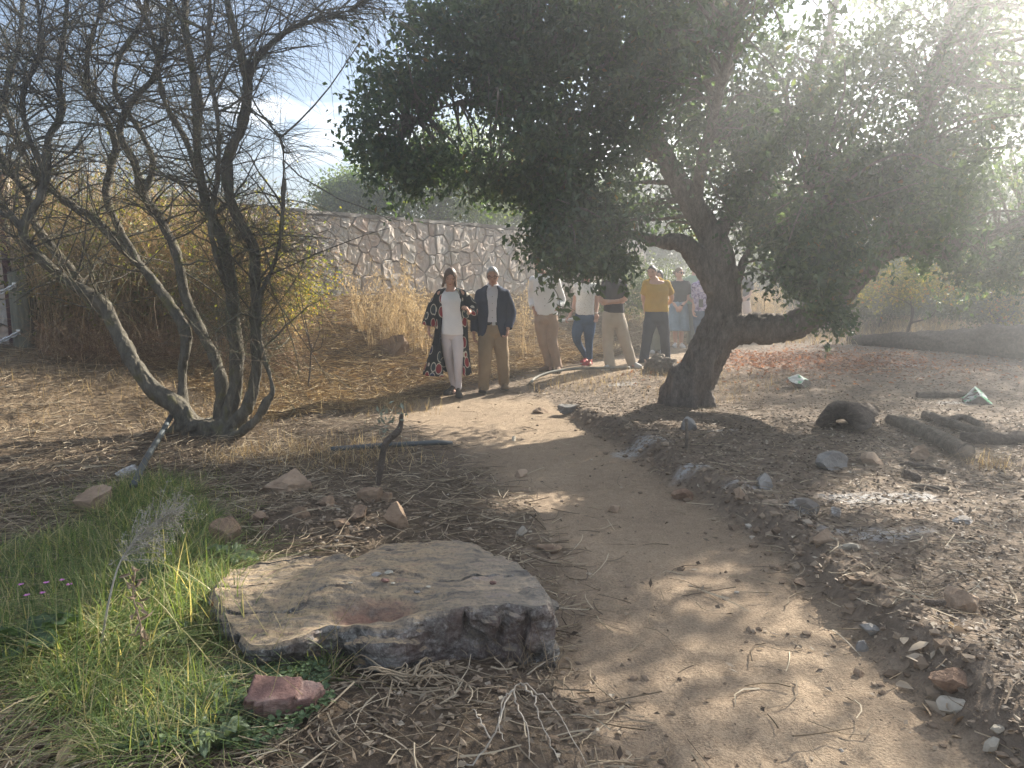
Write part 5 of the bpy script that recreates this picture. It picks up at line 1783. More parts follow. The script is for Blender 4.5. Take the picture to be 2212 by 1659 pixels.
def build_ground_cover():
    straw_m = m_island('straw', [(0, (0.11, 0.082, 0.058)), (0.35, (0.20, 0.155, 0.105)), (0.75, (0.33, 0.265, 0.18)), (1, (0.52, 0.44, 0.32))], 0.8)
    gold_m = m_island('dry_grass', [(0, (0.15, 0.105, 0.065)), (0.45, (0.32, 0.24, 0.14)), (0.8, (0.50, 0.40, 0.24)), (1, (0.66, 0.56, 0.38))], 0.75, tfac=0.35, trans=(1.3, 1.15, 0.8))
    litter_m = m_island('dead_leaves',  [(0, (0.07, 0.05, 0.036)), (0.3, (0.135, 0.10, 0.07)), (0.65, (0.215, 0.165, 0.115)), (0.93, (0.31, 0.25, 0.18)), (1, (0.46, 0.40, 0.31))], 0.7, 0.25)
    red_m = m_island('red_leaves', [(0, (0.14, 0.085, 0.055)), (0.45, (0.26, 0.14, 0.08)), (0.75, (0.38, 0.18, 0.09)), (1, (0.46, 0.35, 0.22))], 0.7, tfac=0.3, trans=(1.4, 1.0, 0.7))
    # leaf litter: right of the path, thinner on the left and only stray leaves on the path
    p = np.concatenate([fan_scatter(125000, 2.1, 19, 1.0, 0.85), fan_scatter(34000, 2.1, 8, 0.95, 0.9)])
    pm, right, left = path_mask(p[:, 0], p[:, 1])
    t, s = wall_coords(p[:, 0], p[:, 1])
    dens = np.where(right > 0, 0.95 - 0.55 * np.clip(noise3(np.column_stack([p * 0.9, p[:, 0] * 0]), 44) - 0.35, 0, 1) * (p[:, 1] < 7), 0.16)
    dens = dens * np.where(right > 0, .38 + .62 * sstep(4.2, 7.0, p[:, 1] + .8 * fbm2(p[:, 0] * .9, p[:, 1] * .9, 2, 91)), 1)
    dens = dens * (1 - 0.945 * pm) * np.where((s < 3.3) & (p[:, 1] > 6), 0.25, 1)
    dens = dens * np.where((right > 0) & (right < 0.35) & (p[:, 1] < 9), 0.8, 1)
    p = p[rng.random(len(p)) < dens]
    C = with_z(p, 0.006 + 0.010 * rng.random(len(p)))
    N = len(C)
    D = unit(np.stack([rng.normal(size=N), rng.normal(size=N), rng.normal(size=N) * 0.22], -1))
    Nn = unit(np.stack([rng.normal(size=N) * .45, rng.normal(size=N) * .45, np.ones(N)], -1))
    V, f = leaf_arrays(C, D, Nn, 0.036 * (0.55 + 0.8 * rng.random(N)), 0.019 * (0.6 + 0.8 * rng.random(N)), 0.32 * (rng.random((N, 1)) * 2 - 0.7))
    tag(mobj('leaf_litter', mesh_arrays('leaf_litter', V, f, False), litter_m), 'fallen brown oak leaves covering the ground right of the path', kind='stuff')
    # red-orange leaves beyond the oak
    n = 3600
    p = np.stack([4.9 + 2.0 * rng.normal(size=n), 13.5 + 1.2 * rng.normal(size=n)], -1)
    pm, right, left = path_mask(p[:, 0], p[:, 1])
    p = p[(pm < .3) & (p[:, 0] > 1.5)]
    C = with_z(p, 0.012)
    N = len(C)
    D = unit(np.stack([rng.normal(size=N), rng.normal(size=N), rng.normal(size=N) * .3], -1))
    Nn = unit(np.stack([rng.normal(size=N) * .5, rng.normal(size=N) * .5, np.ones(N)], -1))
    V, f = leaf_arrays(C, D, Nn, 0.07 * (0.5 + rng.random(N)), 0.04 * (0.6 + 0.8 * rng.random(N)), 0.25)
    tag(mobj('red_leaves', mesh_arrays('red_leaves', V, f, False), red_m), 'patch of fallen orange red leaves glowing in the sun beyond the oak', kind='stuff')
    # straw mulch on the left and among the clods
    p = fan_scatter(60000, 2.2, 12.5, 1.0, 0.8)
    pm, right, left = path_mask(p[:, 0], p[:, 1])
    t, s = wall_coords(p[:, 0], p[:, 1])
    xl = p[:, 0] < -0.25 * p[:, 1]
    dens = np.where(right > 0, 0.13, np.where(xl, 0.95, 0.5)) * (1 - 0.96 * pm)
    heap = np.exp(-(((p[:, 0] + 1.1) / 0.6) ** 2 + ((p[:, 1] - 4.5) / 0.5) ** 2))
    dens = dens * (1 - 0.8 * heap)
    dens = dens * np.where((p[:, 1] < 3.15) & (p[:, 0] > -.75), .38, 1)
    p = p[rng.random(len(p)) < dens]
    tag(mobj('straw', _mesh2('straw', lying(with_z(p, 0.008 + .035 * rng.random(len(p)) ** 2), 0.18, 0.0028, 4, 0.26, 0.45)), straw_m), 'dry straw and stalks strewn over the ground on the left', kind='stuff')
    # dry grass on the bank below the wall
    n = 42000
    t = -3.2 + 13.5 * rng.random(n); s = 0.5 + 3.0 * rng.random(n) ** 1.1
    p = WALL0 + t[:, None] * WU + s[:, None] * WN
    k = noise3(np.column_stack([p * 1.3, p[:, :1] * 0]), 77)
    p = p[k > 0.33]
    p = p[rng.random(len(p)) < .42 * sstep(7.5, 3.5, wall_coords(p[:, 0], p[:, 1])[0])]
    t1 = blades(with_z(p, -0.01), 0.09, 0.005, 1.8, 4, 0.8, 0.9)
    n = 40000
    t = -3.2 + 13.5 * rng.random(n); s = 0.1 + 4.0 * rng.random(n)
    p = WALL0 + t[:, None] * WU + s[:, None] * WN
    tt_ = wall_coords(p[:, 0], p[:, 1])[0] + .8 * rng.normal(size=len(p))
    tag(mobj('dry_stalks', _mesh2('dry_stalks', lying(with_z(p[tt_ > 4.2], 0.03), 0.22, 0.0040, 4, 0.5, 0.5)), straw_m), 'grey brown cut stalks and debris on the shady part of the bank', kind='stuff')
    p = p[tt_ <= 4.2]
    t2 = lying(with_z(p, 0.02 + .04 * rng.random(len(p))), 0.24, 0.0040, 4, 0.4, 0.5)
    tag(mobj('dry_grass', joined('dry_grass', [t1, t2], False), gold_m), 'golden dry grass covering the bank below the stone wall', kind='stuff')
    # short dry tufts elsewhere
    cs = []
    for px, py, sp_, k in ((700, 985, 0.35, 420), (560, 985, 0.3, 360), (330, 860, .8, 600), (120, 800, .8, 600), (760, 880, .4, 420), (860, 880, .25, 300), (640, 820, .6, 700), (1500, 860, .35, 260), (1620, 830, .5, 300), (1240, 830, .4, 320),
                           (1380, 815, .5, 300), (2140, 1010, .12, 130), (1690, 640, 1.2, 900), (1860, 720, .9, 300), (790, 990, .25, 260), (1900, 700, 1.5, 600), (2100, 705, 1.4, 500), (470, 905, .3, 260)):
        g = gnd(px, py)
        cs.append(g[:2] + rng.normal(size=(k, 2)) * sp_)
    p = np.concatenate(cs)
    tag(mobj('dry_tufts', _mesh2('dry_tufts', blades(with_z(p, -.01), 0.15, 0.005, 1.3, 4, 1.0, 0.7)), gold_m), 'short pale tufts of dry grass scattered about the clearing', kind='stuff')
    # far pale dry grass lit by the sun across the clearing
    n = 16000
    p = np.stack([rng.random(n) * 15 + 2.5, 16.5 + 9 * rng.random(n)], -1)
    p = p[path_mask(p[:, 0], p[:, 1])[0] < .3]
    tag(mobj('far_grass', _mesh2('far_grass', blades(with_z(p, -.01), 0.2, 0.012, 1.2, 4, 1.0, 0.7)), gold_m), 'pale dry grass in the sun on the far side of the clearing', kind='stuff')
    # grit and pebbles
    p = np.concatenate([fan_scatter(9000, 2.1, 11, 0.7, 0.85)])
    pm, right, left = path_mask(p[:, 0], p[:, 1])
    heap = np.exp(-(((p[:, 0] + 1.1) / 0.6) ** 2 + ((p[:, 1] - 4.5) / 0.5) ** 2))
    edge = np.exp(-((right - 0.05) / 0.22) ** 2) * (p[:, 1] < 9)
    p = p[rng.random(len(p)) < 0.10 + 0.55 * edge + 0.5 * heap + 0.006 * pm]
    ye = 2.1 + 6.2 * rng.random(420)
    xe = np.interp(-ye, -EDGE[:, 1], EDGE[:, 0]) + .09 + .10 * rng.normal(size=420)
    CLOD = np.stack([xe, ye], -1)
    q = gnd(980, 1500)
    p = np.concatenate([p, WALL0 * 0 + np.array([-1.1, 4.5]) + rng.normal(size=(900, 2)) * [.5, .35], q[:2] + rng.normal(size=(250, 2)) * [.4, .2]])
    nc_ = len(CLOD)
    p = np.concatenate([p, CLOD])
    N = len(p)
    r = 0.003 + 0.017 * rng.random(N) ** 3.4
    r[-nc_:] = .006 + .030 * rng.random(nc_) ** 3.5
    ico = np.array([(0, 0, 1), (.89, 0, .45), (.28, .85, .45), (-.72, .53, .45), (-.72, -.53, .45), (.28, -.85, .45), (.72, .53, -.45), (-.28, .85, -.45), (-.89, 0, -.45), (-.28, -.85, -.45), (.72, -.53, -.45), (0, 0, -1)])
    fi = np.array([(0, 1, 2), (0, 2, 3), (0, 3, 4), (0, 4, 5), (0, 5, 1), (1, 6, 2), (2, 7, 3), (3, 8, 4), (4, 9, 5), (5, 10, 1), (6, 7, 2), (7, 8, 3), (8, 9, 4), (9, 10, 5), (10, 6, 1), (6, 11, 7), (7, 11, 8), (8, 11, 9), (9, 11, 10), (10, 11, 6)])
    V = ico[None] * (1 + .28 * rng.normal(size=(N, 12, 1))) * r[:, None, None] * np.array([1.1, 1, .7]) + with_z(p, 0)[:, None] + np.array([0, 0, 1]) * r[:, None, None] * .25
    F_ = (fi[None] + 12 * np.arange(N)[:, None, None]).reshape(-1, 3)
    tag(mobj('gravel', mesh_arrays('gravel', V, [F_], False), m_island('grit', [(0, (0.15, 0.108, 0.075)), (0.6, (0.26, 0.195, 0.137)), (0.95, (0.34, 0.265, 0.19)), (1, (0.50, 0.45, 0.38))], 0.95)), 'small clods and grit along the path edges', kind='stuff')


def build_curled_leaves():
    p = np.concatenate([px_scatter(150, [(-40, 1500), (80, 1480), (190, 1560), (230, 1680), (-60, 1680)]), px_scatter(16, [(1860, 1400), (2050, 1400), (2200, 1640), (2120, 1640)])])
    C = with_z(p, .012)
    N = len(C)
    V, f = leaf_arrays(C, unit(np.stack([rng.normal(size=N), rng.normal(size=N), .35 * rng.normal(size=N)], -1)), unit(rng.normal(size=(N, 3)) * .5 + [0, 0, 1]), .05 + .04 * rng.random(N), .026 + .02 * rng.random(N), .35 * (rng.random((N, 1)) * 1.6 - .6), True, .3)
    tag(mobj('dead_leaves', mesh_arrays('dead_leaves', V, f, True), m_island('curled_leaves', [(0, (0.24, 0.17, 0.11)), (.5, (0.40, 0.31, 0.22)), (1, (0.56, 0.48, 0.37))], .7, .2, .25, (1.2, 1.1, .9))), 'large curled dead leaves on the bare soil in the bottom corners', kind='stuff')


def _mesh2(name, vq, smooth=False, off=None):
    V, q = vq
    if off is not None: V = V - np.asarray(off)
    return mesh_arrays(name, V, [q], smooth)


def build_oats():
    """tall wild oats and stalks against the wall"""
    m = m_island('oat_straw', [(0, (0.42, 0.32, 0.18)), (0.5, (0.56, 0.45, 0.28)), (1, (0.70, 0.60, 0.42))], 0.7, tfac=0.3, trans=(1.25, 1.1, 0.85))
    for i, (px, pyb, pyt, d, n, sp, lb) in enumerate((
            (778, 690, 560, 12.0, 15, .10, 'tall tuft of wild oats against the wall, the one farther left'), (862, 690, 548, 12.2, 26, .16, 'tallest tuft of pale wild oats in front of the wall'),
            (905, 690, 600, 11.9, 34, .24, 'bushy tuft of wild oats just left of the walking woman'), (828, 700, 610, 11.5, 22, .25, 'loose low tuft of wild oats between the tall tufts'),
            (1135, 680, 600, 13.0, 16, .15, 'thin tuft of dry stalks behind the man in the blazer'), (1640, 662, 610, 17.5, 150, .45, 'sunlit mound of dry grass seen right of the oak trunk'))):
        g = at(px, pyb, d)
        z = gz(g[0], d)
        base = np.array([g[0], d, z])
        top = at(px, pyt, d)[2] - z
        C = base + np.column_stack([rng.normal(size=(n, 2)) * sp * .6, np.zeros(n)])
        C[:, 2] = H(C[:, 0], C[:, 1])
        l = top * (0.55 + 0.45 * rng.random(n))
        s = np.linspace(0, 1, 6)[None, :, None]
        lean = np.column_stack([rng.normal(size=(n, 2)) * .2, np.zeros(n)])
        P = C[:, None] + s * np.array([0, 0, 1.0]) * l[:, None, None] + s ** 2 * (lean * l[:, None])[:, None]
        o = thing('wild_oats', lb, 'grass tuft', base, 'tufts of tall dry grass by the wall')
        mobj('stalks', _mesh2('stalks', batch_tubes(P, np.linspace(1, .4, 6)[None] * np.full((n, 1), .0040), 3), True, base), m, o)
        k = rng.integers(0, n, n * 34)
        u = 0.5 + 0.5 * rng.random(n * 34)
        B = P[k, 0] * (1 - u[:, None]) + P[k, -1] * u[:, None] + rng.normal(size=(n * 34, 3)) * .035
        V, f = leaf_arrays(B, unit(rng.normal(size=(len(B), 3)) * .5 + [0, 0, -1]), unit(rng.normal(size=(len(B), 3))), np.full(len(B), .042), np.full(len(B), .013), .1)
        tag(mobj('seed_heads', mesh_arrays('seed_heads', V - base, f, False), m, o), kind='stuff')
        V, q = blades(np.repeat(C, 3, 0), top * .33, .005, 1.2)
        tag(mobj('blades', mesh_arrays('blades', V - base, [q], False), m, o), kind='stuff')


def build_green_patch():
    poly = [(-120, 1180), (60, 1190), (200, 1090), (330, 1040), (430, 1075), (480, 1190), (520, 1330), (640, 1420), (740, 1450), (720, 1530), (600, 1600), (420, 1670), (240, 1680), (130, 1560), (0, 1480), (-150, 1450)]
    gm = m_leaf('green_grass', [(0, (0.078, 0.125, 0.042)), (0.4, (0.13, 0.19, 0.062)), (0.66, (0.20, 0.25, 0.09)), (0.82, (0.32, 0.32, 0.16)), (1, (0.52, 0.45, 0.28))], (2.2, 2.0, 0.9), 0.40, 0.5)
    p = px_scatter(21000, poly)
    k = noise3(np.column_stack([p * 2.4, p[:, :1] * 0]), 51)
    p = p[(k > 0.30)]
    t1 = blades(with_z(p, -.01), 0.145, 0.0065, 1.8, 5, 1.0, 0.85)
    p2 = px_scatter(1500, [(200, 1330), (400, 1200), (520, 1330), (560, 1420), (300, 1450), (180, 1560), (80, 1430)])
    t2 = blades(with_z(p2, -.01), 0.27, 0.009, 2.0, 6, 1.0, 1.0)
    # scattered green runners to the right of the patch
    p3 = np.concatenate([px_scatter(1300, [(480, 1480), (760, 1420), (820, 1560), (960, 1650), (430, 1700)]), px_scatter(2600, [(-150, 1120), (200, 1030), (480, 1020), (620, 1180), (560, 1250), (300, 1250), (-150, 1300)]), px_scatter(700, [(-80, 1420), (260, 1500), (420, 1680), (-80, 1680)])])
    p3 = p3[noise3(np.column_stack([p3 * 2.2, p3[:, :1] * 0]), 53) > .46]
    t3 = blades(with_z(p3, -.01), 0.085, 0.0055, 1.8, 4, 0.8, 0.8)
    tag(mobj('green_grass', joined('green_grass', [t1, t2, t3], False), gm), 'lush green grass growing round the left end of the boulder', kind='stuff')
    # clover-like ground leaves
    p = px_scatter(2600, [(420, 1470), (700, 1440), (720, 1560), (560, 1650), (250, 1660), (300, 1540)])
    C = with_z(p, 0.03 + 0.03 * rng.random(len(p)))
    N = len(C)
    V, f = leaf_arrays(C, unit(np.stack([rng.normal(size=N), rng.normal(size=N), .2 * rng.normal(size=N)], -1)), unit(rng.normal(size=(N, 3)) * .35 + [0, 0, 1]), .020 * (.6 + .8 * rng.random(N)), .018 * (.6 + .8 * rng.random(N)), .1, True)
    tag(mobj('clover', mesh_arrays('clover', V, f, False), m_leaf('clover_leaf', [(0, (0.05, 0.09, 0.04)), (1, (0.12, 0.17, 0.08))], (1.6, 1.6, .8), .25)), 'small round clover leaves in front of the red block', kind='stuff')
    # yellow bent seed stalks
    p = px_scatter(260, poly)
    st = m_island('grass_stalks', [(0, (0.34, 0.27, 0.13)), (.6, (0.46, 0.40, 0.20)), (1, (0.60, 0.52, 0.33))], .7, tfac=.3, trans=(1.2, 1.1, .8))
    tag(mobj('grass_stalks', _mesh2('grass_stalks', twig_lines(with_z(p, .0), .30, .0016, 6, 3, 0.9, bend=.7)), st), 'thin straw coloured seed stalks bending out of the green grass', kind='stuff')
    # broad leaved plants
    lm = []
    for nm, stops in (('broad_leaf', [(0, (0.06, 0.10, 0.045)), (1, (0.085, 0.135, 0.06))]), ('pale_broad_leaf', [(0, (0.16, 0.21, 0.12)), (1, (0.21, 0.26, 0.15))])):
        t = NT(nm)
        v = t.coords((1, 1, 1))
        wv = t.n('TexWave', wave_type='BANDS', bands_direction='DIAGONAL', in_Scale=9.0, in_Distortion=2.0); t.l(v, wv.inputs['Vector'])
        c = t.ramp(t.math('ADD', t.math('MULTIPLY', t.noise(v, 9, 4), .8), t.math('MULTIPLY', wv.outputs['Fac'], .2)), [(0.3, stops[0][1]), (0.7, stops[1][1])])
        lm.append(t.finish(c, .5, wv.outputs['Fac'], .3, .004, .35, translucent=(t.mix(1.0, c, (2, 2, .9), 'MULTIPLY'), .3)))
    def broad_leaf(L, wv, seed):
        r = np.random.default_rng(seed)
        nu, nv = 14, 9
        G = np.zeros((nu, nv, 3))
        for i, u in enumerate(np.linspace(0, 1, nu)):
            w = wv * (math.sin(min(u * 1.25 + .12, 1.0) * math.pi * .5)) * (1 - u ** 5) ** .5 * .5
            w *= 1 + .10 * math.sin(u * 26 + seed)
            for j, v in enumerate(np.linspace(-1, 1, nv)):
                G[i, j] = (v * w, u * L, 0.14 * L * abs(v) ** 1.4 * (1 - .4 * u) + .10 * L * math.sin(u * 3.0) - .30 * L * u ** 2.4 + .014 * math.sin(9 * v + 17 * u + seed))
        mb = MB(); mb.grid(G)
        return mb.mesh('leaf')
    for lb, px, py, n, L, wv, mi, nm in (('rosette of big grey green leaves at the left edge of the grass', 70, 1420, 8, .20, .14, 0, 'broad_leaved_plant'), ('dark broad leaved plant deep in the grass left of the boulder', 300, 1290, 7, .17, .13, 0, 'broad_leaved_plant'),
                                         ('pale wavy leaved plant lying against the left end of the boulder', 500, 1225, 4, .16, .07, 1, 'broad_leaved_plant'), ('pale crinkled plant in the middle of the grass', 370, 1400, 5, .13, .08, 1, 'broad_leaved_plant'),
                                         ('low green leaved weed at the bottom edge beside the bare soil', 470, 1630, 5, .12, .05, 1, 'broad_leaved_plant')):
        g = gnd(px, py)
        o = thing(nm, lb, 'plant', g, 'broad leaved plants in the green grass')
        m = [broad_leaf(L * k, wv * k, 3 + q) for q, k in enumerate((1.0, .85, .7))]
        for x in m: x.materials.append(lm[mi])
        for k in range(n):
            lf = bpy.data.objects.new('leaf', m[k % 3]); COL.objects.link(lf); lf.parent = o
            lf.location = (0, 0, .03 + .02 * rng.random())
            lf.rotation_euler = (.25 + .5 * rng.random(), .2 * rng.normal(), 6.283 * k / n + .4 * rng.normal())
    # pink flowers
    pk = m_noise('pink_petal', [(.3, (0.42, 0.13, 0.34)), (.7, (0.58, 0.24, 0.48))], 20, 2, .6, .05)
    stm = m_noise('flower_stem', [(.3, (0.07, 0.12, 0.04)), (.7, (0.12, 0.17, 0.06))], 20, 2, .6, .05)
    for px, py, lb in ((45, 1272, 'pink flower at the far left of the three pairs in the grass'), (100, 1268, 'pink flower standing highest above the dark leaves'), (92, 1290, 'pink flower just below the highest one'), (135, 1262, 'pink flower on the right of the small pink group'), (58, 1295, 'lowest pink flower in the grass'), (150, 1272, 'little pink flower at the right end of the group')):
        tp = at(px, py - 8, gnd(px, py + 45)[1])
        b = np.array([tp[0], tp[1] + .02, gz(tp[0], tp[1])])
        o = thing('pink_flower', lb, 'flower', b, 'pink flowers in the grass')
        mobj('stem', MB().tube(smooth_path([(0, 0, 0), (.01, 0, (tp[2] - b[2]) * .5), tuple(tp - b)], 4), np.full(9, .0018), 5), stm, o)
        for k in range(5):
            V, f = leaf_arrays(np.array([tp - b]), np.array([[math.cos(k * 1.257), math.sin(k * 1.257), .35]]), np.array([[0, 0, 1.0]]), [.017], [.012], .1, True)
            mobj('petal', mesh_arrays('petal', V, f, True), pk, o)
    # dried umbel stalk arching over the grass
    g = gnd(215, 1420)
    dm = m_noise('dried_stalk', [(.3, (0.27, 0.245, 0.20)), (.7, (0.43, 0.40, 0.33))], 20, 3, .85, .2)
    o = thing('dried_umbel', 'pale dried flower stalk leaning to the right over the green grass', 'dried plant', g)
    D0 = g[1]
    main = smooth_path([g, at(235, 1300, D0 + .02), at(262, 1210, D0 + .10), at(310, 1150, D0 + .2), at(360, 1112, D0 + .25)], 7)
    mb = MB(); mb.tube(main - g, np.linspace(.006, .002, len(main)), 6)
    mobj('stalk', mb, dm, o)
    k = rng.integers(len(main) // 2, len(main), 150)
    C = main[k]
    dd = unit(np.array([.7, .3, .35]) + rng.normal(size=(150, 3)) * .35)
    L = .03 + .11 * rng.random(150)
    s = np.linspace(0, 1, 4)[None, :, None]
    P = C[:, None] + dd[:, None] * s * L[:, None, None] + rng.normal(size=(150, 1, 3)) * .03 * s * s
    tw = batch_tubes(P, np.full((150, 4), .0011), 3)
    e = np.repeat(P[:, -1], 9, 0) + rng.normal(size=(150 * 9, 3)) * .008
    sd = leaf_arrays(e, unit(rng.normal(size=e.shape)), unit(rng.normal(size=e.shape)), np.full(len(e), .008), np.full(len(e), .006), .2)
    tag(mobj('umbels', joined('umbels', [tw, sd], False, g), dm, o), kind='stuff')
    # withered brown stems in the grass
    g = gnd(300, 1440)
    o = thing('withered_stem', 'withered brown stem with shrivelled leaves in the middle of the grass', 'dried plant', g)
    wm = m_noise('withered', [(.3, (0.20, 0.14, 0.09)), (.7, (0.36, 0.27, 0.19))], 20, 3, .85, .2)
    ln = smooth_path([g, at(305, 1360, g[1]), at(288, 1290, g[1] + .03), at(292, 1235, g[1] + .05)], 6)
    mobj('stem', MB().tube(ln - g, np.linspace(.005, .003, len(ln)), 6), wm, o)
    C = ln[rng.integers(3, len(ln), 34)]
    V, f = leaf_arrays(C + rng.normal(size=C.shape) * .01, unit(rng.normal(size=C.shape) + [0, 0, -.5]), unit(rng.normal(size=C.shape)), .03 + .03 * rng.random(34), np.full(34, .014), .4, True)
    tag(mobj('shrivelled_leaves', mesh_arrays('shrivelled_leaves', V - g, f, False), wm, o), kind='stuff')


def build_roots():
    m = m_noise('root_wood', [(.3, (0.24, 0.18, 0.115)), (.7, (0.44, 0.355, 0.25))], 14, 4, .85, .4)
    wh = m_noise('white_twig', [(.3, (0.33, 0.28, 0.22)), (.7, (0.50, 0.45, 0.37))], 14, 4, .8, .2)
    # tangle of dead grass roots under the boulder
    g = gnd(885, 1478)
    o = thing('root_tangle', 'tangle of pale dead roots on the soil below the boulder face', 'roots', g)
    for k in range(22):
        a = rng.random() * 6.28
        L = .10 + .16 * rng.random()
        e = np.array([math.cos(a) * L * 1.3, math.sin(a) * L * .8, 0])
        mid = e * .5 + np.array([rng.normal() * .03, rng.normal() * .03, .03 + .05 * rng.random()])
        e[2] = gz(g[0] + e[0], g[1] + e[1]) - g[2] + .006
        s = np.array([rng.normal() * .03, rng.normal() * .02, .02])
        pts = smooth_path([s, mid, e], 6)
        mobj('root', MB().tube(pts + rng.normal(size=pts.shape) * .003, np.linspace(.0045, .0012, len(pts)), 5), m, o)
    # bleached drooping twig at the bottom
    g = gnd(1055, 1640)
    D = g[1]
    o = thing('bleached_twig', 'bleached white twig drooping over the soil at the bottom of the view', 'twig', g)
    for rows in ([(1010, 1659, D - .05), (1060, 1600, D), (1085, 1540, D + .1), (1110, 1490, D + .2), (1130, 1478, D + .22), (1180, 1510, D + .15), (1225, 1570, D + .02), (1265, 1650, D - .12)], [(1110, 1490, D + .2), (1088, 1510, D + .18), (1078, 1560, D + .05), (1086, 1600, D)],
                 [(1110, 1492, D + .2), (1120, 1530, D + .12), (1140, 1570, D), (1140, 1640, D - .1)], [(1130, 1480, D + .22), (1150, 1500, D + .1), (1165, 1550, D), (1205, 1640, D - .14)], [(1060, 1600, D), (1040, 1560, D + .05), (1020, 1530, D + .12)]):
        P = smooth_path([at(*r) for r in rows], 6)
        P[:, 2] = np.maximum(P[:, 2], H(P[:, 0], P[:, 1]) + .004)
        P += rng.normal(size=P.shape) * .0035
        mobj('branch', MB().tube(P - g, np.linspace(.0032, .0014, len(P)), 6), wh, o)
    # stubble by the right end of the boulder
    g = gnd(1150, 1440)
    o = thing('dry_stubble', 'thin dry grass stubble at the right end of the boulder', 'grass tuft', g)
    C = g + np.column_stack([rng.normal(size=(70, 2)) * [.06, .05], np.zeros(70)])
    C[:, 2] = H(C[:, 0], C[:, 1])
    tag(mobj('stems', _mesh2('stems', twig_lines(C, .20, .0022, 5, 3, 1.6, bend=.35), True, g), m, o), kind='stuff')
    # stones chips on the boulder
    _, topz, c = BOULDER
    gm = bpy.data.materials['grey_stone']; rm = bpy.data.materials['red_stone']; pm_ = bpy.data.materials['pale_stone']
    for i, (px, py, w, m_, lb) in enumerate(((840, 1240, 20, pm_, 'pale pebble near the back edge on top of the boulder'), (757, 1262, 12, pm_, 'tiny pale pebble by the split on the boulder'), (815, 1300, 24, gm, 'grey flake lying in the red hollow of the boulder'), (850, 1308, 10, pm_, 'tiny white chip in the red hollow'),
                                               (900, 1272, 16, gm, 'small dark chip on the boulder right of the red hollow'), (832, 1256, 20, rm, 'small red flake on top of the boulder'), (925, 1268, 12, pm_, 'pale chip right of the dark chip on the boulder'), (1065, 1262, 16, rm, 'thin reddish sliver near the right end of the boulder top'))):
        p = flat(px, py, .27)
        z = float(topz(p[:2]))
        p = flat(px, py, z)
        k = p[1] / F
        me = rock_mesh('pebble', 200 + i, (w * k, w * k * .8, w * k * .5), 8, 2, .05)
        tag(mobj('pebble', me, m_, None, (p[0], p[1], float(topz(p[:2])) + w * k * .2)), lb, 'pebble', 'stone chips lying on the boulder')


BOULDER = build_boulder()
build_stones()
build_logs()
build_ground_cover()
build_curled_leaves()
build_oats()
build_green_patch()
build_roots()

# ================================================================== PEOPLE
HX, HY, HZ = .074, .095, .120


def head_disp(x, z):
    ax = np.abs(x)
    n = .023 * np.exp(-(x / .0125) ** 2) * np.where(z > -.022, np.exp(-((z + .022) / .026) ** 2), np.exp(-((z + .022) / .008) ** 2))
    n += .006 * np.exp(-(ax / .045) ** 2) * np.exp(-((z - .032) / .010) ** 2)
    n -= .010 * np.exp(-((ax - .031) / .014) ** 2) * np.exp(-((z - .012) / .012) ** 2)
    n += .007 * np.exp(-(x / .022) ** 2) * np.exp(-((z + .056) / .011) ** 2)
    n -= .004 * np.exp(-(x / .02) ** 2) * np.exp(-((z + .057) / .0035) ** 2)
    n += .009 * np.exp(-(x / .022) ** 2) * np.exp(-((z + .098) / .014) ** 2)
    n += .004 * np.exp(-((ax - .042) / .016) ** 2) * np.exp(-((z + .018) / .016) ** 2)
    return n


def face_y(x, z):
    q = max(1e-4, 1 - (x / HX) ** 2 - (z / HZ) ** 2)
    return -HY * math.sqrt(q) - float(head_disp(np.array(x), np.array(z)))


def add_head(mb, c, R, s=1.0):
    """skull with a face looking along -y; slots: 0 skin, 1 dark, 2 lips"""
    nu, nv = 56, 44
    u = np.linspace(0, 2 * np.pi, nu, endpoint=False)
    v = np.linspace(.03, np.pi - .03, nv)
    d = np.stack([np.sin(v)[:, None] * np.sin(u), -np.sin(v)[:, None] * np.cos(u), np.cos(v)[:, None] * np.ones_like(u)], -1)
    x, y, z = d[..., 0] * HX, d[..., 1] * HY, d[..., 2] * HZ
    lo = np.clip(-d[..., 2], 0, 1)
    x = x * (1 - .30 * lo ** 1.7)
    y = np.where(d[..., 1] > 0, y * (1 - .5 * lo ** 1.2), y * (1 - .05 * lo))
    front = np.clip(-d[..., 1] * 1.6, 0, 1)
    y = y - head_disp(x, z) * front
    P = np.stack([x, y, z], -1) * s @ R.T + c
    mb.loft(P[::-1], 0)
    def put(px, pz, r, mat, dy=0.0):
        mb.ellipsoid(np.array([px, face_y(px, pz) + dy, pz]) * s @ R.T + c, np.array(r) * s, R, 10, 6, mat)
    for sx in (-1, 1):
        mb.ellipsoid(np.array([sx * .073, .012, -.005]) * s @ R.T + c, np.array((.010, .019, .030)) * s, R, 10, 8, 0)
        put(sx * .031, .011, (.0125, .005, .0042), 1, .001)
        put(sx * .032, .034, (.019, .004, .0036), 1, .001)
    put(0, -.056, (.021, .004, .006), 2, .001)


def head_rot(yaw=0, pitch=0, roll=0):
    return np.array((Matrix.Rotation(yaw, 3, 'Z') @ Matrix.Rotation(pitch, 3, 'X') @ Matrix.Rotation(roll, 3, 'Y')))


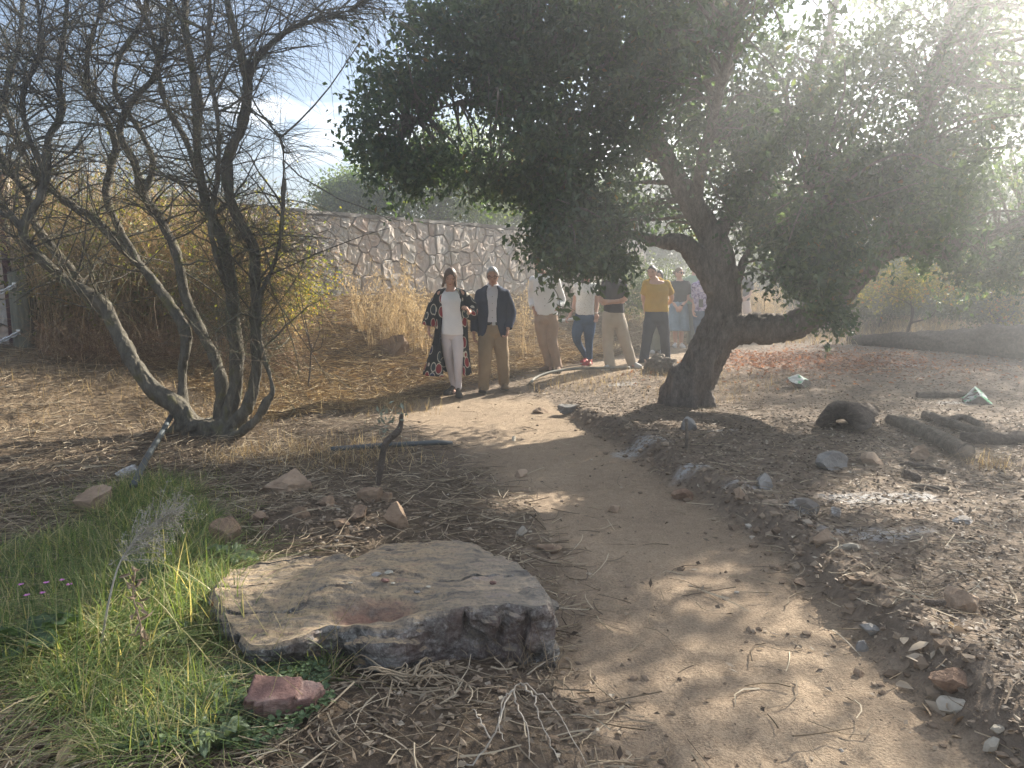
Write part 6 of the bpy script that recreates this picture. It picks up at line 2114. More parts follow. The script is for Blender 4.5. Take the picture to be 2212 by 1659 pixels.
def hair_mesh(c, R, s, kind, seed=1):
    """shell of hair round the skull; the lower edge runs from the hairline over the ears to the nape"""
    nu, nl = 96, 30
    ph = np.linspace(-np.pi, np.pi, nu, endpoint=False)
    a = np.abs(ph)
    La = .165
    if kind == 'bob':
        lim = np.interp(a, [0, .35, .72, .95, 1.2, 2.0, np.pi], [.084, .080, .045, -.05, -.13, -.15, -.15]); thick, flare = 1.16, 1.3
    elif kind == 'long':
        lim = np.interp(a, [0, .35, .72, .95, 1.2, 2.0, np.pi], [.084, .078, .05, -.08, -.24, -.28, -.30]); thick, flare = 1.14, .35
    elif kind == 'tied':
        lim = np.interp(a, [0, .5, 1.0, 1.35, 1.7, 2.2, np.pi], [.088, .082, .050, .012, .0, -.05, -.075]); thick, flare = 1.065, .0
    else:
        lim = np.interp(a, [0, .5, 1.0, 1.30, 1.6, 2.2, np.pi], [.094, .086, .060, -.012, .002, -.05, -.07]); thick, flare = 1.085, -.3
    r = np.random.default_rng(seed)
    lim = lim + .006 * r.normal(size=nu)
    L = np.where(lim >= 0, La * np.arccos(np.clip(lim / .128, -1, 1)) / (np.pi / 2), La - lim)
    t = np.linspace(.02, 1, nl)[:, None]
    l = t * L[None]
    th = np.minimum(l / La, 1) * np.pi / 2
    hang = np.maximum(l - La, 0)
    strand = 1 + .035 * (noise3(np.stack([ph * 9, ph * 0 + seed, ph * 0], -1), seed) - .5)[None] * np.sin(th) + .02 * (r.random((1, nu)) - .5)
    def layer(k):
        rho = np.sin(th) * k * strand * (1 + flare * hang * (np.abs(ph) > .6)[None])
        if kind in ('short', 'tied'): rho = rho * np.where(hang > 0, 1 - 2.2 * hang, 1)
        P = np.stack([np.sin(ph)[None] * HX * rho, -np.cos(ph)[None] * HY * rho, np.cos(th) * HZ * (1 + (k - 1) * .75) - hang], -1)
        return P
    out, inn = layer(thick), layer(.97)
    rings = np.concatenate([out, inn[::-1]], 0)
    mb = MB()
    mb.loft(rings * s @ R.T + c)
    if kind == 'tied':
        mb.ellipsoid(np.array([0, .115, .01]) * s @ R.T + c, np.array((.035, .035, .04)) * s, R)
    return mb


def hand(mb, w, d, nrm, s=1.0, curl=.5, thumb=1, mat=0):
    """palm with four fingers and a thumb; d along the hand, nrm out of the palm"""
    d = unit(np.asarray(d, float)); nrm = np.asarray(nrm, float)
    nrm = unit(nrm - d * (nrm @ d)); side = np.cross(d, nrm)
    R = np.column_stack([side, nrm, d])
    mb.ellipsoid(w + d * .045 * s, np.array((.041, .017, .056)) * s, R, 12, 8, mat)
    for i, L in enumerate((.066, .076, .071, .055)):
        p = w + (d * .082 + side * (i - 1.5) * .0205 * thumb) * s
        pts = [p - d * .02 * s, p]
        ang = 0.15
        for seg in (.45, .32, .23):
            ang += curl * (.7 + .1 * i)
            dd = d * math.cos(ang) + nrm * math.sin(ang)
            pts.append(pts[-1] + dd * L * seg * s)
        mb.tube(pts, np.array([.0085, .0088, .0082, .0076, .006]) * s, 7, mat, True)
    p = w + (d * .022 - side * .028 * thumb) * s
    q = p + (d * .03 - side * .024 * thumb + nrm * .012) * s
    mb.tube([p, q, q + (d * .03 - side * .004 * thumb + nrm * .012) * s], np.array([.0125, .0105, .008]) * s, 7, mat, True)


def shoe_meshes(p, ang, s=1.0, lift=0.0, L=.275, high=False):
    """p: point on the ground under the ankle; ang: toe direction from -y"""
    t = np.linspace(0, 1, 16)
    w = np.interp(t, [0, .08, .25, .45, .68, .85, .96, 1], [.018, .033, .036, .036, .048, .045, .028, .008])
    h = np.interp(t, [0, .06, .22, .34, .5, .7, .88, 1], [.05, .095, .115 if high else .098, .110 if high else .09, .072, .058, .045, .02])
    y = -(t - .22) * L
    th = np.linspace(0, 2 * np.pi, 20, endpoint=False)
    def build(hs, z0, ws):
        rings = []
        for k in range(16):
            cx, sx = np.cos(th), np.sin(th)
            X = np.sign(cx) * np.abs(cx) ** .75 * w[k] * ws
            Z = np.where(sx > 0, sx ** 1.0 * (hs(h[k])), sx * .012) + z0
            rings.append(np.stack([X, np.full(20, y[k] * (1.02 if ws > 1.05 else 1)), Z], -1))
        P = np.array(rings)
        P[..., 2] += np.clip(-P[..., 1] - .05, 0, 1)* math.tan(lift) 
        c, sn = math.cos(ang), math.sin(ang)
        Rm = np.array([[c, -sn, 0], [sn, c, 0], [0, 0, 1]])
        return MB().loft((P * s)[::-1] @ Rm.T + p)
    return build(lambda q: q, .018, 1.0), build(lambda q: .012, .012, 1.10)


def wrinkle(me, amp, freq, seed, zfree=None):
    V, Nn = get_co(me), get_no(me)
    f = fbm(V * np.array(freq) + seed, 3, seed)
    f2 = 1 - 2 * np.abs(fbm(V * np.array(freq) * .6 + np.array([V[:, 2] * .8, V[:, 0] * 0, V[:, 0] * 1.5]).T + seed * 3, 2, seed + 5))
    set_co(me, V + Nn * (amp * (f * .8 + f2 * .7))[:, None])
    return me


def ring_pts(c, hw, hd, n=30, e=2.3, tilt=0.0, g0=None, phi0=0.0):
    a = np.linspace(0, 2 * np.pi, n, endpoint=False) if g0 is None else np.linspace(g0 + phi0, 2 * np.pi - g0 + phi0, n)
    x, y = np.sin(a), -np.cos(a)
    p = 2 / e
    X = np.sign(x) * np.abs(x) ** p * hw
    Y = np.sign(y) * np.abs(y) ** p * hd
    return np.stack([c[0] + X, c[1] + Y, c[2] + tilt * Y], -1)


MAT = {}


def cloth(name, col, var=.18, scale=40, rough=.88, pattern=None, sheen=.0):
    if name in MAT: return MAT[name]
    lo, hi = [c * (1 - var) for c in col], [min(1, c * (1 + var)) for c in col]
    t = NT(name)
    v = t.coords((1, 1, 1), per_object=False)
    c = t.ramp(t.noise(v, 6, 4, .6), [(.3, lo), (.7, hi)])
    if pattern: c = pattern(t, v, c)
    MAT[name] = t.finish(c, rough, t.noise(v, scale * 4, 2, .6), .25, .003, .15)
    return MAT[name]


def pat_coat(t, v, c):
    """large leaf shapes in red, navy and slate, ringed in cream on black"""
    mp = t.n('Mapping'); mp.inputs['Scale'].default_value = (9.5, 9.5, 5.6); t.l(v, mp.inputs['Vector'])
    vo = t.n('TexVoronoi', feature='F1', in_Scale=1.0, in_Randomness=.55); t.l(mp.outputs['Vector'], vo.inputs['Vector'])
    sp = t.n('SeparateColor'); t.l(vo.outputs['Color'], sp.inputs['Color'])
    pal = t.ramp(sp.outputs['Red'], [(0, (.24, .018, .025)), (.36, (.022, .026, .085)), (.58, (.03, .05, .055)), (.8, (.26, .02, .028))], 'CONSTANT')
    d = vo.outputs['Distance']
    ring = t.ramp(d, [(0, (0, 0, 0)), (.375, (0, 0, 0)), (.385, (1, 1, 1)), (.445, (1, 1, 1)), (.455, (0, 0, 0))])
    outer = t.ramp(d, [(.45, (0, 0, 0)), (.46, (1, 1, 1))])
    c = t.mix(outer, pal, (.012, .015, .018))
    return t.mix(ring, c, (.56, .52, .42))


def pat_lace(t, v, c):
    vo = t.n('TexVoronoi', feature='F1', in_Scale=48); t.l(v, vo.inputs['Vector'])
    return t.mix(t.ramp(vo.outputs['Distance'], [(.22, (0, 0, 0)), (.3, (1, 1, 1))]), (.45, .42, .36), c)


def pat_floral(t, v, c):
    vo = t.n('TexVoronoi', feature='F1', in_Scale=34); t.l(v, vo.inputs['Vector'])
    sp = t.n('SeparateColor'); t.l(vo.outputs['Color'], sp.inputs['Color'])
    return t.ramp(sp.outputs['Red'], [(0, (.26, .22, .38)), (.35, (.40, .36, .50)), (.6, (.12, .08, .20)), (.8, (.50, .44, .52))], 'CONSTANT')


def pat_denim(t, v, c):
    return t.mix(t.ramp(t.noise(v, 5, 4, .6), [(.4, (0, 0, 0)), (.7, (1, 1, 1))]), c, (.26, .36, .46), 'MIX')


def person(S):
    fx, fy = S['foot']
    base = gnd(fx, fy)
    D = base[1]
    k = D / F
    L = lambda px, py, dy=0.0: at(px, py, D + dy) - base
    gl = lambda p: gz(p[0] + base[0], p[1] + base[1]) - base[2]
    o = thing('person', S['label'], 'person', base, S.get('group', 'people walking along the path'))
    skin = cloth('skin_' + S.get('skin', 'light'), {'light': (.56, .345, .26), 'tan': (.48, .28, .20)}[S.get('skin', 'light')], .08, 20, .55)
    dark = cloth('dark_brow', (.035, .024, .02), .1)
    lips = cloth('lips', (.36, .125, .115), .1)
    rows = S['torso']                                             # (py, cx, half width px, half depth m), hem to neck
    sc_ = S.get('s', 1.0)
    # ---- body
    mb = MB()
    yoff = S.get('lean', [0] * len(rows))
    cs = [L(r[1], r[0], yo) for r, yo in zip(rows, yoff)]
    mb.loft(np.array([ring_pts(c, r[2] * k * .90, r[3] * .88) for c, r in zip(cs, rows)]))
    hc = L(S['head'][0], S['head'][1], S['head'][2] if len(S['head']) > 2 else -.05)
    nb = cs[-1]
    mb.tube([nb - [0, 0, .06], nb + [0, 0, .01], hc + np.array([0, .025, -.06])], [.062 * sc_, .054 * sc_, .052 * sc_], 12, 0, True)
    arms = []
    for A in S['arms']:
        P = [L(*q) for q in A['p']]
        arms.append(P)
        mb.tube(smooth_path(P, 5), np.interp(np.linspace(0, 2, 11), [0, .5, 1, 1.4, 2], [.052, .046, .040, .038, .027]) * sc_, 10, 0, True)
    legs = []
    for A in S['legs']:
        P = [L(*q) for q in A['p']]
        g = gl(P[-1])
        lift = A.get('raise', 0.0)
        P[-1][2] = g + .085 + lift
        legs.append((P, g + lift))
        mb.tube(smooth_path(P, 5), np.interp(np.linspace(0, 2, 11), [0, .5, 1, 1.4, 2], np.array([.082, .07, .055, .052, .036]) * (.78 if 'trousers' in S else 1)) * sc_, 10, 0, True)
        mb.tube([P[-1] + [0, .02, -.04], P[-1] + [0, -.10, -.055]], [.032, .026], 8, 0, True)
    body = fuse(mb, .014, 2, 'body')
    V, fs = mesh_parts(body)
    mb2 = MB(); mb2.add(V, fs, 0)
    R = head_rot(*S['look'])
    add_head(mb2, hc, R, S.get('hs', 1.0))
    for P, A in zip(arms, S['arms']):
        if 'hand' in A:
            hd = A['hand']
            hand(mb2, P[-1], hd[0], hd[1], sc_, hd[2], hd[3])
    bo = mobj('body', mb2, [skin, dark, lips], o)
    hair = S['hair']
    mobj('hair', hair_mesh(hc, R, S.get('hs', 1.0), hair[0], int(fx)), m_noise('hair_' + hair[1], [(.3, [c * .6 for c in hair[2]]), (.7, hair[2])], 16, 4, .5, .6, 60, .004, (4, 4, .6), spec=.4) if 'hair_' + hair[1] not in bpy.data.materials else bpy.data.materials['hair_' + hair[1]], o)
    # ---- legs' clothing
    T = S.get('trousers')
    if T:
        mb = MB()
        wr = rows[:]
        top = L(T['waist'][1], T['waist'][0])
        hip = (legs[0][0][0] + legs[1][0][0]) / 2
        mb.loft(np.array([ring_pts(top, T['waist'][2] * k, T['waist'][3]), ring_pts(top * .5 + hip * .5 + [0, 0, .0], T['hip'] * k * .97, T['waist'][3] * 1.1), ring_pts(hip - [0, 0, .02], T['hip'] * k, T['waist'][3] * 1.12), ring_pts(hip - [0, 0, .10], T['hip'] * k * .85, .085)]))
        for (P, g), cut in zip(legs, (0, 1)):
            Q = [p.copy() for p in P]
            Q[-1][2] += T.get('cuff', -.03)
            rr = np.array(T['r']) * k
            Qs = smooth_path(Q, 7)
            mb.tube(Qs, np.interp(np.linspace(0, 2, len(Qs)), [0, .45, 1, 1.5, 2], rr), 16, 0, False)
        me = wrinkle(fuse(mb, .012, 3, 'trousers'), 1.5 * T.get('w', .007), (11, 11, 7), 3)
        mobj('trousers', me, T['m'], o)
        if 'pocket' in T:
            q = L(*T['pocket'])
            mobj('pocket', MB().box(q, (.13, .05, .17)).mesh('pocket', False), T['m'], o)
    if 'skirt' in S:
        K = S['skirt']
        mb = MB()
        rr = []
        for py, cx, hw, hd in K['rows']:
            q = ring_pts(L(cx, py), hw * k, hd, 48)
            x = (q[:, 0] - q[:, 0].mean()) / (hw * k)
            if K.get('split'):
                q[:, 1] += .05 * np.exp(-(x / .12) ** 2) * (q[:, 1] < q[:, 1].mean()) * (1 if py > K['rows'][0][0] + 12 else 0)
            q[:, 1] += .012 * np.sin(x * 9) * (0 if py == K['rows'][0][0] else 1)
            rr.append(q)
        rr = np.array([ (1 - t) * rr[i] + t * rr[i + 1] for i in range(len(rr) - 1) for t in np.linspace(0, 1, 9)[:-1]] + [rr[-1]])
        mb.loft(rr)
        mobj('skirt', mb, K['m'], o)
    # ---- shirt
    C = S['top']
    mb = MB()
    tl = C.get('tilt', .25)
    n = len(rows)
    mb.loft(np.array([ring_pts(c, r[2] * k, r[3], 36, 2.3, tl if i == n - 1 else (C.get('tilt2', 0.0) if i == n - 2 else 0.0)) for i, (c, r) in enumerate(zip(cs, rows))]))
    for P, A in zip(arms, S['arms']):
        if C['sleeve'] <= 0: continue
        Ps = smooth_path(P, 10)
        m_ = max(3, int(len(Ps) * C['sleeve'] / 2) + 1)
        r_ = np.interp(np.linspace(0, C['sleeve'], m_), [0, .5, 1, 2], np.array(C['r']) * k)
        mb.tube(Ps[:m_], r_, 14)
        mb.ellipsoid(Ps[0], np.array([r_[0] * 1.05] * 3))
    me = wrinkle(fuse(mb, .011, 3, 'shirt'), 1.5 * C.get('w', .006), (10, 10, 8), 11)
    mobj(C['name'], me, C['m'], o)
    if 'collar' in C:
        q = []
        for dz, s_ in ((-.02, 1.25), (.01, 1.12), (.035, 1.0), (.03, 1.16), (-.01, 1.38)):
            q.append(ring_pts(nb + np.array([0, -.005, dz]), .062 * s_, .062 * s_, 28, 2, .45, .22))
        mbc = MB(); mbc.grid(np.array(q).transpose(1, 0, 2))
        mobj('collar', mbc, C['m'], o)
    if 'buttons' in C:
        for py in C['buttons']:
            p = L(C['bx'], py)
            r_ = np.interp(py, [r[0] for r in rows[::-1]], [r[3] for r in rows[::-1]])
            mobj('button', MB().ellipsoid((p[0], -r_ - .006, p[2]), (.007, .004, .007), None, 8, 5), cloth('button', (.30, .29, .28), .05), o)
    # ---- open outer garment
    if 'coat' in S:
        K = S['coat']
        mb = MB()
        loops = []
        for py, cx, hw, hd, g0, ph in K['rows']:
            c = L(cx, py, K.get('dy', .02))
            a = ring_pts(c, hw * k, hd, 60, 2.2, K.get('tilt', 0) if py == K['rows'][0][0] else 0, g0, ph)
            b = ring_pts(c, hw * k - .026, hd - .026, 60, 2.2, K.get('tilt', 0) if py == K['rows'][0][0] else 0, g0 + .01, ph)
            loops.append(np.concatenate([a, b[::-1]]))
        loops = np.array(loops)
        loops = np.array([(1 - t) * loops[i] + t * loops[i + 1] for i in range(len(loops) - 1) for t in np.linspace(0, 1, 6)[:-1]] + [loops[-1]])
        mb.loft(loops)
        for sl in K['sleeves']:
            Q = smooth_path([L(*q[:3]) for q in sl], 7)
            rr = np.interp(np.linspace(0, 1, len(Q)), np.linspace(0, 1, len(sl)), [q[3] * k for q in sl])
            mb.tube(Q, rr, 18, 0)
            mb.ellipsoid(Q[0], np.array([rr[0] * 1.03] * 3))
        me = wrinkle(fuse(mb, .0105, 2, 'coat'), K.get('w', .006), (9, 9, 6), 21)
        mobj(K['name'], me, K['m'], o)
        if 'lapel' in K:
            for rowsL in K['lapel']:
                Q = np.array([L(*q) for q in rowsL])
                V = np.concatenate([Q, Q + [0, .02, 0]])
                m_ = MB(); nn = len(Q)
                idx = np.arange(nn)
                m_.add(V, [np.array([list(range(nn))][0])[None], (np.arange(nn)[::-1] + nn)[None], np.stack([idx, idx + nn, (idx + 1) % nn + nn, (idx + 1) % nn], -1)])
                mobj('lapel', m_.mesh('lapel', False), K['m'], o)
    # ---- shoes
    if 'shoes' in S:
        for (P, g), sh in zip(legs, S['shoes']['a']):
            p = P[-1].copy(); p[2] = g - .004
            up, so = shoe_meshes(p, sh[0], S.get('ss', 1.0) * sc_, sh[1], .285, S['shoes'].get('high', False))
            u = mobj('shoe', up, S['shoes']['m'], o)
            mobj('sole', so, S['shoes']['sole'], u)
    if 'belt' in S:
        py, cx, hw, hd = S['belt']
        c = L(cx, py)
        q = [ring_pts(c + np.array([0, 0, dz]), hw * k + e, hd + e, 40) for dz, e in ((-.02, .0), (-.02, .008), (.02, .008), (.02, 0))]
        mobj('belt', MB().loft(np.array(q)), cloth('belt_leather', (.02, .018, .018), .1, 20, .5), o)
        mobj('buckle', MB().box(c + np.array([.02, -hd - .012, 0]), (.045, .012, .042)).mesh('buckle', False), cloth('buckle', (.5, .5, .5), .05, 20, .3), o)
    if 'glasses' in S:
        m = MB()
        gm = S['glasses']
        s = S.get('hs', 1.0)
        for sx in (-1, 1):
            a = np.linspace(0, 2 * np.pi, 15)
            pts = np.stack([sx * .034 + .026 * np.cos(a), np.full(15, face_y(sx * .034, .008) - .014), .006 + .021 * np.sin(a)], -1) * s @ R.T + hc
            m.tube(pts, np.full(15, gm[1]), 5)
            if gm[2]:
                m.loft(np.array([[(sx * .034 + .025 * rr * math.cos(b), face_y(sx * .034, .008) - .014, .006 + .02 * rr * math.sin(b)) for b in a[:-1]] for rr in (1, .1)]) * s @ R.T + hc)
            m.tube(np.array([(sx * .060, face_y(sx * .034, .008) - .010, .012), (sx * .078, .0, .010)]) * s @ R.T + hc, [gm[1]] * 2, 5)
        m.tube(np.array([(-.009, face_y(0, .012) - .004, .012), (.009, face_y(0, .012) - .004, .012)]) * s @ R.T + hc, [gm[1]] * 2, 5)
        mobj('glasses', m, gm[0], o)
    for nm, pos, dims, col in S.get('extra', ()):
        q = L(*pos)
        mobj(nm, MB().ellipsoid(q, dims, None, 16, 8), cloth(nm + '_mat', col, .1, 20, .4), o)
    return o, L, arms, k


def build_people():
    white = cloth('white_cotton', (.80, .79, .79), .05)
    pinkw = cloth('offwhite_denim', (.66, .60, .60), .05)
    navy = cloth('navy_wool', (.020, .030, .058), .25)
    khaki = cloth('khaki_cotton', (.27, .20, .125), .14)
    beige = cloth('beige_cotton', (.37, .265, .195), .12)
    cream = cloth('cream_canvas', (.50, .43, .35), .08)
    denim = cloth('blue_denim', (.06, .10, .17), .35)
    light_denim = cloth('light_denim', (.16, .23, .31), .2, pattern=pat_denim)
    slate = cloth('slate_trousers', (.040, .045, .060), .2)
    sage = cloth('sage_cloth', (.19, .20, .165), .15)
    mustard = cloth('mustard_jersey', (.46, .29, .045), .10)
    black = cloth('black_jersey', (.022, .023, .028), .2)
    char = cloth('charcoal_jersey', (.055, .05, .055), .2)
    lace = cloth('white_lace', (.72, .71, .68), .04, pattern=pat_lace)
    mint = cloth('mint_cotton', (.30, .44, .33), .1)
    floral = cloth('lilac_print', (.4, .36, .5), .1, pattern=pat_floral)
    coat = cloth('leaf_print', (.1, .1, .1), .1, pattern=pat_coat)
    sole_w = cloth('white_sole', (.55, .53, .50), .1, 20, .7)
    sole_d = cloth('dark_sole', (.05, .045, .04), .1, 20, .7)
    brown_sh = cloth('brown_suede', (.20, .145, .09), .15)
    hike = cloth('hiking_shoe', (.075, .07, .06), .2)
    taupe = cloth('taupe_suede', (.23, .16, .115), .15)
    redsh = cloth('red_trainer', (.36, .075, .075), .15)
    whitesh = cloth('white_trainer', (.60, .59, .58), .08)
    black_frame = cloth('dark_frames', (.02, .017, .017), .1, 20, .3)
    wire = cloth('wire_frames', (.30, .22, .16), .1, 20, .3)
    DN = (0.05, -.1, -1.0)
    person(dict(label='woman in a long leaf patterned open coat over white clothes, looking down', foot=(984, 854), head=(972.4, 599, -.08), look=(0.12, .48, .08), hs=1.0, hair=('bob', 'brown_bob', (.15, .09, .052)),
                torso=[(722, 979, 27.5, .135), (708, 978.5, 27, .14), (688, 977.5, 25, .13), (664, 975.5, 25, .135), (648, 974.5, 25.5, .14), (636, 974, 22.5, .105), (629, 974, 16, .078), (624, 973.5, 10, .060)],
                arms=[dict(p=[(951, 634), (932, 668, .05), (926.5, 707, .0)], hand=((.02, -.15, -1), (1, -.2, 0), .35, -1)), dict(p=[(997, 633), (1017, 664, .02), (1013, 676, -.22)], hand=((-.25, -.5, .75), (-1, -.3, -.2), .8, 1))],
                legs=[dict(p=[(966, 716), (970, 776, .06), (981, 832, .16)]), dict(p=[(990, 716), (990, 776, -.10), (990, 834, -.02)])],
                trousers=dict(m=pinkw, waist=(704, 978, 24, .11), hip=27, r=[14.5, 14, 9.8, 8.0, 6.6], cuff=.01, w=.006),
                top=dict(name='top', m=white, sleeve=0, r=[9.5, 9, 8, 7], tilt=.5, tilt2=.15, w=.004),
                coat=dict(name='open_coat', m=coat, dy=.03, tilt=.1, w=.008, rows=[(623, 974, 16, .085, .75, 0), (628, 974, 26, .10, .70, 0), (642, 974.5, 31, .14, .62, 0), (665, 975, 32.5, .16, .62, .02), (700, 976, 34, .175, .75, .06), (735, 974, 38, .19, .74, .14), (775, 969, 46, .22, .55, .25), (808, 966, 54, .26, .42, .36)],
                          sleeves=[[(952, 634, .02, 9.5), (935, 664, .04, 11.5), (926, 703, .02, 15)], [(998, 633, .02, 9.5), (1019, 662, .02, 11.5), (1017, 684, -.10, 13)]]),
                shoes=dict(m=hike, sole=sole_d, a=[(-.55, 0), (.12, 0)], high=True), glasses=(wire, .0016, False)))
    person(dict(label='grey haired man in navy blazer, khaki trousers and round dark glasses', foot=(1064, 846), head=(1064.3, 596, -.07), look=(-.06, .30, -.03), hs=1.02, hair=('short', 'grey_hair', (.42, .41, .40)), skin='tan',
                torso=[(700, 1064, 25, .125), (680, 1064, 25, .125), (655, 1064, 28, .13), (638, 1064, 25, .115), (629, 1064, 20, .09), (622, 1064, 13, .072), (617, 1064, 10, .062)],
                arms=[dict(p=[(1038, 634), (1027, 677, .03), (1023.5, 720, -.05)], hand=((.05, -.1, -1), (1, -.2, 0), .45, -1)), dict(p=[(1091, 634), (1105, 675, .03), (1097, 711, -.12)], hand=((-.15, -.25, -1), (-1, -.3, 0), .7, 1))],
                legs=[dict(p=[(1052, 714), (1048, 776, -.14), (1044.5, 829, -.08)]), dict(p=[(1077, 714), (1086, 774, .06), (1088, 824, .22)])],
                trousers=dict(m=khaki, waist=(698, 1064, 25, .12), hip=28.5, r=[16.5, 16.5, 13.2, 12.0, 10.5], cuff=-.03, w=.009),
                top=dict(name='shirt', m=cloth('pale_shirt', (.64, .63, .66), .05), sleeve=0, r=[10, 9, 8, 7], tilt=.2, w=.003, collar=1, buttons=[640, 655, 670, 685], bx=1064),
                coat=dict(name='blazer', m=navy, dy=.01, w=.006, tilt=.1, rows=[(616, 1064, 13.5, .078, .62, 0), (621, 1064, 22, .10, .55, 0), (629, 1064, 31, .125, .42, 0), (650, 1064, 33, .15, .30, 0), (675, 1064, 31, .15, .26, 0), (700, 1064, 31.5, .16, .32, 0), (716, 1064, 32.5, .165, .46, 0), (727, 1064, 32, .165, .68, 0)],
                          sleeves=[[(1038, 635, .01, 10.5), (1027, 677, .03, 9.6), (1023.5, 716, -.04, 7.6)], [(1091, 635, .01, 10.5), (1105, 675, .03, 9.8), (1098, 709, -.10, 7.8)]]),
                belt=(698, 1064, 25, .122), shoes=dict(m=brown_sh, sole=sole_d, a=[(-.1, .32), (.15, 0)]), glasses=(black_frame, .0030, False)))
    person(dict(label='man in white shirt and beige trousers with both hands in his pockets', foot=(1192, 802), head=(1166, 574, -.03), look=(-.7, .2, 0), hair=('short', 'dark_hair', (.025, .022, .02)), skin='tan',
                torso=[(681, 1180, 24, .125), (668, 1180, 24.5, .125), (645, 1178, 24.5, .12), (622, 1176, 25, .125), (608, 1175, 25, .115), (600, 1175, 22, .095), (593, 1174, 11, .068)],
                arms=[dict(p=[(1152, 606), (1149, 643, .10), (1153, 668, -.02)], hand=((.3, -.2, -1), (1, 0, 0), .3, -1)), dict(p=[(1200, 606), (1213, 648, .12), (1203, 665, -.03)], hand=((-.4, -.2, -1), (-1, 0, 0), .3, 1))],
                legs=[dict(p=[(1168, 690), (1175, 742, .02), (1188, 789, .05)]), dict(p=[(1192, 690), (1193, 738, -.03), (1207, 790, -.05)])],
                trousers=dict(m=beige, waist=(672, 1180, 22.5, .115), hip=24.5, r=[14.5, 14, 11, 9, 8], cuff=-.03, w=.009),
                top=dict(name='shirt', m=white, sleeve=1.75, r=[9.5, 8.6, 8.2, 7.4], tilt=.2, w=.006, collar=1, buttons=[615, 630, 645, 660], bx=1176), shoes=dict(m=taupe, sole=sole_d, a=[(-.9, 0), (-.1, 0)])))
    o, L, arms, k = person(dict(label='woman in white lace top, blue jeans and red trainers', foot=(1268, 788), head=(1267, 596, -.03), look=(.2, .2, 0), hair=('long', 'dark_brown_hair', (.045, .028, .02)), hs=.96,
                torso=[(680, 1263, 20, .115), (668, 1263, 19.5, .11), (650, 1264, 19.5, .11), (632, 1264, 20.5, .125), (620, 1264, 21, .105), (614, 1264, 18, .085), (608, 1265, 9, .06)], ss=.92,
                arms=[dict(p=[(1247, 619), (1241, 655, .05), (1230, 684, -.12)], hand=((-.75, -.3, -.6), (.5, -.3, -.8), .95, -1)), dict(p=[(1283, 619), (1289, 652, .06), (1288, 678, -.06)], hand=((.0, -.25, -1), (-.6, -.8, 0), .25, 1))],
                legs=[dict(p=[(1252, 695), (1246, 732, -.08), (1266, 772, .14)], **{'raise': .02}), dict(p=[(1275, 695), (1272, 735, -.06), (1274, 777, -.06)])],
                trousers=dict(m=denim, waist=(674, 1263, 18, .105), hip=22.5, r=[12.5, 12.5, 8.5, 7.0, 5.6], cuff=.02, w=.005),
                top=dict(name='lace_top', m=lace, sleeve=.55, r=[7.6, 7.2, 7, 7], tilt=.35, w=.004), shoes=dict(m=redsh, sole=sole_w, a=[(-.5, 0), (-.75, 0)]), extra=(('bracelet', (1288, 676, -.06), (.034, .034, .008), (.6, .58, .55)),)))
    p = arms[0][-1]
    roll = MB()
    d = unit(np.array([.95, -.25, .16]))
    c = p + np.array([-.055, -.035, -.055])
    n = np.cross(d, (0, 0, 1.0)); n /= np.linalg.norm(n); b = np.cross(d, n)
    th = np.linspace(0, 4 * np.pi, 60)
    rr = np.linspace(.014, .026, 60)
    rings = np.array([[c + d * u + n * math.cos(a) * r + b * math.sin(a) * r for a, r in zip(th, rr)] for u in (-.15, .15)])
    roll.grid(rings)
    wp = o.location
    r_ = mobj('paper_roll', roll, cloth('paper', (.74, .74, .76), .03), None, wp)
    tag(r_, 'white roll of paper held in the hand of the woman in the lace top', 'paper roll')
    person(dict(label='person with folded arms in charcoal tee shirt and cream cargo trousers', foot=(1340, 796), head=(1325, 592, -.05), look=(.0, .3, 0), hair=('tied', 'dark_brown_hair', (.045, .028, .02)),
                torso=[(675, 1326, 21.5, .12), (660, 1326, 21, .12), (640, 1326, 21, .12), (622, 1327, 22.5, .13), (612, 1327, 21, .11), (606, 1327, 17, .085), (600, 1327, 9, .06)],
                arms=[dict(p=[(1308, 614), (1298, 648, -.06), (1336, 651, -.22)], hand=((1, -.1, .3), (0, .9, .3), .3, 1)), dict(p=[(1345, 614), (1350, 645, -.05), (1312, 655, -.20)], hand=((-1, 0, .35), (0, .9, .3), .3, -1))],
                legs=[dict(p=[(1314, 692), (1313, 738, .0), (1318, 789, -.08)]), dict(p=[(1338, 692), (1350, 736, .04), (1366, 778, .18)])],
                trousers=dict(m=cream, waist=(672, 1325, 21, .11), hip=24, r=[13.5, 13.5, 11, 10.5, 10.5], cuff=-.04, w=.008, pocket=(1343, 712, -.02)),
                top=dict(name='tee_shirt', m=char, sleeve=.75, r=[8.6, 8.4, 8, 7], tilt=.3, w=.006), shoes=dict(m=whitesh, sole=sole_w, a=[(-.7, 0), (.6, 0)])))
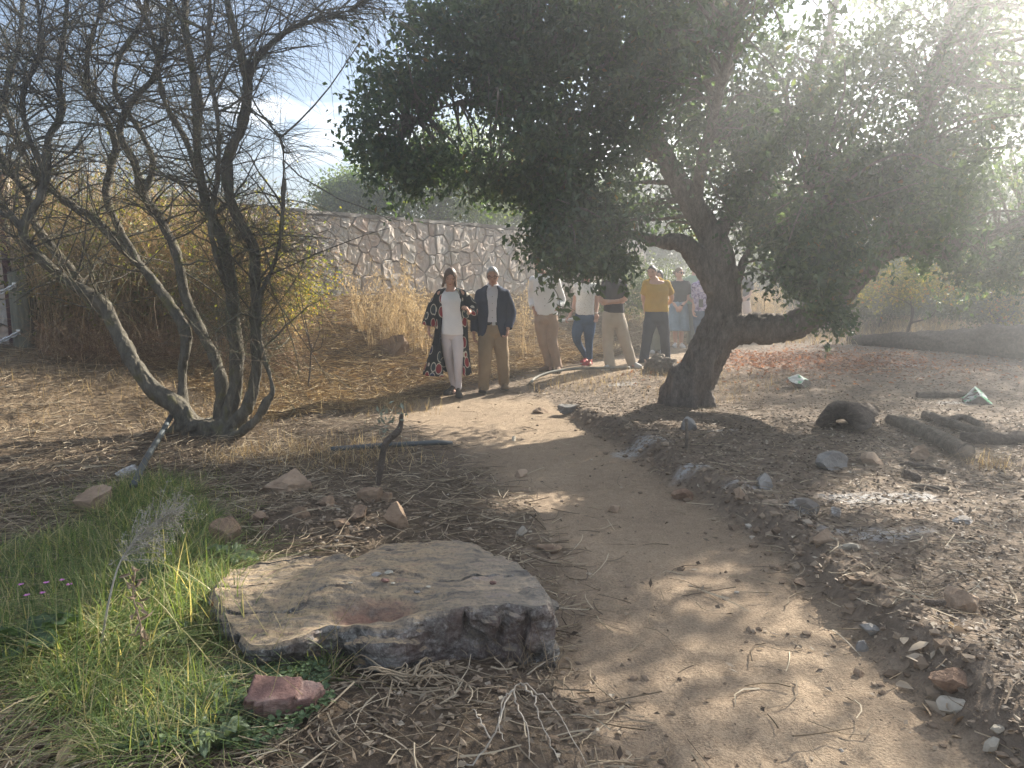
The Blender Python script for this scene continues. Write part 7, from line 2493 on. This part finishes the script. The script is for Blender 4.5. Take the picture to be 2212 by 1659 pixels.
    person(dict(label='woman in mustard yellow tee shirt with her hands behind her back', foot=(1413, 781), head=(1408.5, 588.5, -.04), look=(-.45, .22, -.05), hs=1.0, hair=('tied', 'pulled_back_hair', (.06, .042, .033)),
                torso=[(673, 1418, 26.5, .125), (662, 1418, 25.5, .125), (645, 1418, 24, .12), (630, 1418.5, 25, .135), (618, 1418.5, 25, .12), (610, 1418, 23.5, .10), (606, 1417, 15, .085)],
                arms=[dict(p=[(1397, 614), (1390, 648, .10), (1412, 660, .20)], hand=((1, .1, -.3), (0, 1, 0), .4, 1)), dict(p=[(1440, 614), (1451, 647, .10), (1428, 662, .20)], hand=((-1, .1, -.3), (0, 1, 0), .4, -1))],
                legs=[dict(p=[(1406, 690), (1398, 728, -.05), (1391, 771, -.10)]), dict(p=[(1430, 690), (1436, 725, .06), (1439, 765, .22)])],
                trousers=dict(m=slate, waist=(672, 1418, 23, .115), hip=25.5, r=[14, 13.5, 10.5, 9.5, 9.5], cuff=-.05, w=.007),
                top=dict(name='tee_shirt', m=mustard, sleeve=.62, r=[8.8, 8.6, 8.4, 7], tilt=.85, tilt2=.35, w=.006), shoes=dict(m=black, sole=sole_d, a=[(-.5, 0), (.1, 0)])))
    person(dict(label='dark haired woman in white and sage mostly hidden behind the woman in yellow', foot=(1420, 762), head=(1424, 597, 0), look=(-.3, .1, 0), hair=('long', 'black_hair', (.018, .015, .014)), group='people standing farther back', hs=.95,
                torso=[(668, 1414, 19, .11), (650, 1414, 18.5, .11), (630, 1414, 19.5, .12), (618, 1414, 20, .10), (612, 1415, 17, .085), (606, 1416, 8.5, .06)],
                arms=[dict(p=[(1396, 617), (1391, 648, .03), (1394, 676, 0)], hand=(DN, (1, 0, 0), .4, -1)), dict(p=[(1432, 617), (1438, 648, .03), (1436, 676, 0)], hand=(DN, (-1, 0, 0), .4, 1))],
                legs=[dict(p=[(1408, 690), (1410, 722, 0), (1410, 754, 0)]), dict(p=[(1422, 690), (1424, 722, 0), (1426, 754, -.05)])],
                skirt=dict(m=sage, rows=[(666, 1414, 17, .10), (690, 1415, 21, .13), (725, 1417, 24, .16), (757, 1418, 26, .18)], split=True),
                top=dict(name='tee_shirt', m=white, sleeve=.7, r=[7.6, 7.4, 7.2, 7], tilt=.3, w=.005), shoes=dict(m=whitesh, sole=sole_w, a=[(-.2, 0), (.1, 0)])))
    o, L, arms, k = person(dict(label='fair haired woman in sunglasses, black tee shirt and wide denim culottes, hands clasped', foot=(1466, 750), head=(1466.5, 590, -.03), look=(.75, .05, 0), hair=('tied', 'fair_hair', (.22, .155, .095)), group='people standing farther back', hs=.98,
                torso=[(652, 1466, 17.5, .11), (640, 1466, 17, .11), (626, 1467, 18.5, .125), (616, 1468, 19, .11), (610, 1468, 17.5, .09), (605, 1468, 8.5, .06)],
                arms=[dict(p=[(1452, 615), (1450, 644, .02), (1461, 664, -.16)], hand=((.7, -.2, -.6), (.2, .9, 0), .6, 1)), dict(p=[(1484, 615), (1485, 643, .02), (1473, 661, -.16)], hand=((-.7, -.2, -.6), (.2, .9, 0), .6, -1))],
                legs=[dict(p=[(1458, 680), (1458, 712, 0), (1459, 742, 0)]), dict(p=[(1473, 680), (1472, 712, 0), (1472, 743, -.02)])],
                skirt=dict(m=light_denim, rows=[(648, 1466, 16.5, .105), (665, 1466, 20, .13), (690, 1466, 22, .15), (714, 1466, 24, .17)], split=True),
                top=dict(name='tee_shirt', m=black, sleeve=.7, r=[7.6, 7.4, 7.2, 7], tilt=.3, w=.004), shoes=dict(m=whitesh, sole=sole_w, a=[(-.35, 0), (.05, 0)]), glasses=(black_frame, .004, True), extra=(('wrist_watch', (1473, 660, -.16), (.032, .032, .016), (.02, .02, .022)),)))
    person(dict(label='person in a mint green shirt half hidden by the oak trunk', foot=(1494, 748), head=(1500, 578, 0), look=(.3, .1, 0), hair=('short', 'dark_hair', (.025, .022, .02)), group='people standing farther back',
                torso=[(656, 1500, 18, .12), (640, 1500, 18, .12), (622, 1500, 19.5, .125), (608, 1500, 20, .115), (600, 1500, 18, .095), (594, 1500, 9, .065)],
                arms=[dict(p=[(1484, 607), (1484, 638, -.04), (1496, 652, -.16)], hand=((.6, -.4, -.5), (1, 0, 0), .4, -1)), dict(p=[(1517, 607), (1520, 640, .05), (1517, 668, 0)], hand=(DN, (-1, 0, 0), .4, 1))],
                legs=[dict(p=[(1493, 670), (1492, 705, 0), (1491, 741, 0)]), dict(p=[(1508, 670), (1508, 705, 0), (1508, 741, 0)])],
                trousers=dict(m=sage, waist=(654, 1500, 17, .11), hip=18.5, r=[11, 10.5, 8.5, 7.5, 7], cuff=-.03),
                top=dict(name='shirt', m=mint, sleeve=.8, r=[7.8, 7.5, 7.2, 7], tilt=.25, w=.005), shoes=dict(m=hike, sole=sole_d, a=[(-.2, 0), (.1, 0)])))
    o, L, arms, k = person(dict(label='person in a lilac printed shirt beside the oak trunk', foot=(1514, 752), head=(1524, 588, 0), look=(.5, .1, 0), hair=('long', 'dark_brown_hair', (.045, .028, .02)), group='people standing farther back', hs=.97,
                torso=[(672, 1514, 16.5, .11), (655, 1514, 16, .11), (638, 1515, 17, .12), (622, 1515, 18, .115), (612, 1516, 16, .09), (606, 1517, 8.5, .06)],
                arms=[dict(p=[(1501, 618), (1500, 648, .02), (1497, 672, -.08)], hand=((.15, -.3, -1), (1, 0, 0), .5, -1)), dict(p=[(1530, 618), (1533, 648, .03), (1531, 675, 0)], hand=(DN, (-1, 0, 0), .4, 1))],
                legs=[dict(p=[(1508, 684), (1508, 715, 0), (1508, 744, 0)]), dict(p=[(1521, 684), (1521, 715, 0), (1521, 744, 0)])],
                trousers=dict(m=denim, waist=(668, 1514, 15.5, .105), hip=17.5, r=[10.5, 10, 8, 7, 6.5], cuff=0),
                top=dict(name='printed_shirt', m=floral, sleeve=.8, r=[7.6, 7.4, 7.2, 7], tilt=.3, w=.004), shoes=dict(m=whitesh, sole=sole_w, a=[(-.2, 0), (.1, 0)])))
    q = L(1514, 655, -.16)
    ph = MB().box((0, 0, 0), (.085, .014, .165)).mesh('phone', False)
    tag(mobj('phone', ph, cloth('phone_glass', (.015, .016, .018), .1, 20, .25), None, np.array(o.location) + q), 'dark phone in front of the lilac printed shirt', 'phone')
    person(dict(label='person in black top and pale trousers on the far side of the trunk', foot=(1600, 742), head=(1598, 585, 0), look=(-.4, .1, 0), hair=('short', 'dark_hair', (.025, .022, .02)), group='people standing farther back',
                torso=[(650, 1602, 17, .115), (635, 1602, 17, .115), (620, 1602, 18, .125), (610, 1602, 18, .11), (603, 1602, 16.5, .09), (597, 1601, 8.5, .06)],
                arms=[dict(p=[(1587, 608), (1586, 636, -.05), (1600, 648, -.18)], hand=((.7, -.2, .1), (0, 1, 0), .4, -1)), dict(p=[(1618, 608), (1620, 634, -.04), (1606, 648, -.18)], hand=((-.7, -.2, .1), (0, 1, 0), .4, 1))],
                legs=[dict(p=[(1595, 668), (1594, 702, 0), (1593, 735, 0)]), dict(p=[(1611, 668), (1610, 702, 0), (1608, 735, 0)])],
                trousers=dict(m=cloth('pale_pink_cotton', (.55, .45, .41), .06), waist=(648, 1602, 16.5, .11), hip=18.5, r=[11.5, 11, 8.5, 7.5, 7], cuff=-.03),
                top=dict(name='tee_shirt', m=black, sleeve=.75, r=[8, 7.8, 7.4, 7], tilt=.25, w=.004), shoes=dict(m=whitesh, sole=sole_w, a=[(-.2, 0), (.1, 0)])))


build_people()
